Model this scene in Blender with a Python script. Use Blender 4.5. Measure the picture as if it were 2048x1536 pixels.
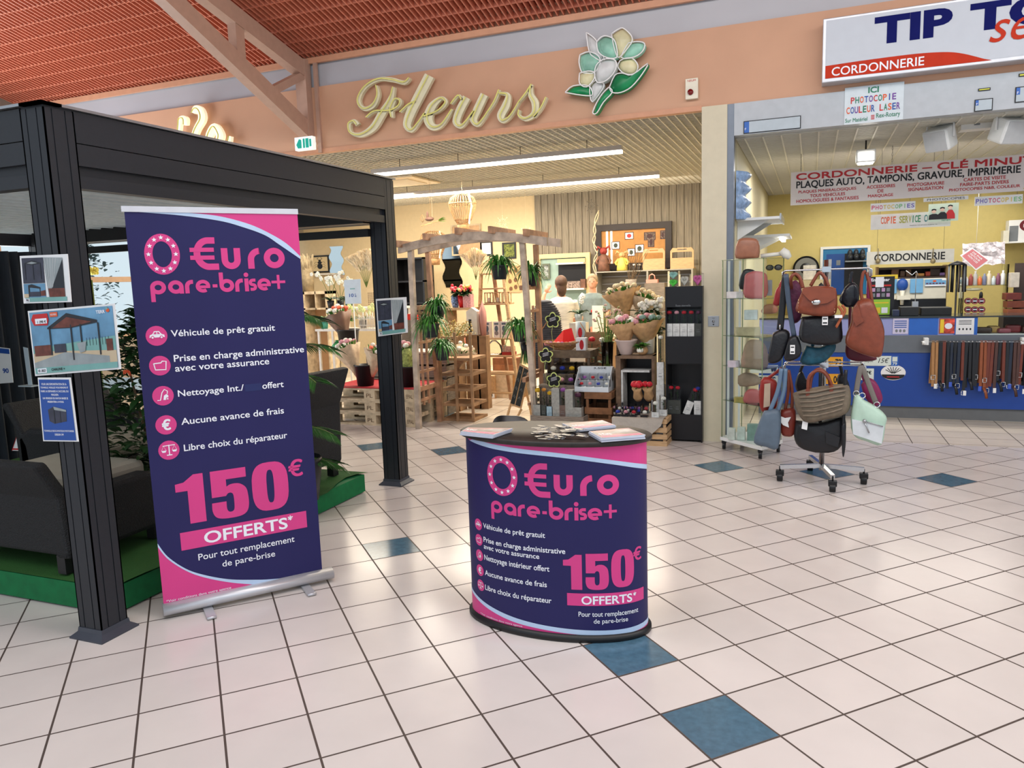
import bpy, bmesh, math, random
from mathutils import Vector, Matrix, noise
random.seed(7)
for o in list(bpy.data.objects): bpy.data.objects.remove(o)
SC = bpy.context.scene
COL = SC.collection
PI = math.pi
R = math.radians
# ------------------------------------------------------------------ camera
CAM_H = 1.62377
YAW, PITCH, ROLL, FPX = R(-21.7872), R(7.818), R(-1.883), 1506.66
_f = Vector((math.sin(YAW)*math.cos(PITCH), math.cos(YAW)*math.cos(PITCH), -math.sin(PITCH)))
_r0 = Vector((math.cos(YAW), -math.sin(YAW), 0)); _u0 = _r0.cross(_f)
_r = _r0*math.cos(ROLL)+_u0*math.sin(ROLL); _u = _u0*math.cos(ROLL)-_r0*math.sin(ROLL)
cd = bpy.data.cameras.new('camera'); cam = bpy.data.objects.new('camera', cd); COL.objects.link(cam)
cd.sensor_fit = 'HORIZONTAL'; cd.sensor_width = 36; cd.lens = 36*FPX/2048; cd.clip_start = .05; cd.clip_end = 200
cam.matrix_world = Matrix(((_r.x,_u.x,-_f.x,0),(_r.y,_u.y,-_f.y,0),(_r.z,_u.z,-_f.z,CAM_H),(0,0,0,1)))
SC.camera = cam
def ray(x, y): return _f+_r*((x-1024)/FPX)-_u*((y-768)/FPX)
def at(x, y, Y): d = ray(x, y); return Vector((0,0,CAM_H))+d*(Y/d.y)          # point of the photo on the plane y = Y
def atz(x, y, z=0.): d = ray(x, y); return Vector((0,0,CAM_H))+d*((z-CAM_H)/d.z)  # on the level z
def wid(x0, x1, py, Y): return (at(x1,py,Y)-at(x0,py,Y)).x
# ------------------------------------------------------------------ world, lights, exposure
SC.view_settings.view_transform = 'Standard'; SC.view_settings.look = 'None'
SC.view_settings.exposure = 0.0; SC.view_settings.gamma = 1; SC.view_settings.use_curve_mapping = False
W = bpy.data.worlds.new('sky'); SC.world = W; W.use_nodes = True
W.node_tree.nodes['Background'].inputs[0].default_value = (.80,.90,1,1)
W.node_tree.nodes['Background'].inputs[1].default_value = .95
def area(name, loc, size, power, color=(1,1,1), rot=(0,0,0)):
    l = bpy.data.lights.new(name, 'AREA'); l.shape = 'RECTANGLE'; l.size, l.size_y = size; l.energy = power; l.color = color
    o = bpy.data.objects.new(name, l); COL.objects.link(o); o.location = loc; o.rotation_euler = rot; return o
area('skylight_and_fill', (-.4,-1.0,5.6), (9,4.5), 205, (.95,.98,1), (R(-12),0,0))
area('skylight_and_fill', (-.6,2.6,5.0), (7.5,1.2), 190, (1,.98,.95), (R(38),0,0))  # fill added below the slats, tilted to brighten the fascia
area('skylight_and_fill', (3.6,4.2,4.6), (3,3), 120, (1,.97,.93), (0,R(12),0))  # added fill from the right, brightens the floor there
area('flower_shop_light_and_fill', (-3.8,9.1,2.98), (3.4,.12), 190, (1,.90,.74))
area('flower_shop_light_and_fill', (-4.0,11.4,3.02), (4.4,.12), 210, (1,.88,.70))
area('flower_shop_light_and_fill', (-7.5,10.4,3.05), (3.2,1.0), 130, (1,.88,.70))
area('flower_shop_light_and_fill', (-5.0,12.2,3.0), (6.5,.3), 44, (1,.88,.70), (R(48),0,0))  # extra fill near the ceiling, added to brighten the back wall
area('cobbler_shop_light', (.9,9.4,2.82), (2.6,.5), 62, (1,.97,.92))
area('cobbler_shop_light', (1.2,12.0,2.82), (3.0,.6), 44, (1,.96,.88))
area('window_daylight', (-9.6,5.5,2.6), (6,2.4), 330, (.9,.96,1), (0,R(-112),0))
# ------------------------------------------------------------------ materials
def lin(c): c /= 255.; return c/12.92 if c <= .04045 else ((c+.055)/1.055)**2.4
_M = {}
def mat(name, rgb, rough=.6, metal=0., var=.03, vs=14., bump=0., bs=60., emit=0., trans=0., ior=1.45, spec=None, wave=None, coat=0.):
    if name in _M: return _M[name]
    m = bpy.data.materials.new(name); m.use_nodes = True; nt = m.node_tree; N = nt.nodes; L = nt.links
    b = N['Principled BSDF']; c = [lin(x) for x in rgb]+[1]
    b.inputs['Base Color'].default_value = c; b.inputs['Roughness'].default_value = rough; b.inputs['Metallic'].default_value = metal
    b.inputs['IOR'].default_value = ior; b.inputs['Transmission Weight'].default_value = trans; b.inputs['Coat Weight'].default_value = coat
    if spec is not None: b.inputs['Specular IOR Level'].default_value = spec
    tc = N.new('ShaderNodeTexCoord')
    if var and not trans:
        n = N.new('ShaderNodeTexNoise'); n.inputs['Scale'].default_value = vs; n.inputs['Detail'].default_value = 4
        L.new(tc.outputs['Object'], n.inputs['Vector'])
        src = n.outputs['Fac']
        if wave:
            mp = N.new('ShaderNodeMapping'); mp.inputs['Scale'].default_value = wave
            L.new(tc.outputs['Object'], mp.inputs['Vector']); L.new(mp.outputs['Vector'], n.inputs['Vector'])
        r = N.new('ShaderNodeMapRange'); r.inputs[1].default_value = .3; r.inputs[2].default_value = .7
        r.inputs[3].default_value = 1-var*2; r.inputs[4].default_value = 1+var
        L.new(src, r.inputs[0])
        x = N.new('ShaderNodeVectorMath'); x.operation = 'SCALE'; x.inputs[0].default_value = c[:3]
        L.new(r.outputs[0], x.inputs['Scale']); L.new(x.outputs[0], b.inputs['Base Color'])
        if emit: L.new(x.outputs[0], b.inputs['Emission Color'])
    if emit:
        b.inputs['Emission Color'].default_value = c; b.inputs['Emission Strength'].default_value = emit
    if bump:
        n2 = N.new('ShaderNodeTexNoise'); n2.inputs['Scale'].default_value = bs; n2.inputs['Detail'].default_value = 3
        L.new(tc.outputs['Object'], n2.inputs['Vector'])
        bp = N.new('ShaderNodeBump'); bp.inputs['Strength'].default_value = bump; bp.inputs['Distance'].default_value = .01
        L.new(n2.outputs['Fac'], bp.inputs['Height']); L.new(bp.outputs[0], b.inputs['Normal'])
    _M[name] = m; return m
def tile_mat(name, rgb, k, ox, oy, ang, grout, gw=.014, rough=.22):
    """square tiles of side k (m), grid offset ox, oy in tiles, grid turned by ang"""
    m = bpy.data.materials.new(name); m.use_nodes = True; nt = m.node_tree; N = nt.nodes; L = nt.links; b = N['Principled BSDF']
    geo = N.new('ShaderNodeNewGeometry'); sep = N.new('ShaderNodeSeparateXYZ'); L.new(geo.outputs['Position'], sep.inputs[0])
    def mth(op, a, c=None, d=None):
        n = N.new('ShaderNodeMath'); n.operation = op
        for i, v in enumerate((a, c, d)):
            if v is None: continue
            if isinstance(v, (int, float)): n.inputs[i].default_value = v
            else: L.new(v, n.inputs[i])
        return n.outputs[0]
    ca, sa = math.cos(ang)/k, math.sin(ang)/k
    X, Y = sep.outputs[0], sep.outputs[1]
    u = mth('ADD', mth('ADD', mth('MULTIPLY', X, ca), mth('MULTIPLY', Y, sa)), ox)
    v = mth('ADD', mth('ADD', mth('MULTIPLY', X, -sa), mth('MULTIPLY', Y, ca)), oy)
    def edge(t):
        f = mth('FRACT', t); return mth('MINIMUM', f, mth('SUBTRACT', 1.0, f))
    e = mth('MINIMUM', edge(u), edge(v)); g = mth('LESS_THAN', e, gw)
    cx = N.new('ShaderNodeCombineXYZ'); L.new(mth('FLOOR', u), cx.inputs[0]); L.new(mth('FLOOR', v), cx.inputs[1])
    wn = N.new('ShaderNodeTexWhiteNoise'); wn.noise_dimensions = '2D'; L.new(cx.outputs[0], wn.inputs['Vector'])
    nz = N.new('ShaderNodeTexNoise'); nz.inputs['Scale'].default_value = 4.5; nz.inputs['Detail'].default_value = 5
    L.new(geo.outputs['Position'], nz.inputs['Vector'])
    val = mth('ADD', mth('MULTIPLY', wn.outputs['Value'], .06), mth('MULTIPLY', nz.outputs['Fac'], .13))
    val = mth('ADD', val, .88)
    sc = N.new('ShaderNodeVectorMath'); sc.operation = 'SCALE'; sc.inputs[0].default_value = [lin(q) for q in rgb]; L.new(val, sc.inputs['Scale'])
    mx = N.new('ShaderNodeMix'); mx.data_type = 'RGBA'; L.new(g, mx.inputs['Factor']); L.new(sc.outputs[0], mx.inputs[6])
    mx.inputs[7].default_value = [lin(q) for q in grout]+[1]; L.new(mx.outputs[2], b.inputs['Base Color'])
    L.new(mth('ADD', mth('MULTIPLY', g, .4), mth('ADD', mth('MULTIPLY', nz.outputs['Fac'], .12), rough-.06)), b.inputs['Roughness'])
    bp = N.new('ShaderNodeBump'); bp.inputs['Strength'].default_value = .35; bp.inputs['Distance'].default_value = .002
    L.new(mth('SUBTRACT', 1.0, g), bp.inputs['Height']); L.new(bp.outputs[0], b.inputs['Normal'])
    b.inputs['Specular IOR Level'].default_value = .5
    return m
# ------------------------------------------------------------------ mesh builder
class MB:
    def __init__(s): s.v = []; s.f = []; s.m = []; s.s = []
    def add(s, vs, fs, mi=0, sm=False):
        o = len(s.v); s.v += [Vector(p) for p in vs]
        for f in fs: s.f.append([i+o for i in f]); s.m.append(mi); s.s.append(sm)
        return s
    def box(s, a, b, mi=0):
        x0,y0,z0 = a; x1,y1,z1 = b
        return s.add([(x0,y0,z0),(x1,y0,z0),(x1,y1,z0),(x0,y1,z0),(x0,y0,z1),(x1,y0,z1),(x1,y1,z1),(x0,y1,z1)],
                     [(0,3,2,1),(4,5,6,7),(0,1,5,4),(1,2,6,5),(2,3,7,6),(3,0,4,7)], mi)
    def cbox(s, c, d, mi=0, rot=None):
        h = Vector(d)/2; vs = [Vector((sx*h.x,sy*h.y,sz*h.z)) for sz in (-1,1) for sx,sy in ((-1,-1),(1,-1),(1,1),(-1,1))]
        if rot is not None: vs = [rot @ p for p in vs]
        return s.add([p+Vector(c) for p in vs], [(0,3,2,1),(4,5,6,7),(0,1,5,4),(1,2,6,5),(2,3,7,6),(3,0,4,7)], mi)
    def beam(s, p, q, w, h, mi=0, up=(0,0,1)):
        p, q = Vector(p), Vector(q); d = (q-p).normalized(); up = Vector(up)
        sx = d.cross(up)
        if sx.length < 1e-3: sx = d.cross(Vector((0,1,0)))
        sx.normalize(); uy = sx.cross(d); vs = []
        for c in (p, q):
            for a, b in ((-1,-1),(1,-1),(1,1),(-1,1)): vs.append(c+sx*a*w/2+uy*b*h/2)
        return s.add(vs, [(0,3,2,1),(4,5,6,7),(0,1,5,4),(1,2,6,5),(2,3,7,6),(3,0,4,7)], mi)
    def tube(s, pts, r, n=6, mi=0, cap=True, flat=None):
        pts = [Vector(p) for p in pts]; k = len(pts); rs = r if isinstance(r, (list, tuple)) else [r]*k; vs = []; prev = None
        for i, p in enumerate(pts):
            d = (pts[min(i+1,k-1)]-pts[max(i-1,0)])
            if d.length < 1e-9: d = Vector((0,0,1))
            d.normalize()
            if prev is None: prev = d.orthogonal() if flat is None else Vector(flat)
            a = prev-d*prev.dot(d)
            if a.length < 1e-6: a = d.orthogonal()
            a.normalize(); prev = a; b = d.cross(a)
            for j in range(n):
                t = 2*PI*j/n; vs.append(p+(a*math.cos(t)+b*math.sin(t)*(1 if flat is None else .25))*rs[i])
        fs = [(i*n+j, i*n+(j+1)%n, (i+1)*n+(j+1)%n, (i+1)*n+j) for i in range(k-1) for j in range(n)]
        if cap: fs += [tuple(range(n))[::-1], tuple(range((k-1)*n, k*n))]
        return s.add(vs, fs, mi, True)
    def cyl(s, p, q, r, r2=None, n=16, mi=0): return s.tube([p,q], [r, r if r2 is None else r2], n, mi)
    def lathe(s, prof, c=(0,0,0), n=20, mi=0, sx=1., sy=1.):
        c = Vector(c); vs = []; k = len(prof)
        for r, z in prof:
            for j in range(n): t = 2*PI*j/n; vs.append(c+Vector((r*sx*math.cos(t), r*sy*math.sin(t), z)))
        fs = [(i*n+j, i*n+(j+1)%n, (i+1)*n+(j+1)%n, (i+1)*n+j) for i in range(k-1) for j in range(n)]
        if prof[0][0] > 1e-4: fs.append(tuple(range(n))[::-1])
        if prof[-1][0] > 1e-4: fs.append(tuple(range((k-1)*n, k*n)))
        return s.add(vs, fs, mi, True)
    def ell(s, c, r, mi=0, n=8, m=6, rot=None):
        if isinstance(r, (int, float)): r = (r,r,r)
        c = Vector(c); vs = []
        for i in range(m+1):
            a = PI*i/m-PI/2
            for j in range(n):
                t = 2*PI*j/n; p = Vector((r[0]*math.cos(a)*math.cos(t), r[1]*math.cos(a)*math.sin(t), r[2]*math.sin(a)))
                vs.append(c+(rot @ p if rot is not None else p))
        return s.add(vs, [(i*n+j, i*n+(j+1)%n, (i+1)*n+(j+1)%n, (i+1)*n+j) for i in range(m) for j in range(n)], mi, True)
    def prism(s, poly, F, t, mi=0, mside=None):
        """poly in the plane F(u, v, depth); t = thickness"""
        n = len(poly); mside = mi if mside is None else mside
        o = len(s.v); s.v += [F(u, v, t) for u, v in poly]+[F(u, v, 0) for u, v in poly]
        s.f.append(list(range(o, o+n))); s.m.append(mi); s.s.append(False)
        s.f.append(list(range(o+n, o+2*n))[::-1]); s.m.append(mside); s.s.append(False)
        for i in range(n):
            j = (i+1) % n; s.f.append([o+i, o+n+i, o+n+j, o+j]); s.m.append(mside); s.s.append(False)
        return s
    def blade(s, pts, ws, side, mi=0, fold=0.):
        """leaf strip along pts with widths ws"""
        side = Vector(side).normalized(); vs = []
        for p, w in zip(pts, ws):
            p = Vector(p); vs += [p-side*w/2+Vector((0,0,fold*w)), p, p+side*w/2+Vector((0,0,fold*w))]
        fs = []
        for i in range(len(pts)-1):
            a = i*3; fs += [(a,a+1,a+4,a+3),(a+1,a+2,a+5,a+4)]
        return s.add(vs, fs, mi, True)
    def xf(s, M):
        s.v = [M @ p for p in s.v]; return s
    def build(s, name, mats, parent=None, local=False, bevel=0.):
        if not isinstance(mats, (list, tuple)): mats = [mats]
        vs = s.v
        if parent is not None:
            if not local:
                wm = parent.matrix_basis.copy(); q = parent.parent
                while q is not None: wm = q.matrix_basis @ wm; q = q.parent
                inv = wm.inverted(); vs = [inv @ p for p in vs]
            org = Vector((0,0,0))
        else:
            lo = Vector([min(p[i] for p in vs) for i in range(3)]); hi = Vector([max(p[i] for p in vs) for i in range(3)])
            org = Vector(((lo.x+hi.x)/2,(lo.y+hi.y)/2,lo.z)); vs = [p-org for p in vs]
        me = bpy.data.meshes.new(name); me.from_pydata([tuple(p) for p in vs], [], s.f)
        for m in mats: me.materials.append(m)
        me.polygons.foreach_set('material_index', s.m); me.polygons.foreach_set('use_smooth', s.s); me.update()
        o = bpy.data.objects.new(name, me); COL.objects.link(o); o.location = org
        if parent is not None: o.parent = parent
        if bevel:
            b = o.modifiers.new('bevel','BEVEL'); b.width = bevel; b.segments = 2; b.limit_method = 'ANGLE'; b.angle_limit = R(40)
        return o
def tag(o, label=None, cat=None, group=None, kind=None):
    if label: o['label'] = label
    if cat: o['category'] = cat
    if group: o['group'] = group
    if kind: o['kind'] = kind
    return o
def thing(name, label, cat, loc=(0,0,0), rz=0., group=None):
    o = bpy.data.objects.new(name, None); COL.objects.link(o); o.empty_display_size = .1
    o.location = loc; o.rotation_euler = (0,0,rz); o.matrix_basis = Matrix.Translation(Vector(loc)) @ Matrix.Rotation(rz, 4, 'Z')
    return tag(o, label, cat, group)
def struct(o): o['kind'] = 'structure'; return o
def solo(mb, name, mats, label, cat, group=None, kind=None, bevel=0.): return tag(mb.build(name, mats, bevel=bevel), label, cat, group, kind)
def copy_tree(o, parent=None):
    c = o.copy(); COL.objects.link(c)
    if parent is not None: c.parent = parent
    for ch in list(o.children): copy_tree(ch, c)
    return c
# ------------------------------------------------------------------ writing
_T = {}
def glyphs(s, bold=.0, shear=0.):
    k = (s, bold, shear)
    if k in _T: return _T[k]
    cu = bpy.data.curves.new('t', 'FONT'); cu.body = s; cu.size = 1; cu.offset = bold; cu.shear = shear; cu.resolution_u = 4; cu.space_line = 1.05
    ob = bpy.data.objects.new('t', cu); me = bpy.data.meshes.new_from_object(ob)
    vs = [(v.co.x, v.co.y) for v in me.vertices]; fs = [tuple(p.vertices) for p in me.polygons]
    bpy.data.objects.remove(ob); bpy.data.curves.remove(cu); bpy.data.meshes.remove(me)
    if not vs: vs = [(0,0),(1,0),(1,1)]; fs = [(0,1,2)]
    x0 = min(v[0] for v in vs); x1 = max(v[0] for v in vs); y0 = min(v[1] for v in vs); y1 = max(v[1] for v in vs)
    vs = [((x-x0)/max(x1-x0,1e-6), (y-y0)/max(y1-y0,1e-6)) for x, y in vs]; _T[k] = (vs, fs, (x1-x0)/max(y1-y0,1e-6)); return _T[k]
_J = [0]
def emit(mb, vs, fs, F, layer, mi, cut=None):
    _J[0] = (_J[0]+1) % 40; layer = layer+_J[0]*1.2e-5
    if cut:
        bm = bmesh.new(); bv = [bm.verts.new((x, y, 0)) for x, y in vs]
        for f in fs:
            try: bm.faces.new([bv[i] for i in f])
            except ValueError: pass
        x0 = min(v[0] for v in vs); x1 = max(v[0] for v in vs); c = math.floor(x0/cut)*cut+cut
        while c < x1:
            bmesh.ops.bisect_plane(bm, geom=bm.verts[:]+bm.edges[:]+bm.faces[:], plane_co=(c,0,0), plane_no=(1,0,0)); c += cut
        bm.verts.index_update(); vs = [(v.co.x, v.co.y) for v in bm.verts]; fs = [[v.index for v in f.verts] for f in bm.faces]; bm.free()
    mb.add([F(x, y, layer) for x, y in vs], fs, mi)
def write(mb, s, box, F, layer, mi, bold=0., cut=None, shear=0., keep=False):
    """write s filling box = (u0, v0, u1, v1)"""
    heavy = bold if any(c in s for c in 'MWmw€') else 0.; vs, fs, asp = glyphs(s, 0. if heavy else bold, shear); u0, v0, u1, v1 = box
    if keep: u1 = u0+(v1-v0)*asp
    for k, (dx, dy) in enumerate(((0,0),(1,1),(-1,1),(1,-1),(-1,-1)) if heavy else ((0,0),)):
        b_ = heavy*(v1-v0)*1.1; emit(mb, [(u0+x*(u1-u0)+dx*b_, v0+y*(v1-v0)+dy*b_) for x, y in vs], fs, F, layer+k*2.5e-5, mi, cut)
def poly(mb, pts, F, layer, mi, cut=None): emit(mb, pts, [tuple(range(len(pts)))], F, layer, mi, cut)
def rect(mb, u0, v0, u1, v1, F, layer, mi, cut=None): poly(mb, [(u0,v0),(u1,v0),(u1,v1),(u0,v1)], F, layer, mi, cut)
def oval(mb, cu, cv, a, b, F, layer, mi, n=28, cut=None, inner=None):
    if inner:
        vs = [(cu+a*math.cos(2*PI*i/n), cv+b*math.sin(2*PI*i/n)) for i in range(n)]+[(cu+inner[0]*math.cos(2*PI*i/n), cv+inner[1]*math.sin(2*PI*i/n)) for i in range(n)]
        emit(mb, vs, [(i, (i+1)%n, n+(i+1)%n, n+i) for i in range(n)], F, layer, mi, cut)
    else: poly(mb, [(cu+a*math.cos(2*PI*i/n), cv+b*math.sin(2*PI*i/n)) for i in range(n)], F, layer, mi, cut)
def stroke(mb, pts, w, F, layer, mi, cut=None, smooth=True):
    """band of width w (number or list) along 2-D pts"""
    n = len(pts); ws = w if isinstance(w, (list, tuple)) else [w]*n; L_, R_ = [], []
    for i, (x, y) in enumerate(pts):
        ax, ay = pts[max(i-1,0)]; bx, by = pts[min(i+1,n-1)]; d = math.hypot(bx-ax, by-ay) or 1; nx, ny = -(by-ay)/d, (bx-ax)/d
        L_.append((x+nx*ws[i]/2, y+ny*ws[i]/2)); R_.append((x-nx*ws[i]/2, y-ny*ws[i]/2))
    emit(mb, L_+R_, [(i, i+1, n+i+1, n+i) for i in range(n-1)], F, layer, mi, cut)
def spl(pts, k=6):
    """Catmull-Rom through 2-D or 3-D pts"""
    out = []; P = [Vector(p) for p in pts]; n = len(P)
    for i in range(n-1):
        a, b, c, d = P[max(i-1,0)], P[i], P[i+1], P[min(i+2,n-1)]
        for j in range(k):
            t = j/k; out.append(.5*((2*b)+(c-a)*t+(2*a-5*b+4*c-d)*t*t+(3*b-a-3*c+d)*t**3))
    out.append(P[-1]); return out
def plane(o, u, v, n=None):
    o, u, v = Vector(o), Vector(u).normalized(), Vector(v).normalized(); n = u.cross(v).normalized() if n is None else Vector(n).normalized()
    return lambda a, b, e=0.: o+u*a+v*b+n*e
def wallF(Y, z0=0., x0=0.): return plane((x0,Y,z0), (1,0,0), (0,0,1), (0,-1,0))     # faces the camera side
def pxF(Y): return lambda a, b, e=0.: at(a, b, Y)+Vector((0,-e,0))                   # reads a sign's outline on its own plane y = Y
# ------------------------------------------------------------------ common materials
TAN = mat('salmon_paint', (202,156,126), .55, var=.02, vs=3)
TAND = mat('salmon_beam_paint', (180,146,128), .5, var=.03)
CREAM = mat('cream_paint', (208,199,174), .6, var=.02)
WHITE = mat('white_paint', (225,226,224), .45, var=.02)
BLACK = mat('black_plastic', (20,20,22), .4, var=.05)
DARK = mat('anthracite_aluminium', (35,38,44), .42, var=.04, vs=40, bump=.05, bs=300)
CHROME = mat('chrome', (205,208,212), .18, 1., var=.02)
STEEL = mat('brushed_steel', (170,172,175), .35, .9, var=.03)
def pane_mat(name, tint, gloss):
    m = bpy.data.materials.new(name); m.use_nodes = True; N = m.node_tree.nodes; L = m.node_tree.links; N.remove(N['Principled BSDF'])
    t = N.new('ShaderNodeBsdfTransparent'); t.inputs[0].default_value = list(tint)+[1]; g = N.new('ShaderNodeBsdfGlossy'); g.inputs['Roughness'].default_value = .03
    fr = N.new('ShaderNodeLayerWeight'); fr.inputs['Blend'].default_value = gloss; mx = N.new('ShaderNodeMixShader'); L.new(fr.outputs['Fresnel'], mx.inputs[0]); L.new(t.outputs[0], mx.inputs[1]); L.new(g.outputs[0], mx.inputs[2]); L.new(mx.outputs[0], N['Material Output'].inputs[0]); return m
GLASS = pane_mat('clear_glass', (.95,.98,.97), .10)
PAPER = mat('white_paper', (232,232,232), .6, var=.01)
NAVY = mat('navy_print', (38,36,86), .5, var=.03, vs=3, spec=.3)
PINK = mat('pink_print', (214,62,134), .38, var=.03, vs=3)
PWHITE = mat('white_print', (236,238,246), .4, var=.01)
PBLUE = mat('pale_blue_print', (186,208,236), .4, var=.02)
RED = mat('red_print', (196,38,40), .45, var=.03)
GREEN = mat('green_print', (30,120,90), .45, var=.03)
BLUE = mat('blue_print', (38,80,160), .45, var=.03)
INK = mat('black_ink', (22,22,26), .5, var=.02)
ORANGE = mat('orange_print', (220,90,40), .5, var=.03)
YELLOW = mat('yellow_print', (235,200,50), .5, var=.03)
GREY = mat('grey_print', (120,125,130), .5, var=.04)
SKYB = mat('sky_blue_print', (104,152,186), .4, var=.15, vs=9)
TEALG = mat('sea_green_print', (120,170,165), .4, var=.05)
SLATE = mat('slate_print', (56,58,74), .4, var=.2, vs=20)
BROWNP = mat('red_brown_print', (110,60,50), .5, var=.2, vs=30)
# ================================================================== SETTING
FY = 7.446                      # shop front line
T45 = R(45)
fl = MB(); fl.add([(-17,-6,0),(9,-6,0),(9,7.75,0),(-17,7.75,0)], [(0,1,2,3)])
for (u, v) in ((0,0),(0,-2),(-2,-8),(12,-6),(10,-8),(8,-10),(2,-16),(0,-18),(14,-4)):
    ps = []
    for a, b in ((.014,.014),(.986,.014),(.986,.986),(.014,.986)):
        U, V = (u+a+5.0136)*.3, (-(v+b)+7.3514)*.3
        ps.append((U*math.cos(T45)-V*math.sin(T45), U*math.sin(T45)+V*math.cos(T45), .0007))
    fl.add(ps, [(0,3,2,1)], 1)
ft = tile_mat('cream_floor_tile', (210,201,196), .3, -5.0136+50, -7.3514+50, T45, (74,62,56))
BT = mat('blue_floor_tile', (74,106,126), .16, var=.10, vs=30)
struct(fl.build('floor', [ft, BT]))
fi = MB(); fi.add([(-17,7.75,0),(9,7.75,0),(9,14,0),(-17,14,0)], [(0,1,2,3)])
b5 = atz(905,832); bx, by = math.floor(b5.x/.3)*.3, math.floor(b5.y/.3)*.3
fi.add([(bx+.004,by+.004,.0007),(bx+.296,by+.004,.0007),(bx+.296,by+.296,.0007),(bx+.004,by+.296,.0007)], [(0,1,2,3)], 1)
struct(fi.build('floor', [tile_mat('shop_floor_tile', (216,204,188), .3, 50, 50, 0, (80,70,62)), BT]))
# fascia and band over the shops
w = MB(); w.box((-10,FY,3.16),(5,FY+.22,3.85)); w.box((-10,FY+.001,4.14),(5,FY+.22,4.9)); struct(w.build('wall_front', TAN))
w = MB(); w.box((-10,FY+.03,3.85),(-1.35,FY+.2,4.14))
w.box((-1.35,FY+.03,3.85),(5,FY+.2,4.14)); struct(w.build('wall_band', mat('grey_band_paint', (176,176,182), .35, var=.02, vs=2)))
t = MB(); t.box((-10,FY-.03,4.10),(5,FY+.01,4.16)); struct(t.build('trim_1', mat('salmon_trim', (205,150,118), .5)))
t = MB(); t.box((-10,FY-.012,3.13),(-.985,FY+.02,3.175)); struct(t.build('trim_2', mat('salmon_trim', (205,150,118), .5)))
t = MB(); t.box((-5.235,FY-.03,3.13),(-5.19,FY,4.1)); struct(t.build('trim_3', TAND))
# ceiling of the mall: open slats on a slope
RS = .245
def rz(y): return 4.16+RS*(FY-y)
c = MB(); a_, b_ = FY, -.2
c.add([(-16,a_,rz(a_)+.14),(5,a_,rz(a_)+.14),(5,b_,rz(b_)+.14),(-16,b_,rz(b_)+.14)], [(0,1,2,3)], 1)
x = -16.
while x < 5:
    c.beam((x,a_,rz(a_)+.03),(x,b_,rz(b_)+.03), .012, .06); x += .062
y = a_-.1
while y > b_:
    c.box((-16,y-.008,rz(y)+.006),(5,y+.008,rz(y)+.05)); y -= .215
struct(c.build('ceiling', [mat('terracotta_slat', (208,126,100), .45, var=.03), mat('terracotta_backing', (156,70,50), .8)]))
# truss at x = -5.3
t = MB(); X = -5.36
def tb(p, q, h, w=.11): t.beam((X,p[0],p[1]),(X,q[0],q[1]), w, h)
t.box((X-.07,FY-.10,3.30),(X+.07,FY,4.14))
tb((FY,4.02),(2.4,4.02+RS*5.046), .17, .12)
tb((FY-.02,3.36),(3.0,3.36+.437*4.43), .17, .12)
tb((6.35,3.80),(6.35,4.22), .12, .10)
tb((7.36,3.97),(6.80,3.68), .08, .10)
tb((4.9,4.38),(4.9,4.60), .12, .10)
tag(t.build('roof_truss', TAND), 'salmon painted triangulated roof truss above the fascia, left of the script sign', 'beam')
t = MB(); t.tube([(-14,3.2,rz(3.2)-.03),(-9.5,2.75,rz(2.75)-.03),(-5.9,2.3,rz(2.3)-.03)], .012, 6)
struct(t.build('trim_4', BLACK))
# pillar between the shops and shop walls
p = MB(); p.box((-.984,FY-.02,0),(-.755,FY+.35,3.16)); struct(p.build('wall_pillar', CREAM))
p = MB(); p.box((-.755,FY-.005,0),(-.695,FY+.12,3.16)); struct(p.build('trim_5', mat('grey_blue_steel', (118,126,138), .4, .3)))
w = MB(); w.box((-.984,FY+.35,0),(-.70,13.4,3.25)); struct(w.build('wall_partition', mat('partition_cream', (222,212,178), .6, var=.02)))
w = MB(); w.box((-10.15,13.45,0),(-.98,13.6,3.3)); struct(w.build('wall_back', mat('back_wall_beige', (212,190,150), .6, var=.02)))
w = MB(); x = at(1068,389,13.4).x
k = 0
while x < -1.0:
    w.box((x+.004,13.40+(.004 if k%2 else 0),1.1),(min(x+.125,-.99),13.44,3.2)); x += .13; k += 1
struct(w.build('trim_6', mat('grey_wood_panel', (132,122,106), .6, var=.22, vs=3, wave=(30,30,1.2))))
w = MB(); w.box((-.7,13.3,0),(9,13.45,3.0)); struct(w.build('wall_back_cobbler', mat('yellow_paint', (206,188,120), .6, var=.02)))
w = MB(); w.box((6.5,FY,0),(6.6,13.4,3.3)); struct(w.build('wall_right', mat('yellow_paint', (214,198,122), .6)))
# egg-crate ceilings of both shops
def grid_ceiling(x0, x1, y0, y1, z, sx, sy, m1, m2, wd=.012):
    c = MB(); c.box((x0,y0,z+.10),(x1,y1,z+.12), 1); x = x0+sx/2
    while x < x1: c.box((x-wd/2,y0,z),(x+wd/2,y1,z+.045)); x += sx
    y = y0+sy/2
    while y < y1: c.box((x0,y-wd/2,z+.004),(x1,y+wd/2,z+.045)); y += sy
    return struct(c.build('ceiling', [m1, m2]))
GC = mat('cream_grid', (206,200,184), .5); GB = mat('grid_backing', (92,86,76), .8)
grid_ceiling(-9.9, -.99, FY+.22, 13.45, 3.16, .085, .085, GC, GB)
grid_ceiling(-.69, 6.5, FY+.12, 13.3, 2.86, .16, .05, mat('white_grid', (214,210,196), .5), mat('white_grid_backing', (150,146,132), .8), .014)
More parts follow.
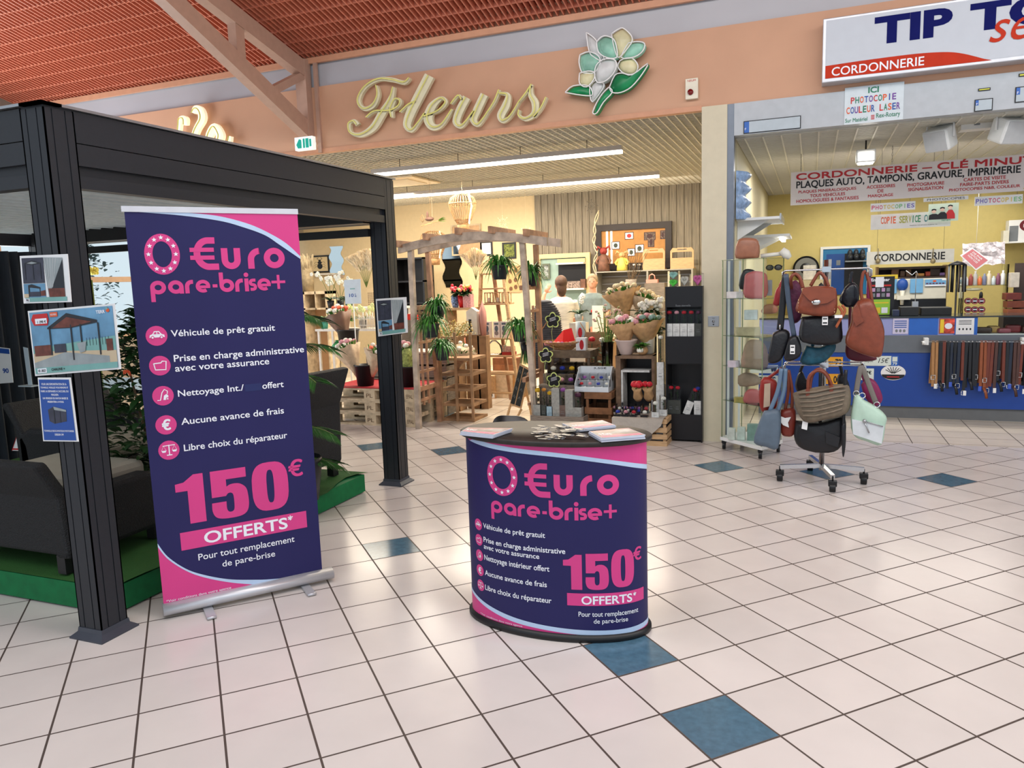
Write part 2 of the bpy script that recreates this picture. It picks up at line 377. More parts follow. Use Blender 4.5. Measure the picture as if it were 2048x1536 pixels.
# left glazed wall
w = MB(); w.box((-10.15,-1,0),(-10,13.45,.95)); w.box((-10.15,-1,2.75),(-10,13.45,7)); w.box((-10.15,-1,.95),(-10,2.6,2.75)); struct(w.build('wall_left', mat('left_wall', (150,140,128), .6)))
w = MB()
for y in (2.6,5.2,6.9,9.9,13.1): w.box((-10.1,y,.95),(-10.02,y+.06,2.75))
w.box((-10.1,2.6,1.80),(-10.0,13.2,1.88)); w.box((-10.1,2.6,.95),(-10.02,13.2,1.02))
w1 = struct(w.build('window_1', mat('pale_wood_window', (196,164,136), .5)))
g_ = MB(); g_.box((-10.07,2.6,1.0),(-10.06,13.2,2.75)); g_.build('pane', GLASS, w1)
# ================================================================== PERGOLA
PX, PYF, PYB = -3.085, 2.40, 5.19
pg = thing('pergola', 'dark grey aluminium louvred pergola standing in the mall hall', 'pergola', (-4.7,3.8,0))
def post(x, y, sx, sy):
    m = MB(); w_ = .145; x0, y0 = x, y; x1, y1 = x+sx*w_, y+sy*w_
    xa, xb, ya, yb = min(x0,x1), max(x0,x1), min(y0,y1), max(y0,y1)
    m.box((xa+.004,ya+.004,.0),(xb-.004,yb-.004,2.44))
    for f0, f1 in ((0,.24),(.28,.68),(.72,1)):
        X0, X1, Y0, Y1 = xa+w_*f0, xa+w_*f1, ya+w_*f0, ya+w_*f1
        m.box((X0,ya,.02),(X1,ya+.006,2.43)); m.box((X0,yb-.006,.02),(X1,yb,2.43)); m.box((xb-.006,Y0,.02),(xb,Y1,2.43)); m.box((xa,Y0,.02),(xa+.006,Y1,2.43))
    o = m.build('post', DARK, pg)
    b = MB(); cx, cy = (xa+xb)/2, (ya+yb)/2
    b.lathe([(.150,0),(.150,.008),(.112,.03),(.108,.05),(.085,.05)], n=4); b.xf(Matrix.Translation((cx,cy,0)) @ Matrix.Rotation(T45,4,'Z'))
    for q in b.s: pass
    b.s = [False]*len(b.s); b.build('base_plate', mat('grey_foot', (70,74,84), .35, .3), o)
for x, y, sx, sy in ((PX,PYF,-1,1),(PX,PYB,-1,1),(-7.08,PYF,1,1),(-7.08,PYB,1,1)): post(x, y, sx, sy)
def perg_beam(p, q, nrm):
    """beam with stepped profile; nrm = outward"""
    m = MB(); p, q, nn = Vector(p), Vector(q), Vector(nrm)
    for z0, z1, d0, d1 in ((2.30,2.435,-.07,.0),(2.20,2.295,-.07,.0),(2.155,2.20,-.07,-.025),(2.10,2.155,-.07,-.006)):
        vs = []
        for e in (p, q):
            for dd, zz in ((d0,z0),(d1,z0),(d1,z1),(d0,z1)): vs.append(e+nn*dd+Vector((0,0,zz)))
        m.add(vs, [(0,1,2,3),(7,6,5,4),(0,4,5,1),(1,5,6,2),(2,6,7,3),(3,7,4,0)])
    m.build('beam', DARK, pg)
perg_beam((PX+.002,PYF+.145,0),(PX+.002,PYB,0),(1,0,0)); perg_beam((-7.082,PYF+.145,0),(-7.082,PYB,0),(-1,0,0))
perg_beam((PX-.145,PYF-.002,0),(-6.935,PYF-.002,0),(0,-1,0)); perg_beam((PX-.145,PYB+.147,0),(-6.935,PYB+.147,0),(0,1,0))
m = MB(); m.box((PX-.12,PYF-.02,2.44),(PX+.015,PYB+.16,2.452)); m.box((-7.08,PYF-.02,2.44),(PX+.015,PYF+.08,2.452)); m.build('roof_edge', STEEL, pg)
m = MB(); m.box((PX-.10,PYF+.1,2.12),(PX-.075,PYB,2.128)); m.build('rail', STEEL, pg)
SL = mat('pale_grey_louvre', (234,246,250), .4)
x = PX-.28; GK = mat('louvre_line_strip', (226,236,238), .6)  # added strips under the slats catch light and draw the louvre lines
while x > -6.9:
    m = MB(); m.cbox((x,(PYF+PYB)/2+.07,2.235), (.130,PYB-PYF-.05,.018), rot=Matrix.Rotation(R(-12),3,'Y')); m.box((x-.076,PYF+.12,2.203),(x-.066,PYB,2.215),1); m.build('louvre', [SL, GK], pg); x -= .15
m = MB(); m.box((PX-.17,PYF+.14,2.14),(PX-.08,PYB,2.29)); m.box((-6.9,PYB-.10,2.10),(PX-.14,PYB+.04,2.25)); m.box((-6.9,PYB-.04,2.0),(PX-.14,PYB+.0,2.06)); m.build('gutter', BLACK, pg)
# curtain at the far left
cu = MB(); n = 150; vs = []; xc_ = -6.80
for i in range(n+1):
    w_ = .045*math.sin(i*.9)+.02*math.sin(i*.37); L1_ = .10; s_ = (L1_+2.3)*i/n
    x, yy = (xc_-s_, PYB-.12+w_) if s_ < L1_ else (-6.9+w_, PYB-.12-(s_-L1_))
    vs += [(x,yy,.03),(x,yy,2.04)]
cu.add(vs, [(2*i,2*i+2,2*i+3,2*i+1) for i in range(n)], 0, True)
solo(cu, 'curtain', mat('dark_curtain', (40,46,54), .8, bump=.1), 'dark grey gathered curtain hanging in the rear left corner of the pergola', 'curtain')
# carpeted platform
m = MB(); m.box((-6.8,2.62,.01),(-3.26,4.95,.145)); pf = thing('platform', 'low display platform skirted in bright green under the pergola', 'platform', (-4.8,3.7,0)); m.build('deck', mat('green_felt', (6,110,60), .75, var=.1), pf)
m = MB(); n = 24; vs = []
for i in range(n+1):
    y = 2.62+2.36*i/n; vs += [(-6.8,y,.147),(-3.26+.05*math.sin(i*.8)*(.3+i/n),y,.150+.012*abs(math.sin(i*.9)))]
m.add(vs, [(2*i,2*i+1,2*i+3,2*i+2) for i in range(n)], 0, True); m.build('turf_mat', mat('artificial_turf', (44,92,34), .9, bump=.5, bs=200), pf)
# ================================================================== PROMOTIONAL PRINT (banner and counter)
def star(mb, cx, cy, r, F, layer, mi, cut=None):
    poly(mb, [(cx+(r if i%2 == 0 else r*.42)*math.sin(i*PI/5), cy+(r if i%2 == 0 else r*.42)*math.cos(i*PI/5)) for i in range(10)], F, layer, mi, cut)
def arcp(cx, cy, a, b, t0, t1, n=20): return [(cx+a*math.cos(R(t0+(t1-t0)*i/n)), cy+b*math.sin(R(t0+(t1-t0)*i/n))) for i in range(n+1)]
def sub(F, u0, v0, u1, v1): return lambda u, v, e=0.: F(u0+u*(u1-u0), v0+v*(v1-v0), e)   # unit square inside a print
def rstroke(mb, pts, w, F, l, mi, cut=None): stroke(mb, pts, w, F, l, mi, cut)
def logo(mb, F, b0, be, bo, bp, bplus, cut, lw):
    """zero of stars, euro word and 'pare-brise +' in rounded letters; boxes are (u0,v0,u1,v1)"""
    c = ((b0[0]+b0[2])/2, (b0[1]+b0[3])/2); A = (b0[2]-b0[0])/2; B = (b0[3]-b0[1])/2
    oval(mb, c[0], c[1], A, B, F, .0012, 1, 36, cut, (A-lw*1.15, B-lw*1.15))
    for i in range(12): t = 2*PI*i/12+PI/2; star(mb, c[0]+(A-lw*.58)*math.cos(t), c[1]+(B-lw*.58)*math.sin(t), lw*.38, F, .0024, 2)
    # euro sign
    h = be[3]-be[1]; cx, cy = be[0]+(be[2]-be[0])*.66, (be[1]+be[3])/2; r = h/2-lw/2; rxe = (be[2]-be[0])*.50-lw/2+.004
    stroke(mb, [(be[2]-.012, be[3]-lw/2)]+arcp(cx, cy, rxe, r, 90, 270, 22)+[(be[2], be[1]+lw/2)], lw, F, .0012, 1, cut)
    for k in (.12,-.12): stroke(mb, [(be[0], cy+h*k), (be[0]+(be[2]-be[0])*.86, cy+h*k)], lw*.66, F, .0018, 1, cut)
    # u r o
    u0, v0, u1, v1 = bo; W_ = u1-u0; H_ = v1-v0; l2 = lw/2
    a = u0+l2; b = u0+W_*.295-l2; rr = (b-a)/2
    stroke(mb, [(a, v1)]+arcp((a+b)/2, v0+rr+l2, rr, rr, 180, 360, 14)+[(b, v1)], lw, F, .0012, 1, cut)
    a = u0+W_*.405+l2; e = u0+W_*.585; stroke(mb, [(a, v0)]+arcp(a+H_*.42, v1-H_*.42-l2, H_*.42, H_*.42, 180, 90, 10)+[(e, v1-l2)], lw, F, .0012, 1, cut)
    cx = u1-W_*.17; oval(mb, cx, (v0+v1)/2, W_*.17, H_/2, F, .0012, 1, 28, cut, (W_*.17-lw, H_/2-lw))
    # pare-brise
    u0, v0, u1, v1 = bp; W_ = u1-u0; xh = (v1-v0); s = xh*.30; s2 = s/2; cy = v0+xh/2; r = xh/2-s2; rx = W_*.062-s2
    def ring(cx): oval(mb, cx, cy, rx+s2, r+s2, F, .0012, 1, 24, cut, (rx-s2, r-s2))
    X = lambda f: u0+W_*f
    ring(X(.075)); stroke(mb, [(X(.075)-rx, cy), (X(.075)-rx, v0-xh*.55)], s, F, .0012, 1, cut)
    ring(X(.215)); stroke(mb, [(X(.215)+rx, cy), (X(.215)+rx, v0)], s, F, .0012, 1, cut)
    def rr_(f): stroke(mb, [(X(f), v0), (X(f), cy)]+arcp(X(f)+rx*.9, cy, rx*.9, r, 180, 90, 8)+[(X(f)+rx*1.15, v1-s2)], s, F, .0012, 1, cut)
    rr_(.305)
    def ee(f): stroke(mb, [(X(f)-rx, cy-s2*.3), (X(f)+rx+s2*.8, cy-s2*.3)], s*.7, F, .0012, 1, cut); stroke(mb, arcp(X(f), cy, rx, r, -8, 305, 20), s*.9, F, .0014, 1, cut)
    ee(.435); stroke(mb, [(X(.515), cy), (X(.555), cy)], s*.8, F, .0012, 1, cut)
    ring(X(.635)); stroke(mb, [(X(.635)-rx, cy), (X(.635)-rx, v1+xh*.5)], s, F, .0012, 1, cut)
    rr_(.722); stroke(mb, [(X(.805), v0), (X(.805), v1)], s, F, .0012, 1, cut); oval(mb, X(.805), v1+xh*.28, s*.6, s*.6, F, .0012, 1, 10)
    stroke(mb, [(X(.884), v1-s2)]+arcp(X(.860), cy+r*.5, rx*.5, r*.5, 90, 270, 8)+arcp(X(.860), cy-r*.5, rx*.45, r*.5, 90, -90, 8)+[(X(.836), v0+s2)], s*.8, F, .0012, 1, cut)
    ee(.958)
    u0, v0, u1, v1 = bplus; cx, cy = (u0+u1)/2, (v0+v1)/2; stroke(mb, [(u0,cy),(u1,cy)], s*.7, F, .0012, 1, cut); stroke(mb, [(cx,v0),(cx,v1)], s*.7, F, .0014, 1, cut)
def icon(mb, k, cx, cy, a, b, F, cut):
    oval(mb, cx, cy, a, b, F, .0012, 1, 24, cut); q = sub(F, cx-a, cy-b, cx+a, cy+b); L = .0024
    if k == 0:
        poly(mb, [(.16,.42),(.2,.55),(.32,.6),(.4,.74),(.62,.74),(.74,.58),(.86,.54),(.87,.42)], q, L, 2); 
        for c in (.31,.72): oval(mb, c, .42, .085, .085, q, .0034, 1, 10); oval(mb, c, .42, .05, .05, q, .0044, 2, 8)
        poly(mb, [(.36,.59),(.42,.69),(.5,.69),(.5,.59)], q, .0034, 1); poly(mb, [(.54,.59),(.54,.69),(.6,.69),(.67,.59)], q, .0034, 1)
    elif k == 1: stroke(mb, [(.22,.62),(.28,.3),(.76,.28),(.8,.7),(.62,.72),(.56,.64),(.22,.62),(.25,.5)], .055, q, L, 2)
    elif k == 2:
        stroke(mb, [(.22,.28),(.36,.28),(.46,.66),(.58,.82),(.72,.72),(.7,.58)], .045, q, L, 2); poly(mb, [(.5,.28),(.54,.5),(.66,.58),(.74,.5),(.74,.28)], q, L, 2); oval(mb, .7,.33,.08,.08, q, .0034, 1, 10, None, (.045,.045))
    elif k == 3: write(mb, '€', (.32,.24,.7,.78), q, L, 2, .03)
    else:
        stroke(mb, [(.22,.74),(.8,.76)], .04, q, L, 2); stroke(mb, [(.51,.78),(.51,.26)], .05, q, L, 2); stroke(mb, [(.38,.25),(.64,.25)], .05, q, L, 2)
        for c in (.26,.76): poly(mb, [(c-.12,.5),(c-.07,.4),(c+.07,.4),(c+.12,.5)], q, L, 2); stroke(mb, [(c-.11,.5),(c,.74),(c+.11,.5)], .015, q, L, 2)
def big150(mb, F, b1, b5, b0, cut):
    """heavy numerals in three boxes"""
    q = sub(F, *b1); c = cut and cut/(b1[2]-b1[0])
    poly(mb, [(.42,0),(1,0),(1,1),(.66,1),(.3,.86),(0,.84),(0,.68),(.42,.68)], q, .0012, 1, c)
    q = sub(F, *b5); c = cut and cut/(b5[2]-b5[0])
    cv = [tuple(p) for p in spl([(.44,.65),(.56,.69),(.78,.68),(.95,.58),(1,.42),(1,.20),(.92,.06),(.72,0),(.34,0),(.12,.05),(.03,.18),(.03,.35)], 4)]
    ci = [tuple(p) for p in spl([(.41,.35),(.41,.20),(.46,.13),(.56,.13),(.61,.20),(.61,.44),(.56,.51),(.47,.51),(.41,.46)], 3)]
    poly(mb, [(.04,.46),(.04,1),(.98,1),(.98,.80),(.44,.80)]+cv+ci, q, .0012, 1, c)
    q = sub(F, *b0); c = cut and cut/(b0[2]-b0[0]); n = 32
    def sq(a, b, e, m): return [(.5+a*abs(math.cos(t))**(2/e)*(1 if math.cos(t) >= 0 else -1), .5+b*abs(math.sin(t))**(2/e)*(1 if math.sin(t) >= 0 else -1)) for t in [2*PI*i/m for i in range(m)]]
    o1, o2 = sq(.5,.5,3,n), sq(.10,.34,3,n)
    emit(mb, o1+o2, [(i,(i+1)%n,n+(i+1)%n,n+i) for i in range(n)], q, .0012, 1, c)
PM = [NAVY, PINK, PWHITE, PBLUE]
# ------------------------------------------------------------------ roll-up banner
A_ = atz(330,1236); B_ = atz(665,1160); ang = math.atan2(B_.y-A_.y, B_.x-A_.x)
bn = thing('rollup_banner', 'tall navy and pink roll-up banner standing beside the pergola post', 'banner', (A_.x,A_.y,0), ang)
FB = lambda u, v, e=0.: Vector((u, -e, v))
m = MB(); m.box((0,.0,.03),(.803,.001,2.003), 0)
up = [(.06,2.0),(.25,1.986),(.419,1.963),(.524,1.934),(.63,1.894),(.702,1.844),(.803,1.771)]; up2 = [(.803,1.785),(.74,1.848),(.667,1.896),(.561,1.947),(.421,1.985),(.28,2.0)]
poly(m, [tuple(p) for p in spl(up)]+[(.803,2.0)], FB, .0008, 1); 
poly(m, [tuple(p) for p in spl(up)]+[tuple(p) for p in spl(up2)], FB, .0014, 3)
lo = [(0,.39),(.041,.312),(.118,.232),(.2,.181),(.313,.132),(.432,.101),(.555,.078),(.803,.052)]; lo2 = [(.0,.371),(.04,.30),(.117,.222),(.199,.168),(.312,.116),(.43,.076),(.54,.048)]
poly(m, [tuple(p) for p in spl(lo2)]+[(.54,.035),(0,.035)], FB, .0008, 1)
poly(m, [tuple(p) for p in spl(lo)]+[(.803,.035),(.54,.035)]+[tuple(p) for p in spl(lo2)][::-1], FB, .0014, 3)
logo(m, FB, (.067,1.706,.223,1.90), (.268,1.724,.398,1.883), (.412,1.726,.722,1.83), (.071,1.613,.632,1.678), (.646,1.62,.716,1.692), None, .031)
for k, (u, v) in enumerate(((.086,1.415),(.088,1.27),(.089,1.122),(.090,.977),(.092,.850))): icon(m, k, u, v, .048, .048, FB, None)
for s, b in (('Véhicule de prêt gratuit', (.150,1.396,.646,1.438)), ('Prise en charge administrative', (.153,1.273,.787,1.316)), ('avec votre assurance', (.154,1.234,.604,1.262)),
             ('Nettoyage Int./', (.156,1.10,.468,1.142)), ('offert', (.560,1.108,.669,1.141)), ('Aucune avance de frais', (.159,.968,.660,1.002)), ('Libre choix du réparateur', (.160,.824,.668,.868))):
    write(m, s, b, FB, .0012, 2, .012)
rect(m, .474,1.103,.556,1.14, FB, .001, 4)
big150(m, FB, (.103,.461,.235,.712), (.262,.457,.446,.712), (.468,.459,.655,.72), None)
write(m, '€', (.662,.622,.735,.712), FB, .0012, 1, .02)
rect(m, .105,.330,.738,.422, FB, .0012, 1); write(m, 'OFFERTS', (.215,.343,.635,.406), FB, .002, 2, .02); write(m, '*', (.638,.385,.665,.412), FB, .002, 2, .02)
write(m, 'Pour tout remplacement', (.18,.252,.665,.296), FB, .0012, 2, .006); write(m, 'de pare-brise', (.291,.193,.558,.236), FB, .0012, 2, .006)
write(m, '*Voir conditions dans votre agence', (.013,.074,.323,.092), FB, .0018, 2)
m.build('fabric', PM+[mat('patch_navy', (28,38,92), .4)], bn, local=True)
m = MB(); m.box((-.012,-.006,2.0),(.806,.008,2.027)); m.build('top_rail', mat('silver_rail', (214,214,220), .35, .3), bn, local=True)
m = MB(); m.box((-.005,-.045,.012),(.857,.045,.05)); m.lathe([(.045,0),(.045,.862)], n=20); 
mm = MB(); mm.lathe([(.05,0),(.05,.862)], n=24, sx=.62, sy=.9); mm.xf(Matrix.Translation((-.005,0,.045)) @ Matrix.Rotation(PI/2,4,'Y'))
mm.build('cassette', mat('silver_aluminium', (200,200,204), .35, .5), bn, local=True)
for u in (.20,.70):
    f = MB(); f.box((u-.022,-.16,.004),(u+.022,.14,.014)); f.cyl((u-.022,-.155,.010),(u+.022,-.155,.010), .008, n=10); f.build('foot', mat('silver_aluminium', (200,200,204), .35, .5), bn, local=True)
m = MB(); m.cyl((.4,.02,.05),(.4,.02,2.01), .008, n=8); m.build('pole', STEEL, bn, local=True)
# ------------------------------------------------------------------ curved promotion counter
CX, CY, CA, CB, CHT = -1.112, 3.276, .435, .215, .905
ct = thing('promotion_counter', 'oval promotion counter wrapped in navy and pink print with black top', 'counter', (CX,CY,0), R(1.5))
_tb = []; acc = 0.; prev = None
for i in range(2001):
    t = PI*1.02*i/2000; p = (CA*math.sin(t), -CB*math.cos(t))
    if prev: acc += math.hypot(p[0]-prev[0], p[1]-prev[1])
    _tb.append((acc, t)); prev = p
def arc_t(s):
    a = abs(s); lo_, hi_ = 0, len(_tb)-1
    while hi_-lo_ > 1:
        md = (lo_+hi_)//2
        if _tb[md][0] < a: lo_ = md
        else: hi_ = md
    f = (a-_tb[lo_][0])/max(_tb[hi_][0]-_tb[lo_][0], 1e-9); t = _tb[lo_][1]+f*(_tb[hi_][1]-_tb[lo_][1]); return t if s >= 0 else -t
def FC(u, v, e=0.):
    t = arc_t(u); n = Vector((math.sin(t)/CA, -math.cos(t)/CB, 0)).normalized(); return Vector((CA*math.sin(t), -CB*math.cos(t), v))+n*e
m = MB(); K = .02
SM = _tb[-1][0]*.97
rect(m, -SM,.03,SM,.90, FC, 0, 0, K)
U1 = [(-.62,.94),(-.50,.905),(-.401,.884),(-.255,.869),(-.124,.861),(.098,.849),(.302,.820),(.45,.785),(.60,.745)]
U2 = [(.60,.766),(.45,.806),(.303,.838),(.099,.868),(-.123,.882),(-.25,.890),(-.35,.90)]
poly(m, [tuple(p) for p in spl(U1[2:])]+[(.60,.90),(-.45,.90)], FC, .0008, 1, K)
poly(m, [tuple(p) for p in spl(U1[2:])]+[tuple(p) for p in spl(U2)], FC, .0014, 3, K)
L1 = [(-.60,.17),(-.50,.148),(-.407,.126),(-.294,.100),(-.154,.077),(.005,.063),(.221,.054),(.40,.054),(.60,.07)]
L2 = [(.60,.045),(.4,.030),(.22,.030),(.005,.042),(-.154,.054),(-.296,.080),(-.408,.109),(-.5,.13),(-.6,.15)]
poly(m, [tuple(p) for p in spl(L2)]+[(-.6,.03),(.6,.03)], FC, .0008, 1, K)
poly(m, [tuple(p) for p in spl(L1)]+[tuple(p) for p in spl(L2)], FC, .0014, 3, K)
logo(m, FC, (-.273,.652,-.107,.838), (-.072,.664,.048,.820), (.064,.678,.352,.771), (-.264,.566,.265,.624), (.282,.573,.340,.636), K, .028)
for k, v in enumerate((.486,.410,.334,.259,.184)): icon(m, k, -.351, v, .028, .028, FC, K)
for s, b in (('Véhicule de prêt gratuit', (-.315,.470,.018,.502)), ('Prise en charge administrative', (-.315,.402,.108,.434)), ('avec votre assurance', (-.315,.376,-.012,.396)),
             ('Nettoyage intérieur offert', (-.315,.313,.034,.348)), ('Aucune avance de frais', (-.315,.246,.02,.272)), ('Libre choix du réparateur', (-.317,.164,.040,.198))):
    write(m, s, b, FC, .0012, 2, .012, K)
big150(m, FC, (.097,.245,.181,.408), (.194,.246,.299,.413), (.311,.250,.420,.426), K)
write(m, '€', (.418,.365,.462,.425), FC, .0012, 1, .02, K)
rect(m, .112,.170,.478,.228, FC, .0012, 1, K); write(m, 'OFFERTS', (.176,.176,.408,.216), FC, .002, 2, .02, K); write(m, '*', (.414,.20,.43,.218), FC, .002, 2, .02)
write(m, 'Pour tout remplacement', (.162,.112,.440,.142), FC, .0018, 2, .006, K); write(m, 'de pare-brise', (.229,.080,.386,.108), FC, .0018, 2, .006, K)
write(m, '*Voir conditions dans votre agence', (-.361,.034,-.106,.046), FC, .0018, 2, 0, K)
for q in range(len(m.s)): m.s[q] = m.m[q] == 0
m.build('wrap', PM, ct, local=True)
m = MB(); m.lathe([(.44,.0),(.452,.004),(.452,.022),(.43,.032)], n=72, sy=.52); m.build('base', BLACK, ct, local=True)
m = MB(); m.lathe([(.445,.898),(.460,.902),(.460,.918),(.452,.923)], n=72, sy=.528); m.build('tabletop', mat('black_laminate', (42,36,32), .45, var=.15, vs=30), ct, local=True)
# ================================================================== SIGNS ON THE FASCIA
def BX(x0, y0, x1, y1, Y):
    a, b = at(x0,y0,Y), at(x1,y1,Y); return (a.x, a.z, b.x, b.z)
def ZZ(Y, ox=600, oy=0, k=.3418): return lambda a, b, e=0.: at(ox+a*k, oy+b*k, Y)+Vector((0,-e,0))
SIGNW = mat('cream_metal_letter', (226,220,190), .45); NEONY = mat('yellow_neon_tube', (226,222,130), .25); SIGNS = mat('sign_letter_side', (120,104,70), .5)
def script_letter(strokes, F, parent, name='letter'):
    m = MB(); t = MB()
    for pts, ws in strokes:
        P = spl(pts, 6); k = 6; wl = []
        for i in range(len(ws)-1):
            for j in range(k): wl.append(ws[i]+(ws[i+1]-ws[i])*j/k)
        wl.append(ws[-1]); n = len(P); vs = []
        for i, p in enumerate(P):
            a, b = P[max(i-1,0)], P[min(i+1,n-1)]; d = (b-a); d = d/(d.length or 1); nx = Vector((-d[1], d[0])); w = wl[i]/2
            for s_, e in ((1,.0),(1,.045),(-1,.045),(-1,.0)): vs.append(F(p[0]+nx[0]*w*s_, p[1]+nx[1]*w*s_, e))
        fs = []
        for i in range(n-1):
            o = i*4
            for j in range(4): fs.append((o+j, o+(j+1)%4, o+4+(j+1)%4, o+4+j))
        fs += [(0,1,2,3), (n*4-4,n*4-1,n*4-2,n*4-3)]
        m.add(vs, fs)
        t.tube([F(p[0], p[1], .07) for p in P], .0075, 6)
    o = m.build(name, SIGNW, parent); t.build('neon_tube', NEONY, o); return o
sg = thing('neon_sign', 'script sign reading Fleurs in cream letters with yellow neon', 'sign', at(905,215,7.44))
Z = ZZ(7.40)
for st in (
  [([(562,515),(540,590),(490,670),(440,750),(370,792),(312,780),(302,730),(330,712),(350,735)], [8,34,44,42,30,16,16,22,26]),
   ([(655,462),(622,488),(550,472),(470,470),(395,515),(355,590),(385,640),(440,622),(470,560),(462,505)], [6,24,26,22,20,22,24,28,18,6]),
   ([(405,692),(455,655),(540,652),(592,625),(600,592),(572,586),(545,640),(552,692)], [6,14,14,14,14,14,30,12])],
  [([(768,448),(715,550),(660,660),(638,735),(665,765),(705,725),(745,668)], [56,56,54,46,26,14,8]), ([(602,662),(650,618),(690,600)], [8,14,8])],
  [([(742,685),(820,655),(866,605),(838,580),(785,625),(760,695),(785,745),(840,735),(905,645)], [8,16,18,22,46,54,44,22,8])],
  [([(898,615),(940,565),(960,590)], [8,16,10]), ([(985,575),(945,650),(925,715),(950,742),(985,715),(1030,655)], [46,46,44,28,14,8]), ([(1088,558),(1045,650),(1025,705),(1050,733),(1085,700),(1112,660)], [44,46,42,26,14,8])],
  [([(1112,662),(1150,600),(1178,532)], [8,14,18]), ([(1178,552),(1225,562),(1215,620),(1185,680),(1200,710),(1245,680),(1295,600)], [14,28,46,46,30,14,8])],
  [([(1292,605),(1335,550),(1368,500)], [8,12,16]), ([(1362,510),(1360,560),(1385,610),(1378,670),(1330,700),(1292,682),(1295,650)], [12,34,44,36,26,18,12]), ([(1378,690),(1420,640),(1452,575)], [16,14,10])]):
    script_letter(st, Z, sg)
fs_ = thing('flower_sign', 'painted bouquet shaped sign with white petals and green leaves on fascia', 'sign', at(1225,140,7.44))
PW = mat('petal_white', (214,216,216), .35, var=.1, vs=6); PY = mat('petal_cream', (224,218,176), .35, var=.12, vs=6); PG = mat('petal_mint', (150,206,184), .35, var=.2, vs=6); LG = mat('leaf_green_metal', (20,140,84), .35, var=.2, vs=6)
for k, (pp, mt, nm) in enumerate((
  ([(1685,200),(1720,222),(1745,250),(1760,300),(1788,350),(1785,372),(1740,350),(1702,312)], PW, 'petal'), ([(1930,265),(1980,255),(2025,266),(2015,310),(1965,345),(1890,348)], PG, 'petal'),
  ([(1835,212),(1870,188),(1900,178),(1935,205),(1955,235),(1948,270),(1900,330),(1872,348),(1850,290)], PY, 'petal'), ([(1750,262),(1775,235),(1805,226),(1850,246),(1868,300),(1866,352),(1810,352),(1762,320)], PG, 'petal'),
  ([(1880,365),(1915,350),(1955,352),(1985,390),(1975,430),(1940,445),(1895,432),(1868,398)], PY, 'petal'), ([(1650,332),(1700,314),(1755,335),(1768,380),(1735,435),(1690,438),(1660,430),(1645,375)], PG, 'petal'),
  ([(1650,440),(1700,428),(1738,438),(1730,480),(1690,520),(1650,498)], PY, 'petal'), ([(1738,450),(1748,398),(1790,362),(1850,362),(1866,392),(1850,440),(1805,485),(1755,495)], PW, 'petal'),
  ([(1708,505),(1738,480),(1778,490),(1788,510),(1770,545),(1720,604),(1705,545)], PW, 'petal'), ([(1565,550),(1610,512),(1700,512),(1722,565),(1660,566)], LG, 'leaf'),
  ([(1822,525),(1855,452),(1900,440),(1955,450),(2046,384),(2010,450),(1950,520),(1890,552),(1840,552)], LG, 'leaf'), ([(1822,522),(1785,560),(1750,615),(1728,670),(1752,672),(1790,610),(1842,552)], LG, 'stem'))):
    m = MB(); cx = sum(p[0] for p in pp)/len(pp); cy = sum(p[1] for p in pp)/len(pp); d = .03+.012*(k%4); P = spl(pp+[pp[0]], 3)[:-1]; n = len(P)
    m.add([Z(p[0],p[1],0) for p in P]+[Z(p[0],p[1],d) for p in P]+[Z(cx+(p[0]-cx)*.55,cy+(p[1]-cy)*.55,d+.03) for p in P]+[Z(cx,cy,d+.035)],
          [(i,(i+1)%n,n+(i+1)%n,n+i) for i in range(n)]+[(n+i,n+(i+1)%n,2*n+(i+1)%n,2*n+i) for i in range(n)]+[(2*n+i,2*n+(i+1)%n,3*n) for i in range(n)], 0, True)
    m.tube([Z(p[0],p[1],d+.03) for p in P+[P[0]]], .006, 6, 1); m.build(nm, [mt, mat('white_neon_tube', (236,236,236), .25)], fs_)
# second script sign, left
s2 = thing('neon_sign', 'lit white script letters half hidden behind the pergola roof', 'sign', at(410,262,7.44)); LIT = mat('lit_white_letter', (255,248,214), .4, emit=.55)
Z1 = ZZ(7.40, 0, 0)
SIGNW_, SIGNW = SIGNW, LIT
for st in ([([(1055,900),(1066,740),(1072,700),(1095,700),(1098,735)], [10,14,26,34,24])], [([(1120,900),(1160,770),(1195,700),(1185,650),(1160,640),(1145,665)], [30,34,40,40,36,18])],
           [([(1225,860),(1240,790),(1270,745),(1300,790),(1300,830),(1345,850),(1362,800)], [20,40,40,44,40,24,12])]): script_letter(st, Z1, s2)
SIGNW = SIGNW_
# exit sign, alarm box, key switch
a = at(590,276,7.2); b = at(627,298,7.2); m = MB(); m.box((a.x,7.19,b.z),(b.x,7.25,a.z)); F = wallF(7.188); 
poly(m, [(a.x+.02,b.z+.06),(a.x+.06,a.z-.02),(a.x+.09,a.z-.03),(a.x+.09,b.z+.02),(a.x+.04,b.z+.02)], F, .001, 1); rect(m, a.x+.11,b.z+.02,b.x-.10,a.z-.02, F, .001, 1); rect(m, b.x-.09,b.z+.02,b.x-.05,a.z-.02, F, .001, 1); rect(m, b.x-.04,b.z+.03,b.x-.015,a.z-.03, F, .001, 1)
m.box((a.x+.06,7.25,a.z-.05),(a.x+.10,FY,a.z-.02)); solo(m, 'exit_sign', [mat('lit_white_panel', (235,245,242), .4, emit=.5), mat('exit_green', (20,160,140), .4, emit=.35)], 'small green and white lit emergency exit sign beneath the truss', 'sign')
a = at(1372,160,7.44); b = at(1397,198,7.44); al = thing('alarm_box', 'small cream alarm box with dark red button on the fascia', 'alarm box', ((a.x+b.x)/2,7.44,b.z))
m = MB(); m.box((a.x,7.40,b.z),(b.x,7.446,a.z)); F = wallF(7.399); write(m, 'NEUM', (a.x+.02,a.z-.03,b.x-.02,a.z-.012), F, .001, 1); m.build('housing', [mat('cream_plastic', (226,220,200), .4), RED], al, bevel=.004)
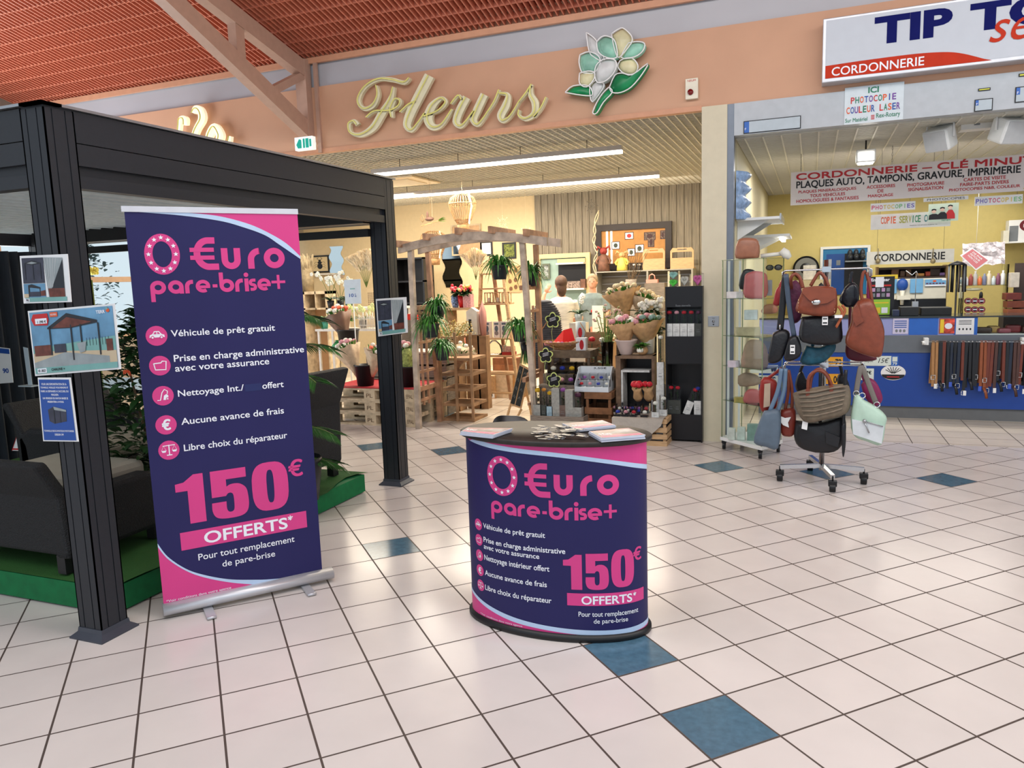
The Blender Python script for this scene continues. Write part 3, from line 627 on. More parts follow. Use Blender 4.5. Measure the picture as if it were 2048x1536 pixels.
m = MB(); m.cyl(((a.x+b.x)/2-.01,7.40,b.z+.06),((a.x+b.x)/2-.01,7.385,b.z+.06), .026); m.build('button', mat('dark_red_plastic', (120,20,20), .35), al)
a = at(1416,632,7.42); b = at(1438,653,7.42); sw = thing('key_switch', 'square brushed metal key switch plate on the cream pillar', 'switch', ((a.x+b.x)/2,7.425,b.z)); m = MB(); m.box((a.x,7.418,b.z),(b.x,7.427,a.z)); m.build('plate', STEEL, sw, bevel=.002)
m = MB(); cx, cz = (a.x+b.x)/2, (a.z+b.z)/2; m.cyl((cx,7.418,cz),(cx,7.408,cz), .012, n=12); 
F = wallF(7.417); stroke(m, [(cx-.012,cz+.03),(cx+.012,cz+.03)], .003, F, .001, 1); poly(m, [(cx-.01,cz-.025),(cx+.01,cz-.025),(cx,cz-.04)], F, .001, 1); m.build('key_cylinder', [STEEL, INK], sw)
# big cobbler sign
Y = 7.28; xa = at(1645,100,Y).x; zt, zb = at(1645,38,Y).z, at(1645,166,Y).z
tt = thing('shop_sign', 'large white box sign reading TIP TOP above the cobbler', 'sign', (xa,7.44,zb))
m = MB(); m.box((xa,Y,zb),(xa+2.6,7.44,zt)); m.build('frame', mat('sign_aluminium', (190,192,198), .35, .5), tt, bevel=.006)
F = wallF(Y-.001); m = MB(); rect(m, xa+.025,zb+.03,xa+2.57,zt-.02, F, .001, 0)
B_ = BX(1748,86,1906,20,Y); z0 = at(1767,88,Y).z; z1 = at(1746,36,Y).z; h = z1-z0
write(m, 'TIP', (B_[0],z0,B_[2],z1), F, .003, 1, .045); xT = at(1939,50,Y).x; write(m, 'TOP', (xT,z0,xT+.85,z1), F, .003, 1, .045)
write(m, 'service', (at(1977,95,Y).x, z0-.10, at(1977,95,Y).x+.95, z0+.13), F, .006, 2, .0, shear=.35)
q = lambda a, b: (at(1348+a*.3418,b*.3418,Y).x, at(1348+a*.3418,b*.3418,Y).z)
poly(m, [(xa+.026,zb+.031)]+[q(1860,352)]+[tuple(p) for p in spl([q(1815,345),q(1700,316),q(1600,305),q(1450,312),q(1290,330),q(1080,358)])]+[(xa+.026,q(880,388)[1])], F, .002, 2)
a0, a1 = q(922,447), q(1465,322); write(m, 'CORDONNERIE', (a0[0],zb+.045,a1[0],zb+.045+(q(922,395)[1]-q(922,447)[1])*.98), F, .004, 3, .01)
m.build('face', [mat('sign_white', (198,205,214), .6, var=.01, spec=.2), mat('sign_navy', (18,24,92), .7, spec=.1), mat('sign_red', (190,52,26), .6, spec=.2), PWHITE], tt)
# header board over the cobbler
hd = MB(); hd.box((-.694,FY-.012,2.875),(6.5,FY+.10,3.16)); struct(hd.build('trim_7', mat('header_pale_grey', (178,184,190), .4)))
Y = FY-.014; F = wallF(Y)
def panel(mb, b, F, mi, th=.006):
    u0, v0, u1, v1 = b; mb.add([F(u,v,e) for e in (0,th) for u, v in ((u0,v0),(u1,v0),(u1,v1),(u0,v1))], [(0,3,2,1),(4,5,6,7),(0,1,5,4),(1,2,6,5),(2,3,7,6),(3,0,4,7)], mi)
PLM = [INK, mat('plate_grey', (176,188,196), .4), mat('plate_blue', (40,96,180), .4), PWHITE, mat('plate_yellow', (226,226,60), .4)]
def plate(x0, y0, x1, y1, lab, small=True, yellow=False):
    b = BX(x0,y0,x1,y1,Y); m = MB(); panel(m, b, F, 0); g_ = .007; w_ = b[2]-b[0]; h_ = b[3]-b[1]
    rect(m, b[0]+g_,b[1]+g_,b[2]-g_,b[3]-g_, F, .007, 4 if yellow else 1)
    if not yellow:
        rect(m, b[0]+g_,(b[1]+h_*.5 if small else b[1]+g_),b[0]+(w_*.22 if small else w_*.10),b[3]-g_, F, .008, 2); write(m, 'F', (b[0]+.012,b[1]+(h_*.55 if small else .03),b[0]+.024,b[1]+(h_*.7 if small else .05)), F, .009, 3)
    return solo(m, 'number_plate', PLM, lab, 'number plate', 'sample number plates on the header board')
plate(1487,268,1602,231,'long blank number plate with blue end on the header board, left of all plates', False)
plate(1948,224,1986,196,'square blank number plate with blue corner right of the copy poster')
plate(2029,206,2075,170,'blank number plate cut by the right edge of the view')
plate(1956,183,1981,175,'tiny yellow number plate above a square blank plate', True, True)
plate(2037,154,2062,145,'tiny yellow number plate at the right edge of the view', True, True)
# ICI PHOTOCOPIE poster
b = BX(1688,250,1808,180,Y); m = MB(); F = wallF(Y); panel(m, b, F, 0, .004); u0,v0,u1,v1 = b; w_, h_ = u1-u0, v1-v0
v1 = at(1690,180,Y).z; v0 = at(1690,250,Y).z; h_ = v1-v0; m = MB(); panel(m, (u0,v0,u1,v1+.015), F, 0, .004)
cols = [1,2,3,4,5]
def rain(s, x0, y0, x1, y1, st=0):
    n = len(s)
    for i, ch in enumerate(s):
        g_ = .3 if ch == 'I' else 0
        if ch != ' ': write(m, ch, (x0+(x1-x0)*(i+.08+g_)/n, y0, x0+(x1-x0)*(i+.92-g_)/n, y1), F, .006, cols[(i+st)%5], .02)
write(m, 'ICI', (u0+w_*.40,v0+h_*.83,u0+w_*.58,v0+h_*1.0), F, .006, 2, .03); rain('PHOTOCOPIE', u0+w_*.10, v0+h_*.58, u0+w_*.88, v0+h_*.76); rain('COULEUR LASER', u0+w_*.03, v0+h_*.30, u0+w_*.95, v0+h_*.49, 2)
write(m, 'Sur Matériel', (u0+w_*.02,v0+h_*.06,u0+w_*.40,v0+h_*.17), F, .006, 2, .01); write(m, 'Rex-Rotary', (u0+w_*.55,v0+h_*.07,u0+w_*.95,v0+h_*.24), F, .006, 2, .01)
for k in range(4): rect(m, u0+w_*.46,v0+h_*(.08+.035*k),u0+w_*.52,v0+h_*(.10+.035*k), F, .006, 1)
solo(m, 'poster', [mat('poster_pale', (206,216,222), .5), RED, GREEN, ORANGE, BLUE, mat('purple_print', (110,60,150), .5)], 'poster reading ICI PHOTOCOPIE COULEUR LASER on the header board', 'poster')
# ================================================================== TUBE LIGHTS OF THE FLOWER SHOP
TL = mat('lit_tube', (255,250,235), .4, var=0, emit=3.2)
def tube_light(x0, x1, y, z, lab):
    t = thing('tube_light', lab, 'ceiling light', (x0,y,z), 0, 'linear tube lights under the flower shop ceiling')
    m = MB(); m.box((x0,y-.03,z+.02),(x1,y+.03,z+.07)); m.build('housing', mat('light_housing', (180,172,165), .5), t)
    m = MB(); m.box((x0,y-.026,z-.018),(x1,y+.026,z+.02)); m.build('diffuser', TL, t)
    n = 4
    for i in range(n):
        x = x0+(x1-x0)*(i+.5)/n; m = MB(); m.cyl((x,y,z+.07),(x,y,3.17), .004, n=6); m.build('hanger', BLACK, t)
tube_light(-5.21, -1.99, 8.50, 3.0, 'long white tube light nearest the shop front'); tube_light(-6.6, -2.02, 10.85, 3.0, 'long white tube light hanging deeper inside the flower shop')
a = atz(800,363,3.15); m = MB(); m.box((a.x-.45,a.y-.45,3.135),(a.x+.45,a.y+.45,3.158)); m.box((a.x-.3,a.y-.3,3.125),(a.x+.3,a.y+.3,3.136),1); solo(m, 'air_vent', [mat('vent_cream', (226,206,170), .5), mat('vent_face', (206,190,160), .5)], 'square cream ceiling cassette vent behind the nearest tube light', 'vent')
# ================================================================== POSTERS ON THE PERGOLA
def quadF(c, Y, e0=0.):
    """c = four photo corners tl, tr, br, bl on the plane y = Y"""
    P = [at(x,y,Y) for x, y in c]
    return lambda u, v, e=0.: (P[3]*(1-u)+P[2]*u)*(1-v)+(P[0]*(1-u)+P[1]*u)*v+Vector((0,-e-e0,0))
def slab(mb, F, mi=0, th=.004, n=6):
    vs = [F(u,v,e) for e in (0,th) for u, v in ((0,0),(1,0),(1,1),(0,1))]; mb.add(vs, [(0,3,2,1),(4,5,6,7),(0,1,5,4),(1,2,6,5),(2,3,7,6),(3,0,4,7)], mi)
PO = [PAPER, SKYB, SLATE, DARK, TEALG, mat('poster_grey', (150,158,160), .4, var=.1), BROWNP, RED, PWHITE, INK, BLUE, ORANGE, mat('sand_print', (200,180,150), .5)]
def photo_trio(c, Y, lab):
    m = MB(); F = quadF(c, Y); slab(m, F); L = .0055
    rect(m, .04,.42,.50,.95, F, L, 2); rect(m, .04,.12,.50,.41, F, L, 1); poly(m, [(.5,.95),(.90,.93),(.90,.12),(.56,.12)], F, L, 5); poly(m, [(.90,.90),(.90,.30),(.64,.30)], F, L+.001, 3); poly(m, [(.56,.30),(.90,.30),(.90,.12),(.58,.12)], F, L+.001, 6)
    for k in range(5): stroke(m, [(.53+.06*k,.93),(.58+.02*k,.32)], .004, F, L+.001, 0)
    poly(m, [(.08,.84),(.26,.90),(.44,.84),(.26,.80)], F, L+.001, 3); poly(m, [(.15,.84),(.26,.87),(.38,.84),(.26,.82)], F, L+.002, 5)
    for u in (.10,.27,.43): rect(m, u,.5,u+.012,.84, F, L+.001, 3)
    poly(m, [(.14,.38),(.22,.40),(.40,.33),(.40,.30),(.2,.33),(.14,.33)], F, L+.001, 3); rect(m, .14,.14,.17,.36, F, L+.001, 3); rect(m, .38,.14,.395,.32, F, L+.001, 3); rect(m, .17,.14,.38,.24, F, L+.001, 2); poly(m, [(.4,.25),(.5,.27),(.5,.15),(.4,.15)], F, L+.001, 6); rect(m, .04,.12,.14,.2, F, L+.001, 12)
    rect(m, .06,.03,.93,.12, F, L, 4); rect(m, .06,.035,.15,.10, F, L+.001, 8); write(m, '90', (.075,.045,.135,.09), F, L+.002, 9, .02)
    solo(m, 'poster', PO, lab, 'poster')
photo_trio([(41,512),(136,508),(144,604),(49,607)], 2.375, 'small product poster with three pergola photos, topmost on the front pergola post')
photo_trio([(752,598),(813,594),(816,665),(757,673)], 5.17, 'product poster with three pergola photos on the rear pergola post')
m = MB(); F = quadF([(57,622),(230,607),(243,738),(72,752)], 2.38); slab(m, F); L = .0055
rect(m, .02,.03,.98,.97, F, L, 1); poly(m, [(.02,.42),(.98,.52),(.98,.20),(.02,.20)], F, L+.0005, 4); poly(m, [(.02,.34),(.25,.36),(.98,.30),(.98,.12),(.02,.12)], F, L+.001, 12); poly(m, [(.02,.20),(.4,.33),(.9,.22),(.9,.12),(.02,.12)], F, L+.0015, 5)
poly(m, [(.22,.72),(.46,.92),(.80,.78),(.80,.74),(.50,.69),(.22,.70)], F, L+.002, 3); poly(m, [(.28,.71),(.46,.86),(.74,.76),(.5,.70)], F, L+.003, 6)
for u, v in ((.24,.30),(.49,.20),(.60,.33),(.80,.25)): rect(m, u,v,u+.016,.74, F, L+.003, 3)
rect(m, .04,.30,.24,.46, F, L+.002, 6); rect(m, .28,.33,.42,.46, F, L+.003, 2); poly(m, [(.55,.45),(.66,.47),(.64,.32),(.58,.30)], F, L+.004, 5); rect(m, .88,.30,.95,.48, F, L+.002, 6)
for k in range(8): rect(m, .66+.035*k,.4,.664+.035*k,.52, F, L+.002, 3)
rect(m, .02,.03,.98,.12, F, L+.002, 4); rect(m, .05,.04,.16,.11, F, L+.003, 8); write(m, '03 .0023', (.06,.055,.15,.095), F, L+.004, 9, .02); write(m, 'CHAUNE +', (.22,.06,.38,.10), F, L+.004, 9, .02)
poly(m, [(.04,.86),(.07,.94),(.24,.94),(.25,.84),(.23,.76),(.07,.77)], F, L+.003, 7); rect(m, .09,.79,.23,.87, F, L+.004, 8); write(m, '1 290 €', (.12,.80,.22,.84), F, L+.005, 9, .01); rect(m, .27,.88,.36,.95, F, L+.003, 11); write(m, 'NOUVEAU', (.28,.90,.35,.93), F, L+.004, 8, .01)
write(m, 'TERR', (.80,.87,.90,.92), F, L+.003, 8, .03); oval(m, .93,.91,.02,.03, F, L+.003, 11, 10); oval(m, .92,.94,.012,.02, F, L+.003, 4, 10)
solo(m, 'poster', PO, 'large landscape poster of a pergola on a terrace, taped across the front post', 'poster')
m = MB(); F = quadF([(77,755),(142,755),(158,883),(88,882)], 2.38); slab(m, F); rect(m, .04,.02,.96,.97, F, L, 10)
for k, s in enumerate(('POUR UNE DEMONSTRATION DE LA', 'TONNELLE, VEUILLEZ VOUS RENDRE ET', "FAIRE LA DEMANDE A L'ACCUEIL DU", 'MAGASIN.', 'UN VENDEUR DU RAYON BASSE SE', 'PRESENTERA A VOUS.')):
    w_ = min(.42, .0135*len(s)); write(m, s, (.5-w_,.885-.055*k,.5+w_,.915-.055*k), F, L+.001, 8, .02)
for k, s in enumerate(('TONNELLE BIOCLIMATIQUE MOTORISEE', 'DESIGN 3M')): w_ = min(.43, .0138*len(s)); write(m, s, (.5-w_,.15-.055*k,.5+w_,.18-.055*k), F, L+.001, 8, .02)
poly(m, [(.24,.50),(.42,.55),(.78,.50),(.76,.32),(.40,.28),(.26,.32)], F, L+.001, 2); poly(m, [(.42,.55),(.78,.50),(.78,.47),(.42,.50)], F, L+.002, 5); rect(m, .41,.29,.43,.52, F, L+.002, 3); rect(m, .59,.30,.60,.48, F, L+.002, 3)
solo(m, 'poster', PO, 'narrow blue notice with white text, lowest on the front pergola post', 'poster')
# ================================================================== PLANTS (generic)
LEAF = mat('leaf_dark', (30,66,26), .5, var=.25, vs=8); LEAFM = mat('leaf_mid', (62,124,42), .45, var=.3, vs=8); LEAFL = mat('leaf_light', (120,160,70), .5, var=.25, vs=8); LEAFS = mat('leaf_shade', (22,46,24), .5, var=.25, vs=8)
POT = mat('black_pot', (24,26,30), .45); STEM = mat('stem', (92,110,50), .6); WOODB = mat('bark', (96,76,54), .8, var=.2, bump=.4)
def leaf_at(m, p, d, L, w, droop=.3, mi=0, rnd=random):
    d = Vector(d).normalized(); side = d.cross(Vector((0,0,1)))
    if side.length < .05: side = Vector((1,0,0))
    side.normalize(); side = (side+Vector((0,0,rnd.uniform(-.5,.5)))).normalized(); p = Vector(p)
    pts = [p, p+d*L*.33, p+d*L*.7+Vector((0,0,-droop*L*.15)), p+d*L+Vector((0,0,-droop*L*.45))]
    m.blade(pts, [.15*w, w, w*.8, .02*w], side, mi, .15)
def rdir(zlo=-.3, zhi=1.): 
    t = random.uniform(0, 2*PI); z = random.uniform(zlo, zhi); return Vector((math.cos(t), math.sin(t), z))
def shrub(loc, rx, ry, h, n, L, w, lab, cat='plant', z0=.25, flowers=None, pot=True, name='potted_shrub', leafm=None):
    t = thing(name, lab, cat, loc); m = MB()
    for i in range(n):
        a = random.uniform(0,2*PI); q = random.random()**.5; z = z0+(h-z0)*random.random(); f = math.sin(PI*min(1,max(.08,(z-z0)/(h-z0)))*.85+.35)
        p = Vector((rx*q*f*math.cos(a), ry*q*f*math.sin(a), z)); d = Vector((math.cos(a),math.sin(a),random.uniform(-.3,.9))); leaf_at(m, p, d, L*random.uniform(.6,1.2), w, .5)
    m.build('foliage', leafm or LEAF, t, local=True)
    m = MB()
    for k in range(5): a = k*1.3; m.tube([(0.02*math.cos(a),.02*math.sin(a),.2),(rx*.3*math.cos(a),ry*.3*math.sin(a),h*.5),(rx*.5*math.cos(a),ry*.5*math.sin(a),h*.9)], [.012,.009,.004], 5)
    m.build('stem', WOODB, t, local=True)
    if pot: m = MB(); m.lathe([(.13,0),(.17,.28),(.175,.30),(.16,.30),(.15,.26),(0,.26)], n=20); m.build('pot', POT, t, local=True)
    if flowers:
        m = MB()
        for i in range(flowers[0]):
            a = random.uniform(0,2*PI); z = random.uniform(*flowers[3]); p = Vector((rx*.95*math.cos(a), ry*.95*math.sin(a), z)); d = rdir(-.6,.2)
            for k in range(5): leaf_at(m, p, d+rdir(-.6,.3)*.6, flowers[2], flowers[2]*.4, .6)
        m.build('blossoms', flowers[1], t, local=True)
    return t
def palm(loc, h, fronds, L, lab, seed=3):
    random.seed(seed); t = thing('potted_palm', lab, 'plant', loc); m = MB(); s = MB()
    for (az, z, up, ln) in fronds:
        d = Vector((math.cos(az), math.sin(az), 0)); pts = [Vector((0,0,.3)).lerp(Vector((0,0,z)), .9)]
        for k in range(1, 9): u = k/8; pts.append(Vector((0,0,z))+d*ln*u+Vector((0,0,up*ln*math.sin(u*PI*.62)-.25*ln*u*u)))
        s.tube(pts, [.008]*4+[.005]*5, 5); side = d.cross(Vector((0,0,1)))
        for k in range(2, 9):
            for q in (0,.33,.66):
                if k == 8 and q: continue
                a = pts[k].lerp(pts[min(k+1,8)], q); 
                for sg_ in (-1,1): leaf_at(m, a, side*sg_*.75+d*.75+Vector((0,0,-.15)), L*(1.05-.05*abs(k-5)), .013, .5)
    m.build('fronds', mat('palm_green', (46,92,38), .45, var=.3, vs=8), t, local=True); s.tube([(0,0,.2),(0,0,h*.6)], .02, 6); s.build('stem', STEM, t, local=True)
    m = MB(); m.lathe([(.13,0),(.17,.28),(.16,.30),(.15,.26),(0,.26)], n=20); m.build('pot', POT, t, local=True); return t
def spider(p, size, lab, group='green hanging plants on the wooden arch', pot=.092, n=90, down=.8, name='spider_plant'):
    """trailing strap-leaved plant, p = centre of the pot rim"""
    p = Vector(p); t = thing(name, lab, 'plant', (p.x,p.y,p.z-pot*1.6), 0, group); m = MB(); z0 = pot*1.55
    for i in range(n):
        a = random.uniform(0,2*PI); el = random.uniform(.45,1.4); dn = random.uniform(1.0,1.75)*down/.8; L = size*random.uniform(.7,1.15); d = Vector((math.cos(a),math.sin(a),0)); pts = []; 
        for k in range(7): u = k/6; pts.append(Vector((0,0,z0))+d*(.3*pot+L*u*.8*math.cos(el)+.16*L*u)+Vector((0,0,L*(1.5*math.sin(el)*u-dn*u*u))))
        m.blade(pts, [.014,.020,.022,.021,.017,.011,.002], d.cross(Vector((0,0,1))), 0, .2)
    m.build('foliage', [mat('strap_leaf', (70,134,56), .4, var=.35, vs=20)], t, local=True)
    m = MB(); m.lathe([(pot*.72,0),(pot,pot*1.5),(pot*1.06,pot*1.5),(pot*1.06,pot*1.62),(pot*.9,pot*1.62),(pot*.85,pot*1.4),(0,pot*1.4)], n=18); m.build('pot', mat('blue_grey_pot', (34,42,52), .45), t, local=True); return t
# ================================================================== UNDER THE PERGOLA
WK = mat('black_wicker', (30,31,34), .6, var=.3, vs=120, bump=.8, bs=160); CUSH = mat('beige_cushion', (150,144,130), .8, bump=.1)
def armchair(loc, rz_, w, d, lab, backh=.8, cush=True, group=None, arm=.58):
    t = thing('wicker_armchair', lab, 'armchair', loc, rz_, group)
    m = MB(); m.box((-w/2+.06,-d/2+.04,.10),(w/2-.06,d/2-.08,.36)); m.build('seat', WK, t, local=True, bevel=.02)
    for s in (-1,1):
        m = MB(); x0 = s*w/2; pr = [(-d/2,.08),(d/2,.08),(d/2,arm*.9),(d/2-.10,arm),(-d/2+.12,arm*1.02),(-d/2+.03,arm*.96),(-d/2,arm*.86)]
        FF = lambda u, v, e=0., x0=x0, s=s: Vector((x0-s*e,u,v)); m.prism(pr, FF, .11); m.build('armrest', WK, t, local=True, bevel=.03)
        for y in (-d/2+.04,d/2-.04): l = MB(); l.box((x0-s*.075-.03,y-.03,0),(x0-s*.075+.03,y+.03,.10)); l.build('leg', BLACK, t, local=True)
    m = MB(); FF = lambda u, v, e=0.: Vector((-w/2+e,u,v)); m.prism([(d/2-.14,.10),(d/2,.10),(d/2+.02,arm),(d/2+.13,backh),(d/2+.06,backh+.01),(d/2-.10,arm*.8)], FF, w); m.build('backrest', WK, t, local=True, bevel=.02)
    if cush: m = MB(); m.box((-w/2+.11,-d/2+.02,.36),(w/2-.11,d/2-.14,.48)); m.build('cushion', CUSH, t, local=True, bevel=.04)
    return t
armchair((-4.05,2.97,.166), R(180), .95, .66, 'black wicker armchair nearest the camera at the left edge', .62, arm=.42)
armchair((-4.62,3.80,.166), R(90), .80, .70, 'black wicker armchair with beige cushion in the middle of the platform', .74)
armchair((-3.70,4.60,.166), R(-95), .58, .56, 'black wicker armchair with flared back behind the banner', .84, False, arm=.56)
tb_ = thing('garden_table', 'black glass topped garden table carrying price cards', 'table', (-5.15,4.52,.166))
m = MB(); m.box((-.6,-.26,.69),(.66,.36,.72)); m.build('tabletop', mat('black_glass', (14,16,18), .08), tb_, local=True)
for x, y in ((-.55,-.2),(.6,-.2),(.6,.3),(-.55,.3)): m = MB(); m.box((x-.03,y-.03,0),(x+.03,y+.03,.69)); m.build('leg', BLACK, tb_, local=True)
m = MB(); F = quadF([(52,819),(84,820),(68,902),(25,901)], 3.62); slab(m, F); L = .0055; rect(m, .03,.90,.97,.98, F, L, 7); rect(m, .02,.02,.98,.06, F, L, 7); write(m, 'PROMOTION', (.1,.91,.9,.97), F, L+.001, 8, .03); write(m, '139', (.12,.35,.78,.58), F, L, 10, .03); write(m, '€', (.82,.5,.9,.58), F, L, 10, .03); rect(m, .6,.72,.9,.87, F, L, 3)
for k in range(4): stroke(m, [(.12,.86-.04*k),(.4,.86-.04*k)], .012, F, L, 9)
rect(m, 0,0,.02,1, F, L, 7); rect(m, .98,0,1,1, F, L, 7); solo(m, 'price_card', PO, 'white price card with red border reading 139 leaning on wicker', 'price card')
m = MB(); F = quadF([(-20,692),(20,697),(27,765),(-12,768)], 4.35); slab(m, F); rect(m, .02,.84,.98,.98, F, L, 10); write(m, '90', (.55,.28,.85,.42), F, L, 10, .03); solo(m, 'price_card', PO, 'white price card with blue heading on the black table, cut by left edge', 'price card')
m = MB(); F = quadF([(47,694),(56,696),(65,770),(57,770)], 4.38); slab(m, F); a = at(57,771,4.38); m.box((a.x-.10,4.36,a.z-.01),(a.x+.06,4.44,a.z)); solo(m, 'card_holder', [mat('clear_acrylic', (200,214,224), .1), PAPER], 'clear acrylic card holder seen edge on upon the black table', 'card holder')
random.seed(5)
shrub((-3.80,3.52,.166), .36, .34, 1.36, 1400, .10, .038, 'tall dark leafy shrub with hanging orange trumpet flowers behind the banner', flowers=(16, mat('orange_trumpet', (226,96,60), .5), .045, (.85,1.32)), name='flowering_shrub')
palm((at(585,800,4.15).x,4.15,.166), 1.1, [(R(0),1.24,.25,.26),(R(25),1.04,.25,.27),(R(-15),.86,.16,.26),(R(10),.52,.05,.28),(R(30),.30,.0,.26),(R(120),1.2,.4,.4),(R(200),1.1,.4,.4)], .17, 'potted palm with feathery fronds reaching out beside the banner')
# plants seen through the pergola by the glazed wall
a = at(205,575,5.75); shrub((-5.1,5.95,0), .24, .24, 1.45, 200, .12, .05, 'bushy green plant on the floor behind the pergola, against the window light', z0=.9, name='potted_ficus', leafm=LEAFM)
m = MB()
for i in range(60): d = rdir(); q = at(183,545,6.3)+d*.06*random.random(); m.ell(q, .022, 0, 6, 4)
q = at(183,560,6.3); m.tube([(q.x,6.3,.0),(q.x,6.3,q.z)], .01, 6, 1); m.lathe([(.1,0),(.13,.22),(0,.22)], (q.x,6.3,0), 14, 2); solo(m, 'yellow_blossom_plant', [mat('yellow_blossom', (226,214,90), .6), STEM, POT], 'yellow blossoming standard plant by the bright window', 'plant')
tr = thing('tree', 'grey green conifer outside the bright window', 'tree', (-12.5,10.2,0)); m = MB()
for i in range(420):
    a = random.uniform(0,2*PI); z = random.uniform(.8,2.55); q = random.random()**.5*.62*math.sin(PI*min(1,(z-.5)/2.2)); leaf_at(m, (q*math.cos(a),q*math.sin(a),z), rdir(-.6,.9), .12, .07)
m.build('foliage', mat('conifer', (96,120,126), .7, var=.2), tr, local=True); m = MB(); m.cyl((0,0,0),(0,0,2.3), .06, .03, 8); m.build('trunk', WOODB, tr, local=True)
# ================================================================== FLOWER SHOP
random.seed(21)
PINE = mat('pine_wood', (196,160,118), .65, var=.12, vs=4, wave=(3,3,40)); PALW = mat('pallet_wood', (196,176,146), .8, var=.2, vs=10, bump=.3); GREYW = mat('weathered_wood', (132,120,108), .8, var=.25, vs=6, wave=(2,2,30), bump=.3)
DRIFT = mat('whitewashed_wood', (186,168,150), .75, var=.22, vs=8, bump=.3); REDW = mat('rafter_wood', (170,128,98), .7, var=.2, vs=8); CARD = mat('kraft_paper', (190,150,106), .7, var=.12, vs=20, bump=.4, bs=30); CARDL = mat('pale_kraft', (204,180,150), .7, var=.1, vs=20, bump=.4, bs=30)
CLEAR = pane_mat('clear_plastic', (.93,.94,.95), .2); TERRA = mat('terracotta', (190,110,84), .6, var=.05); CERW = mat('white_ceramic', (214,206,194), .35, var=.05); BLKW = mat('black_lacquer', (20,20,24), .35, var=.05)
FW = mat('white_blossom', (236,234,222), .6, var=.08, vs=60); FP = mat('pink_blossom', (224,160,170), .6, var=.15, vs=60); FR = mat('red_rose', (196,24,44), .5, var=.2, vs=60); FV = mat('violet_blossom', (160,90,170), .6, var=.15); FY_ = mat('yellow_blossom_b', (232,184,40), .6, var=.1); FO = mat('coral_blossom', (232,110,80), .6, var=.15)
DRY = mat('dried_grass', (230,210,174), .8, var=.15); WICK = mat('natural_wicker', (166,124,80), .7, var=.2, vs=30); GREENC = mat('green_glaze', (44,130,20), .12, var=.05, coat=.5); CHALK = mat('chalkboard', (38,44,46), .7, var=.15)
def wb(x0, y0, x1, y1, Y): a, b = at(x0,y1,Y), at(x1,y0,Y); return a.x, a.z, b.x, b.z
def ctr(x, y, Y): return at(x,y,Y)
def noise_lathe(m, prof, c, n, amp, mi=0, k=7):
    o = len(m.v); m.lathe(prof, c, n, mi); rows = len(prof); cc = Vector(c)
    for i in range(rows):
        for j in range(n):
            p = m.v[o+i*n+j]; d = p-cc; f = 1+amp*(i/(rows-1))*math.sin(j*2*PI*k/n)*.5; m.v[o+i*n+j] = cc+Vector((d.x*f,d.y*f,d.z+amp*.3*(i/(rows-1))*math.sin(j*2*PI*k/n+1)*prof[i][0]))
def rosef(m, p, r, mi):
    p = Vector(p); m.ell(p, (r,r,r*.8), mi, 8, 5)
    for k in range(5): a = k*1.257; m.ell(p+Vector((math.cos(a)*r*.55,math.sin(a)*r*.55,-r*.1)), (r*.6,r*.6,r*.75), mi, 6, 4)
def bouquet(p, h, r, lab, paper, fm, group=None, nf=9, fr=.03, tilt=(0,0), greens=10, name='bouquet'):
    t = thing(name, lab, 'bouquet', p, 0, group); m = MB(); noise_lathe(m, [(.03,0),(.05,h*.2),(r*.75,h*.55),(r*1.05,h*.78)], (0,0,0), 28, .22)
    Mt = Matrix.Rotation(tilt[0],4,'Y') @ Matrix.Rotation(tilt[1],4,'X'); m.xf(Mt).build('wrapping_paper', paper, t, local=True)
    m = MB()
    for i in range(nf): a = i*2.4; q = r*.85*((i+.5)/nf)**.5; rosef(m, (q*math.cos(a), q*math.sin(a), h*(1.0-.22*(q/r)**2)), fr*random.uniform(.8,1.15), i%len(fm))
    m.xf(Mt).build('blossoms', fm, t, local=True)
    if greens:
        m = MB()
        for i in range(greens*3): a = random.uniform(0,2*PI); q = r*random.uniform(.2,.9); leaf_at(m, (q*math.cos(a),q*math.sin(a),h*.7), (math.cos(a)*.5,math.sin(a)*.5,1), h*.25, .02, .3)
        m.xf(Mt).build('leaves', LEAFM, t, local=True)
    return t
def bucket(p, h, r, lab, group='black flower buckets on the pallet stage'):
    t = thing('flower_bucket', lab, 'bucket', p, 0, group); m = MB(); m.lathe([(r*.78,0),(r,h*.94),(r*1.06,h*.94),(r*1.06,h),(r*.95,h),(r*.75,.02),(0,.02)], n=24); m.build('body', POT, t, local=True); return t
# --- pallet stage
def pallet(z, lab):
    t = thing('wooden_pallet', lab, 'pallet', (-4.76,7.83,z), 0, 'pallets stacked as a stage'); 
    m = MB()
    for i in range(5): y = -.40+i*.175; m.box((-.6,y,.122),(.6,y+.13,.144))
    m.build('top_boards', PALW, t, local=True)
    m = MB(); 
    for y in (-.4,-.05,.30): m.box((-.6,y,.0),(.6,y+.10,.022)); 
    m.build('bottom_boards', PALW, t, local=True); m = MB()
    for x in (-.6,-.0725,.455): m.box((x,-.4,.10),(x+.145,.4,.122))
    m.build('stringers', PALW, t, local=True)
    for x in (-.6,-.0725,.455):
        for y in (-.4,-.05,.30):
            m = MB(); m.box((x,y,.022),(x+.145,y+.10,.10)); F = plane(t_loc((x,y,.0)),(1,0,0),(0,0,1),(0,-1,0))
            if y < -.3: write(m, 'EPAL' if x > .3 else 'PL', (.03,.04,.115,.085), lambda u,v,e,x=x,y=y: Vector((x+u,y-e,v)), .001, 1)
            m.build('block', [PALW, mat('brand_ink', (96,70,48), .8)], t, local=True)
def t_loc(p): return Vector(p)
for k, s in enumerate(('lowest', 'middle', 'topmost')): pallet(.145*k, s+' wooden pallet of the stack carrying the flower buckets')
SZ = .436
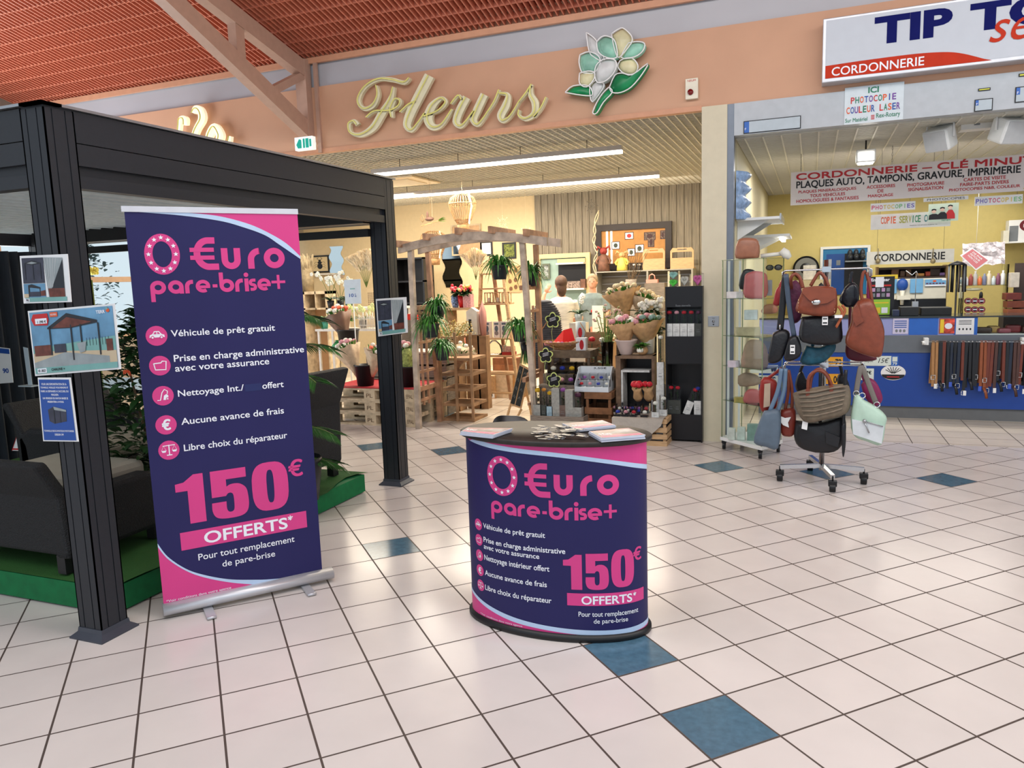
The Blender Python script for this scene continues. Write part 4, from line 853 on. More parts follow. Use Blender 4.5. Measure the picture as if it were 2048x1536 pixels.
m = MB(); m.box((-5.35,7.43,SZ),(-4.16,8.17,SZ+.006)); solo(m, 'red_cloth', mat('red_cloth', (170,40,48), .8, var=.08), 'red cloth laid over the pallet stage under the buckets', 'cloth')
def crate(x0, x1, y0, y1, z0, z1, lab, mt=None, ns=3, group=None, name='wooden_crate', open_top=True, gap=.25, frontpaper=None):
    t = thing(name, lab, 'crate', ((x0+x1)/2,(y0+y1)/2,z0), 0, group); mt = mt or PINE; w, d, h = x1-x0, y1-y0, z1-z0; sl = MB(); 
    for i in range(ns):
        a = h*i/ns; b = a+h/ns*(1-gap)
        if i == ns-1: a += h/ns*gap; b = h
        sl.box((-w/2,-d/2,a),(w/2,-d/2+.012,b)); sl.box((-w/2,d/2-.012,a),(w/2,d/2,b)); sl.box((-w/2,-d/2+.013,a),(-w/2+.012,d/2-.013,b)); sl.box((w/2-.012,-d/2+.013,a),(w/2,d/2-.013,b))
    sl.build('slats', mt, t, local=True)
    for sx in (-1,1):
        for sy in (-1,1): m = MB(); x = sx*(w/2-.026); y = sy*(d/2-.026); m.box((x-.013,y-.013,0),(x+.013,y+.013,h)); m.build('corner_post', mt, t, local=True)
    m = MB(); zz = 0.004 if open_top else h-.012; m.box((-w/2+.012,-d/2+.012,zz),(w/2-.012,d/2-.012,zz+.012)); m.build('base_board', mt, t, local=True)
    return t
zc = at(660,709,8.0).z
crate(-5.30,-4.80,8.25,8.60,0,zc, 'weathered grey plank crate behind the stage, left one', GREYW, 5, 'weathered crates behind the stage', open_top=False, gap=.08)
crate(-4.79,-4.30,8.25,8.60,0,zc, 'weathered grey plank crate behind the bucket of wrapped flowers', GREYW, 5, 'weathered crates behind the stage', open_top=False, gap=.08)
crate(-4.29,-4.16,8.25,8.60,0,zc, 'weathered grey plank crate directly behind the rear pergola post', GREYW, 5, 'weathered crates behind the stage', open_top=False, gap=.08)
m = MB(); m.box((-5.3,8.22,zc),(-4.4,8.62,zc+.018)); solo(m, 'white_board', CERW, 'pale board lying over the weathered crates', 'board')
def bk(x, yb, yt, hw, Y, z, lab):
    a = at(x,yb,Y); h = (at(x,yt,Y)-a).z; r = wid(x-hw,x+hw,yt,Y)/2; bucket((a.x,Y,z), h, r*.97, lab); return Vector((a.x,Y,z)), h, r
p, h, r = bk(732, 778, 736, 18, 7.62, SZ+.006, 'black flower bucket holding two kraft bouquets on the red cloth')
bouquet(p+Vector((-.10,0,h*.45)), .46, .16, 'white daisy bouquet with pink blooms in kraft paper', CARDL, [FW,FW,FP], None, 12, .03, (R(-22),0)); bouquet(p+Vector((.09,0,h*.45)), .40, .15, 'white and coral bouquet half hidden by the rear pergola post', CARDL, [FW,FO], None, 11, .026, (R(20),0))
p, h, r = bk(820, 778, 737, 17, 7.62, SZ+.006, 'black flower bucket right of the rear pergola post'); bouquet(p+Vector((.0,0,h*.5)), .40, .13, 'pink rose bouquet in leafy green printed paper', mat('green_print_paper', (176,190,110), .6, var=.3, vs=40), [FP,FP,FW], None, 8, .034, (R(-12),0))
p, h, r = bk(699, 710, 668, 19, 8.35, zc+.02, 'black flower bucket standing high on the weathered crates'); bouquet(p+Vector((-.03,0,h*.35)), .50, .17, 'white and coral bouquet wrapped in brown paper, highest on the left', mat('brown_wrap', (120,92,76), .6, var=.1), [FW,FW,FO], None, 12, .032, (R(-16),0))
# --- wooden arch
ar = thing('wooden_arch', 'whitewashed wooden garden arch at the flower shop entrance', 'garden arch', (-3.4,7.58,0))
YA, YB_ = 7.38, 7.78
def pxb(m, x0, y0, x1, y1, Y, w, h, mi=0): m.beam(at(x0,y0,Y), at(x1,y1,Y), w, h, mi)
for (x0,y0,x1,y1,Y,mt) in ((821,492,838,856,YA,DRIFT),(1044,474,1068,800,YA,DRIFT),(857,500,868,560,YB_,REDW)):
    if Y == YA: a = at(x1,y1,Y); b = at(x0,y0,Y); a = b+(a-b)*((b.z)/(b.z-a.z)); m = MB(); m.beam((a.x,Y,0.0), b, .055, .055, up=(0,1,0)); m.build('post', mt, ar)
for x in (-4.0,-2.70): m = MB(); m.beam((x-.06,YB_+.05,0),(x-.12 if x < -3 else x-.1,YB_+.05,2.0), .05, .05, up=(0,1,0)); m.build('post', REDW, ar)
zt = 2.06
def arcz(f): return 2.0+.10*math.sin(PI*min(max(f,0),1))
for Y, dz in ((YA,0),(YB_+.05,0)):
    m = MB(); n = 16; m.prism([(-4.22+1.72*i/n, arcz(i/n)+.043) for i in range(n+1)]+[(-4.22+1.72*i/n, arcz(i/n)-.043) for i in range(n,-1,-1)], lambda u,v,e=0.,Y=Y: Vector((u,Y-.01-e,v)), .045)
    m.build('arched_beam', DRIFT, ar)
for i, f in enumerate((.0,.2,.42,.64,.86)):
    x = -4.22+1.72*f+.03; z = arcz(f)+.055; m = MB(); m.beam((x+.02,YA-.18,z),(x-.02,YB_+.22,z), .035, .07); m.build('rafter', REDW, ar)
for side, x, zs in ((0,-4.09,(1.33,.42)),(1,-2.82,(1.52,1.02,.55))):
    m = MB()
    for z in zs: m.box((x-.02,YA+.02,z),(x+.02,YB_+.04,z+.05))
    m.build('rung', REDW, ar)
for x in (-4.09,-2.78):
    m = MB()
    for y in (YA+.12,YA+.24): m.box((x-.01,y,.25),(x+.01,y+.025,1.35))
    for z in (.3,.62,.95,1.28): m.box((x-.012,YA+.03,z),(x+.012,YB_+.03,z+.03))
    m.build('lattice', REDW, ar)
PLW = mat('amber_pallet_wood', (160,124,90), .75, var=.2, vs=8)
t = thing('upright_pallet', 'brown pallet wood rack standing on edge beside the arch', 'pallet', (-3.84,8.08,0)); m = MB()
for z in (0,.18,.36,.54,.72): m.box((-.22,-.2,z),(.2,.2,z+.03))
m.build('boards', PLW, t, local=True)
for x in (-.22,-.02,.18): m = MB(); m.box((x,-.22,0),(x+.03,-.2,1.05)); m.build('upright', PLW, t, local=True)
for (x, y, Y, sz, lab) in ((874,612,7.55,.24,'green trailing spider plant in grey pot, upper left side of arch'), (862,648,7.40,.27,'green trailing spider plant hanging at the left arch post'), (884,694,7.58,.22,'green trailing spider plant in angular pot, lowest on the left of arch'),
                        (999,531,7.45,.27,'green trailing spider plant in a blue pot beneath the arch roof'), (1060,545,7.7,.24,'trailing spider plant behind the right arch post, upper one'), (1040,655,7.45,.26,'green trailing spider plant in dark pot at the right arch post')):
    p = at(x,y,Y); spider(p, sz, lab); 
m = MB(); p = at(1052,690,7.72)
for i in range(120):
    a = random.uniform(0,2*PI); q = random.uniform(.02,.09); pts = [p+Vector((q*math.cos(a)*k/4,q*math.sin(a)*k/4,.06-.10*k*k/6)) for k in range(5)]; m.blade(pts, [.006,.008,.008,.006,.002], (math.sin(a),-math.cos(a),0))
m.lathe([(.05,-.1),(.07,.04),(0,.04)], p, 12, 1); solo(m, 'trailing_fern', [LEAFM, POT], 'fine green trailing fern low on the right side of the arch', 'plant')
# hanging lower plants behind arch right
# --- ladder shelf
YL = 9.0; ld = thing('ladder_shelf', 'slim wooden ladder shelf with small gift items behind the arch', 'shelf', at(1000,805,YL)*1)
ld.location.z = 0; ld.matrix_basis = Matrix.Translation(ld.location)
b0 = at(955,812,YL); T0 = at(963,512,YL+.25); b1 = at(1040,800,YL); T1 = at(1003,520,YL+.25); b0.z = 0; b1.z = 0
for a, b in ((b0,T0),(b1,T1)): m = MB(); m.beam(a, b, .035, .05, up=(0,1,0)); m.build('rail', PINE, ld)
m = MB(); m.beam(((b0.x+b1.x)/2-.02,YL+.5,0),(T0+T1)/2, .04, .04, up=(0,1,0)); m.build('prop', REDW, ld)
shz = []
for yy in (548,578,609,678,712,747,784):
    z = at(960,yy,YL+.05).z; f = z/T0.z; xl = b0.x+(T0.x-b0.x)*f; xr = b1.x+(T1.x-b1.x)*f; m = MB(); dp = .04 if yy in (578,784) else .28
    m.box((xl,YL-.02+.2*f,z-.012),(xr,YL+dp+.2*f,z+.008)); m.build('tread', PINE, ld); shz.append((xl,xr,YL+.2*f,z+.009))
def gift(x0, y0, x1, Y, z, h, d, name, mats, lab, cat, group=None, F_=None):
    pass
s_ = shz[2]
for k in range(3):
    x = s_[0]+.06+.13*k; t = thing('wood_lantern', ('left','middle','right')[k]+' small wooden frame lantern on the ladder shelf', 'lantern', (x+.04,s_[2]+.1,s_[3]), 0, 'wooden frame lanterns on the ladder shelf'); m = MB(); 
    for sx in (-.045,.035):
        for sy in (-.045,.035): m.box((sx,sy,0),(sx+.01,sy+.01,.14))
    for z in (0,.13): m.box((-.045,-.045,z),(.045,-.035,z+.012)); m.box((-.045,.035,z),(.045,.045,z+.012)); m.box((-.045,-.045,z),(-.035,.045,z+.012)); m.box((.035,-.045,z),(.045,.045,z+.012))
    m.build('frame', PINE, t, local=True); m = MB(); m.cyl((0,0,.0),(0,0,.07), .022, n=12); m.build('candle', CERW, t, local=True)
s_ = shz[3]
for k in range(3):
    x = s_[0]+.06+.105*k+(.03 if k else 0); t = thing('gift_box', 'pale gift box with a picture of a plant pot, '+('leftmost','middle','rightmost')[k]+' on the ladder shelf', 'box', (x+.045,s_[2]+.09,s_[3]), 0, 'gift boxes on the ladder shelf'); m = MB(); m.box((-.045,-.04,0),(.045,.04,.21)); 
    F = lambda u,v,e=0.: Vector((u,-.04-e,v)); oval(m, 0,.06,.028,.03, F, .001, 1, 14); oval(m, 0,.12,.025,.04, F, .001, 2, 12); rect(m, -.03,.17,.03,.195, F, .001, 2); m.build('carton', [mat('box_cream', (222,212,206), .5), mat('pot_print', (130,120,120), .5), mat('plant_print', (84,96,110), .5)], t, local=True)
s_ = shz[4]; a = Vector(((s_[0]+s_[1])/2-.06,s_[2]+.1,s_[3]))
m = MB(); m.lathe([(.11,0),(.115,.03),(.10,.12),(.05,.17),(.03,.19)], a, 20); solo(m, 'glass_dome', [CLEAR], 'wide clear glass dome on the ladder shelf', 'dome')
m = MB(); m.cyl(a+Vector((.15,0,0)), a+Vector((.15,0,.06)), .03); m.cyl(a+Vector((.15,0,.06)), a+Vector((.15,0,.12)), .008, n=8); m.beam(a+Vector((.13,0,.12)), a+Vector((.18,0,.12)), .01, .01); solo(m, 'soap_dispenser', CERW, 'small white pump bottle beside the glass dome', 'bottle')
m = MB(); m.box((s_[1]-.17,s_[2]+.02,s_[3]),(s_[1]-.01,s_[2]+.14,s_[3]+.04)); m.box((s_[1]-.165,s_[2]+.05,s_[3]+.04),(s_[1]-.015,s_[2]+.12,s_[3]+.11),1)
solo(m, 'gift_set', [mat('red_tray', (170,50,44), .5), mat('rose_pack', (214,170,150), .5, var=.2, vs=40)], 'red tray with a pink packet on the ladder shelf right side', 'gift')
# --- rear bench with pots
YR = 9.75; zb_ = at(960,745,YR).z; bx0, bx1 = at(893,745,YR).x, at(1050,745,YR).x
bench = thing('display_bench', 'long pale wooden bench carrying vases behind the ladder shelf', 'bench', ((bx0+bx1)/2,YR+.2,0)); m = MB(); m.box((bx0,YR,zb_-.05),(bx1,YR+.45,zb_)); m.build('tabletop', PALW, bench); m = MB(); m.box((bx0,YR+.02,zb_-.22),(bx0+.35,YR+.05,zb_-.06)); m.build('apron', GREYW, bench)
for x in (bx0+.04,bx1-.10): m = MB(); m.box((x,YR+.04,0),(x+.07,YR+.40,zb_-.05)); m.build('leg', GREYW, bench)
def pot_lathe(x, Y, z, prof, mt, name, lab, cat, n=24, extra=None):
    m = MB(); c = at(x,700,Y); m.lathe(prof, (c.x,Y,z), n); 
    if extra: extra(m, Vector((c.x,Y,z)))
    return solo(m, name, mt, lab, cat)
z = zb_+.001
def block(x0, y0, x1, y1, Y, d, mt, name, lab, cat, group=None, z=None, bevel=0., mi=0):
    a, b, c_, e = wb(x0,y0,x1,y1,Y); 
    if z is not None: e += z-b; b = z
    m = MB(); m.box((a,Y,b),(c_,Y+d,e)); return solo(m, name, mt, lab, cat, group, bevel=bevel)
block(925,720,950,741,YR+.08,.16, mat('speckled_stone', (176,170,160), .8, var=.2, vs=60), 'stone_planter', 'square speckled grey planter with a round hole on the bench', 'planter', z=z)
hb = at(938,720,YR).z
m = MB(); c_ = at(938,718,YR+.16); m.lathe([(.09,0),(.105,.06),(.115,.2),(.10,.29),(.055,.33),(.05,.40),(.065,.42),(.05,.42)], (c_.x,YR+.16,hb+.0), 24); m.tube([(c_.x-.05,YR+.16,hb+.38),(c_.x-.12,YR+.16,hb+.37),(c_.x-.14,YR+.16,hb+.32),(c_.x-.09,YR+.16,hb+.28)], .014, 8)
solo(m, 'terracotta_jug', TERRA, 'tall terracotta jug with one handle on the grey planter', 'vase')
pot_lathe(968,YR+.12,z,[(.05,0),(.085,.03),(.092,.07),(.07,.12),(.042,.17),(.036,.20),(.015,.215),(.008,.24),(0,.24)], GREENC, 'ceramic_pear', 'glossy green ceramic pear on the bench', 'ornament')
wbx = wb(986,714,1033,741,YR+.1); dz = z-wbx[1]; t = thing('drawer_box', 'wooden box with one drawer beside the green pear', 'box', ((wbx[0]+wbx[2])/2,YR+.2,z)); m = MB(); m.box((wbx[0],YR+.1,z),(wbx[2],YR+.3,wbx[3]+dz)); m.build('body', mat('walnut', (130,82,54), .5, var=.15), t); m = MB(); m.box((wbx[0]+.02,YR+.088,z+.015),(wbx[2]-.02,YR+.1,z+.10)); m.build('drawer', mat('walnut_front', (146,94,62), .5, var=.15), t)
a = at(944,690,YR+.05); m = MB(); m.box((a.x-.012,YR+.03,z),(a.x+.03,YR+.05,z+.30)); m.ell((a.x,YR+.04,z+.34), (.025,.02,.05), 1); solo(m, 'bird_post', [mat('pale_blue_wood', (170,200,204), .6), CERW], 'narrow pale blue post topped with a white bird', 'ornament')
m = MB(); c_ = at(908,734,YR+.1); m.box((c_.x-.10,YR+.05,z),(c_.x+.10,YR+.2,z+.012),0); m.cyl((c_.x,YR+.12,z+.012),(c_.x,YR+.12,z+.10), .055, n=14, mi=1)
for i in range(40): a_ = random.uniform(0,6.28); q = random.uniform(0,.05); leaf_at(m, (c_.x+q*math.cos(a_),YR+.12+q*math.sin(a_),z+.09), (math.cos(a_)*.4,math.sin(a_)*.4,1), .07, .012, .2, 2)
solo(m, 'grass_pot', [PINE, CLEAR, LEAFM], 'small glass pot of green grass on a wooden tray', 'plant')
# under the bench
t = thing('window_bag', 'brown cardboard frame bag with dried plants visible through a window', 'gift bag', (at(962,802,YR).x,YR-.1,0)); q = wb(935,752,989,803,YR-.2); m = MB(); F = wallF(YR-.2)
m.box((q[0],YR-.16,.0),(q[2],YR-.1,q[3])); 
for r_ in ((q[0],.0,q[2],.10),(q[0],q[3]-.05,q[2],q[3]),(q[0],.10,q[0]+.05,q[3]-.05),(q[2]-.05,.10,q[2],q[3]-.05)): m.box((r_[0],YR-.2,r_[1]),(r_[2],YR-.161,r_[3]))
m.build('carton', CARD, t); m = MB(); rect(m, q[0]+.01,.01,q[2]-.01,.09, F, .002, 0); rect(m, q[0]+.08,.03,q[0]+.12,.07, F, .003, 1); rect(m, q[2]-.08,.03,q[2]-.04,.07, F, .003, 1); m.build('label_band', [PAPER, INK], t)
m = MB()
for i in range(60): x = random.uniform(q[0]+.06,q[2]-.06); m.tube([(x,YR-.155,.1),(x+random.uniform(-.04,.04),YR-.17,random.uniform(.2,q[3]-.07))], .003, 4)
m.build('dried_stems', DRY, t)
block(991,752,1020,803,YR-.15,.12, CARDL, 'kraft_bag', 'plain crumpled kraft bag under the bench', 'bag', z=.0)
block(1022,752,1045,800,YR-.05,.12, mat('amber_kraft', (196,146,90), .7, var=.1), 'kraft_bag', 'amber brown paper bag right of the plain kraft bag', 'bag', z=.0)
p = at(915,803,YR-.15); p.z = 0; t = thing('dried_flower_basket', 'basket of pale dried flowers on the floor below the bench', 'basket', p); m = MB(); m.lathe([(.09,0),(.12,.10),(0,.10)], n=14); m.build('basket', mat('grey_basket', (110,100,90), .8), t, local=True); m = MB()
for i in range(60): d = rdir(.1,1); m.ell(d.normalized()*.13+Vector((0,0,.14)), .018, i%2, 5, 3)
m.build('blossoms', [DRY, FW], t, local=True)
# --- side ledge with kalanchoe
YK = 8.9; zk = at(905,616,YK).z; t = thing('log_shelf', 'half round wooden shelf on a trunk behind the arch', 'shelf', (at(905,616,YK).x,YK+.15,0)); m = MB(); a, b = at(868,616,YK), at(941,616,YK); m.box((a.x,YK,zk-.03),(b.x,YK+.32,zk)); m.build('board', PINE, t); m = MB(); m.cyl(((a.x+b.x)/2-.1,YK+.16,0),((a.x+b.x)/2-.1,YK+.16,zk-.03), .09, .08, 12); m.build('trunk', mat('trunk_wood', (170,136,98), .8, var=.2, bump=.4), t)
p = at(924,613,YK+.1); p.z = zk; t = thing('kalanchoe', 'red potted plant with clusters of red and pink flowers', 'plant', p); m = MB(); m.lathe([(.035,0),(.055,.16),(.05,.16),(0,.14)], n=16); m.build('pot', mat('red_pot', (200,26,30), .4), t, local=True); m = MB()
for i in range(160): d = rdir(-.1,.7); leaf_at(m, d*.03+Vector((0,0,.18)), d, .13, .035, .5)
m.build('leaves', LEAF, t, local=True); m = MB()
for i in range(46): d = rdir(0.15,.8); m.ell(d.normalized()*random.uniform(.12,.16)+Vector((0,0,.20)), .022, i%4//1 if i%4 < 3 else 0, 6, 4)
m.build('blossoms', [mat('deep_red_blossom', (196,30,50), .5), mat('rose_blossom', (226,90,100), .5), mat('lemon_blossom', (232,200,110), .5)], t, local=True)
m = MB(); c_ = at(911,613,YK+.12); m.lathe([(.04,0),(.055,.08),(.05,.15),(.03,.18)], (c_.x,YK+.12,zk), 16); solo(m, 'china_vase', mat('blue_white_china', (120,150,200), .2, var=.5, vs=40), 'blue and white china vase left of the red pot', 'vase')
m = MB(); c_ = at(938,617,YK+.1); m.box((c_.x-.06,YK+.05,zk),(c_.x+.05,YK+.15,zk+.17)); solo(m, 'pink_basket', mat('pink_basket', (222,160,160), .5, var=.2, vs=60), 'pink perforated basket right of the red pot', 'basket')
# gypsophila, lantern house, bouquets on stage at centre
p = at(905,668,8.6); p.z = at(905,672,8.6).z; t = thing('gypsophila_bouquet', 'big airy bouquet of cream gypsophila below the wooden shelf', 'bouquet', p); m = MB(); s2_ = MB()
for i in range(420): d = rdir(.05,1).normalized()*random.uniform(.12,.30); d.x *= 1.05; m.ell(d, random.uniform(.006,.012), i%2, 5, 3)
for i in range(60): d = rdir(.05,1).normalized()*.26; s2_.tube([(0,0,-.05), d], .002, 4)
o = m.build('blossoms', [mat('gyps_white', (226,214,176), .7), mat('gyps_gold', (176,146,80), .7)], t, local=True); tag(o, kind='stuff'); s2_.build('stems', STEM, t, local=True)
bouquet(at(915,738,8.3), .34, .17, 'cream gift bouquet in crumpled beige paper by the arch post', CARDL, [FW], None, 5, .03, (R(20),R(10)), 4)
t = thing('plant_stand', 'tall wooden plant stand supporting the gypsophila', 'stand', (at(905,668,8.6).x,8.6,0)); m = MB(); m.box((-.12,-.12,at(905,672,8.6).z-.03),(.12,.12,at(905,672,8.6).z)); m.build('top', PLW, t, local=True)
for sx in (-.1,.1): m = MB(); m.box((sx-.015,-.1,0),(sx+.015,.1,at(905,672,8.6).z-.03)); m.build('leg', PLW, t, local=True)
q = wb(934,615,953,670,8.75); m = MB(); m.box((q[0],8.75,q[1]),(q[2],8.85,q[3]-.05)); m.add([(q[0],8.75,q[3]-.05),(q[2],8.75,q[3]-.05),(q[2],8.85,q[3]-.05),(q[0],8.85,q[3]-.05),((q[0]+q[2])/2,8.75,q[3]),((q[0]+q[2])/2,8.85,q[3])], [(0,1,4),(2,3,5),(0,4,5,3),(1,2,5,4)]); F = wallF(8.749); rect(m, q[0]+.03,q[1]+.03,q[0]+.07,q[1]+.2, F, .001, 1); m.box((q[0]-.02,8.74,0),(q[2]+.02,8.88,q[1]), 2)
solo(m, 'wooden_house', [CERW, INK, PLW], 'white wooden lantern house beside the ladder shelf', 'ornament')
q = wb(953,605,968,672,8.72); m = MB(); m.lathe([(.04,0),(.055,.2),(.05,.3),(.0,.45)], ((q[0]+q[2])/2,8.8,q[1]), 4); m.box((q[0]-.0,8.74,0),(q[2],8.86,q[1]),1); solo(m, 'pink_house', [mat('dusty_pink', (196,140,130), .6), PLW], 'dusty pink pointed ornament left of the ladder shelf', 'ornament')
# --- pampas
def pampas(x, yb, yt, Y, hw, lab, n=9):
    b = at(x,yb,Y); h = (at(x,yt,Y)-b).z; w = wid(x-hw,x+hw,yt,Y)/2; t = thing('pampas_grass', lab, 'dried plant', b); m = MB(); s_ = MB()
    for i in range(n):
        f = (i+.5)/n*2-1; top = Vector((w*f*1.0, random.uniform(-.08,.08), h*(1-.28*abs(f)))); mid = Vector((w*f*.45,0,h*.55)); s_.tube([(0,0,0),mid,top], .003, 4)
        for k in range(110):
            u = .42+.58*k/110; p = Vector((0,0,0))*(1-u)**2+mid*2*u*(1-u)+top*u*u; d = Vector((f*.6+random.uniform(-.6,.6),random.uniform(-.6,.6),.9)).normalized(); L = .10*math.sin(PI*min(1,(u-.40)/.6))+.03
            m.blade([p,p+d*L*.6,p+d*L+Vector((0,0,-.01))], [.010,.014,.003], d.cross(Vector((0,1,0))))
    m.build('plumes', DRY, t, local=True); s_.build('stems', STEM, t, local=True); return t
pampas(733,575,497,9.3,38, 'large fan of cream pampas grass left of the rear pergola post', 10); pampas(952,560,500,9.1,22, 'cream pampas plume beside the ladder shelf', 5)
a = at(748,640,9.3); q = wb(736,577,758,616,9.3); m = MB(); m.box((q[0],9.3,q[1]),(q[2],9.42,q[3])); F = wallF(9.299)
for i in range(5):
    for j in range(8): oval(m, q[0]+.02+.027*i,q[1]+.02+.027*j,.008,.008, F, .001, 1, 6)
solo(m, 'lattice_lantern', [mat('rattan_cream', (206,176,130), .6), mat('lantern_dark', (90,70,50), .7)], 'cream lattice lantern under the pampas grass', 'lantern')
# --- left display: white racks, orchids
def table(x0, x1, Y, d, z, lab, mt, name='display_table'):
    t = thing(name, lab, 'table', ((x0+x1)/2,Y+d/2,0)); m = MB(); m.box((x0,Y,z-.03),(x1,Y+d,z)); m.build('tabletop', mt, t)
    for x in (x0+.02,x1-.05):
        for y in (Y+.02,Y+d-.05): m = MB(); m.box((x,y,0),(x+.03,y+.03,z-.03)); m.build('leg', mt, t)
    return t
zL = at(700,616,9.25).z; table(at(655,616,9.25).x, at(790,616,9.25).x, 9.25,.5, zL, 'white table behind the crates carrying orchids and lanterns', CERW)
zM = at(700,658,8.8).z; table(at(630,658,8.8).x, at(775,658,8.8).x, 8.8,.4, zM, 'low white slatted table in front of the orchid table', CERW)
def orchid(p, h, lab, fm=None, group=None, n=3, w=.18, pot=None):
    t = thing('orchid', lab, 'plant', p, 0, group); s_ = MB(); m = MB(); fm = fm or FW
    for i in range(n):
        f = (i-(n-1)/2)/max(1,(n-1)/2) if n > 1 else .4; pts = spl([(0,0,.1),(w*f*.3,0,h*.55),(w*f*.8,0,h*.92),(w*f*1.2,0,h*.96)], 5); s_.tube(pts, .004, 5)
        for k in range(7):
            c = pts[-1-k*1 if k < len(pts)-5 else -8]+Vector((random.uniform(-.04,.04),random.uniform(-.05,.02),random.uniform(-.05,.04)))
            for q in range(5): a_ = q*1.257+k; m.ell(c+Vector((.016*math.cos(a_),-.004,.016*math.sin(a_))), (.016,.005,.016), 0, 6, 4)
    s_.build('stems', STEM, t, local=True); m.build('blossoms', fm, t, local=True); m = MB()
    for i in range(7): a_ = i*.9; leaf_at(m, (0,0,.1), (math.cos(a_),math.sin(a_)*.6,.5), .18, .055, .8)
    m.build('leaves', LEAF, t, local=True); m = MB(); m.lathe([(.04,0),(.055,.11),(0,.10)], n=14); m.build('pot', pot or POT, t, local=True); return t
orchid(Vector((at(662,616,9.4).x,9.4,zL)), .50, 'white orchid with many blooms beside the banner, left of all orchids', w=.20); orchid(Vector((at(672,616,9.5).x+.09,9.5,zL)), .42, 'white orchid just right of the largest white orchid'); 
orchid(Vector((at(727,660,8.95).x,8.95,zM)), .30, 'pale yellow green orchid behind the buckets', mat('lime_blossom', (220,222,150), .6)); 
random.seed(4)
for k, (x, Y, z, c, lab) in enumerate(((648,8.9,zM,(70,150,130),'small green boxed pot on the low white table'),(768,9.35,zL,(170,60,44),'small red orange pot beyond the rear post'),(700,9.35,zL,(60,90,60),'dark green pot on the orchid table'),(690,8.95,zM,(96,130,80),'mossy pot on the low white table'))):
    c_ = at(x,640,Y); t = thing('potted_plant', lab, 'plant', (c_.x,Y,z), 0); m = MB(); m.lathe([(.045,0),(.06,.10),(0,.09)], n=14); m.build('pot', mat('pot_%d' % k, c, .5), t, local=True); m = MB()
    for i in range(60): d = rdir(.1,1); leaf_at(m, d*.02+Vector((0,0,.1)), d, .12, .03, .5)
    m.build('leaves', (LEAFM,LEAFL,LEAF,LEAFM)[k], t, local=True)
c_ = at(668,700,8.28); m = MB(); m.lathe([(.07,0),(.085,.04),(.04,.09),(.02,.12),(.028,.13)], (c_.x-.03,8.40,zc+.02), 18); solo(m, 'glass_flask', mat('green_glass', (60,150,100), .05, trans=.8), 'squat green glass flask on the pale board', 'vase')
# slim bamboo bundle and twig rack
m = MB(); a = at(745,660,8.75)
for i in range(26): x = a.x-.22+.018*i; m.cyl((x,8.78,zM),(x+random.uniform(-.01,.01),8.78,zM+random.uniform(.16,.24)), .004, n=5)
for z in (.05,.14): m.beam((a.x-.24,8.775,zM+z),(a.x+.25,8.775,zM+z), .008, .008)
solo(m, 'twig_fence', CERW, 'little white twig fence on the low white table', 'decoration')
# price sign on a stick
def stick_sign(c, Y, lines, lab, base):
    m = MB(); F = quadF(c, Y); slab(m, F); 
    for s, b in lines: write(m, s, b, F, .006, 1, .01)
    rect(m, .35,.60,.65,.64, F, .006, 2); a = F(.5,0); m.cyl((a.x,a.y+.0,a.z+.002),(a.x,a.y,base), .006, n=6, mi=3); solo(m, 'price_sign', [mat('pale_sign', (196,208,216), .4), BLUE, TEALG, WHITE], lab, 'price sign')
stick_sign([(688,560),(721,558),(723,607),(691,608)], 7.9, (('10', (.28,.28,.55,.42)),('€', (.62,.36,.68,.42)),('85', (.62,.28,.72,.34))), 'white price sign on a stick reading 10 above the buckets', SZ+.006)
# --- wall items at the back
YW = 13.448
def wall_mirror(x0, y0, x1, y1, lab):
    a, b, c_, d = wb(x0,y0,x1,y1,YW-.02); n = 16; pl = []
    for i in range(n+1): z = b+(d-b)*i/n; pl.append((c_+.035*math.sin(i*.9),z))
    for i in range(n,-1,-1): z = b+(d-b)*i/n; pl.append((a+.035*math.sin(i*.9+1.5),z))
    m = MB(); m.prism(pl, lambda u,v,e=0.: Vector((u,YW-e,v)), .02); solo(m, 'wavy_mirror', mat('mirror', (220,226,228), .03, 1., var=0), lab, 'mirror')
wall_mirror(663,492,683,556, 'narrow wavy mirror on the beige wall left of the pampas'); wall_mirror(889,482,919,575, 'tall wavy mirror on the beige wall behind the arch')
def framed(x0, y0, x1, y1, Y, lab, fc, ic, draw=None, fw=.03, name='framed_picture'):
    a, b, c_, d = wb(x0,y0,x1,y1,Y); t = thing(name, lab, 'picture', ((a+c_)/2,Y,b)); m = MB(); F = wallF(Y)
    for r_ in ((a,b,c_,b+fw),(a,d-fw,c_,d),(a,b+fw,a+fw,d-fw),(c_-fw,b+fw,c_,d-fw)): m.box((r_[0],Y-.025,r_[1]),(r_[2],Y,r_[3]))
    m.build('frame', fc, t); m = MB(); m.box((a+fw,Y-.012,b+fw),(c_-fw,Y,d-fw)); 
    if draw: draw(m, sub(lambda u,v,e=0.: Vector((u,Y-.0125-e,v)), a+fw,b+fw,c_-fw,d-fw))
    m.build('picture', ic, t); return t
def beetle(m, q):
    oval(m, .5,.35,.16,.20, q, .001, 1, 14); oval(m, .5,.6,.13,.10, q, .001, 1, 12); oval(m, .5,.74,.08,.07, q, .001, 1, 10)
    for s in (-1,1): stroke(m, [(.5+s*.05,.78),(.5+s*.16,.88),(.5+s*.06,.95)], .03, q, .001, 1); [stroke(m, [(.5+s*.1,y),(.5+s*.26,y+.03),(.5+s*.34,y-.1)], .018, q, .001, 1) for y in (.62,.45,.3)]
framed(623,510,658,546,YW, 'framed beetle drawing propped beside the banner', BLKW, [mat('ivory_print', (220,196,150), .6), INK], beetle)
a, b, c_, d = wb(606,548,662,552,YW-.2); 
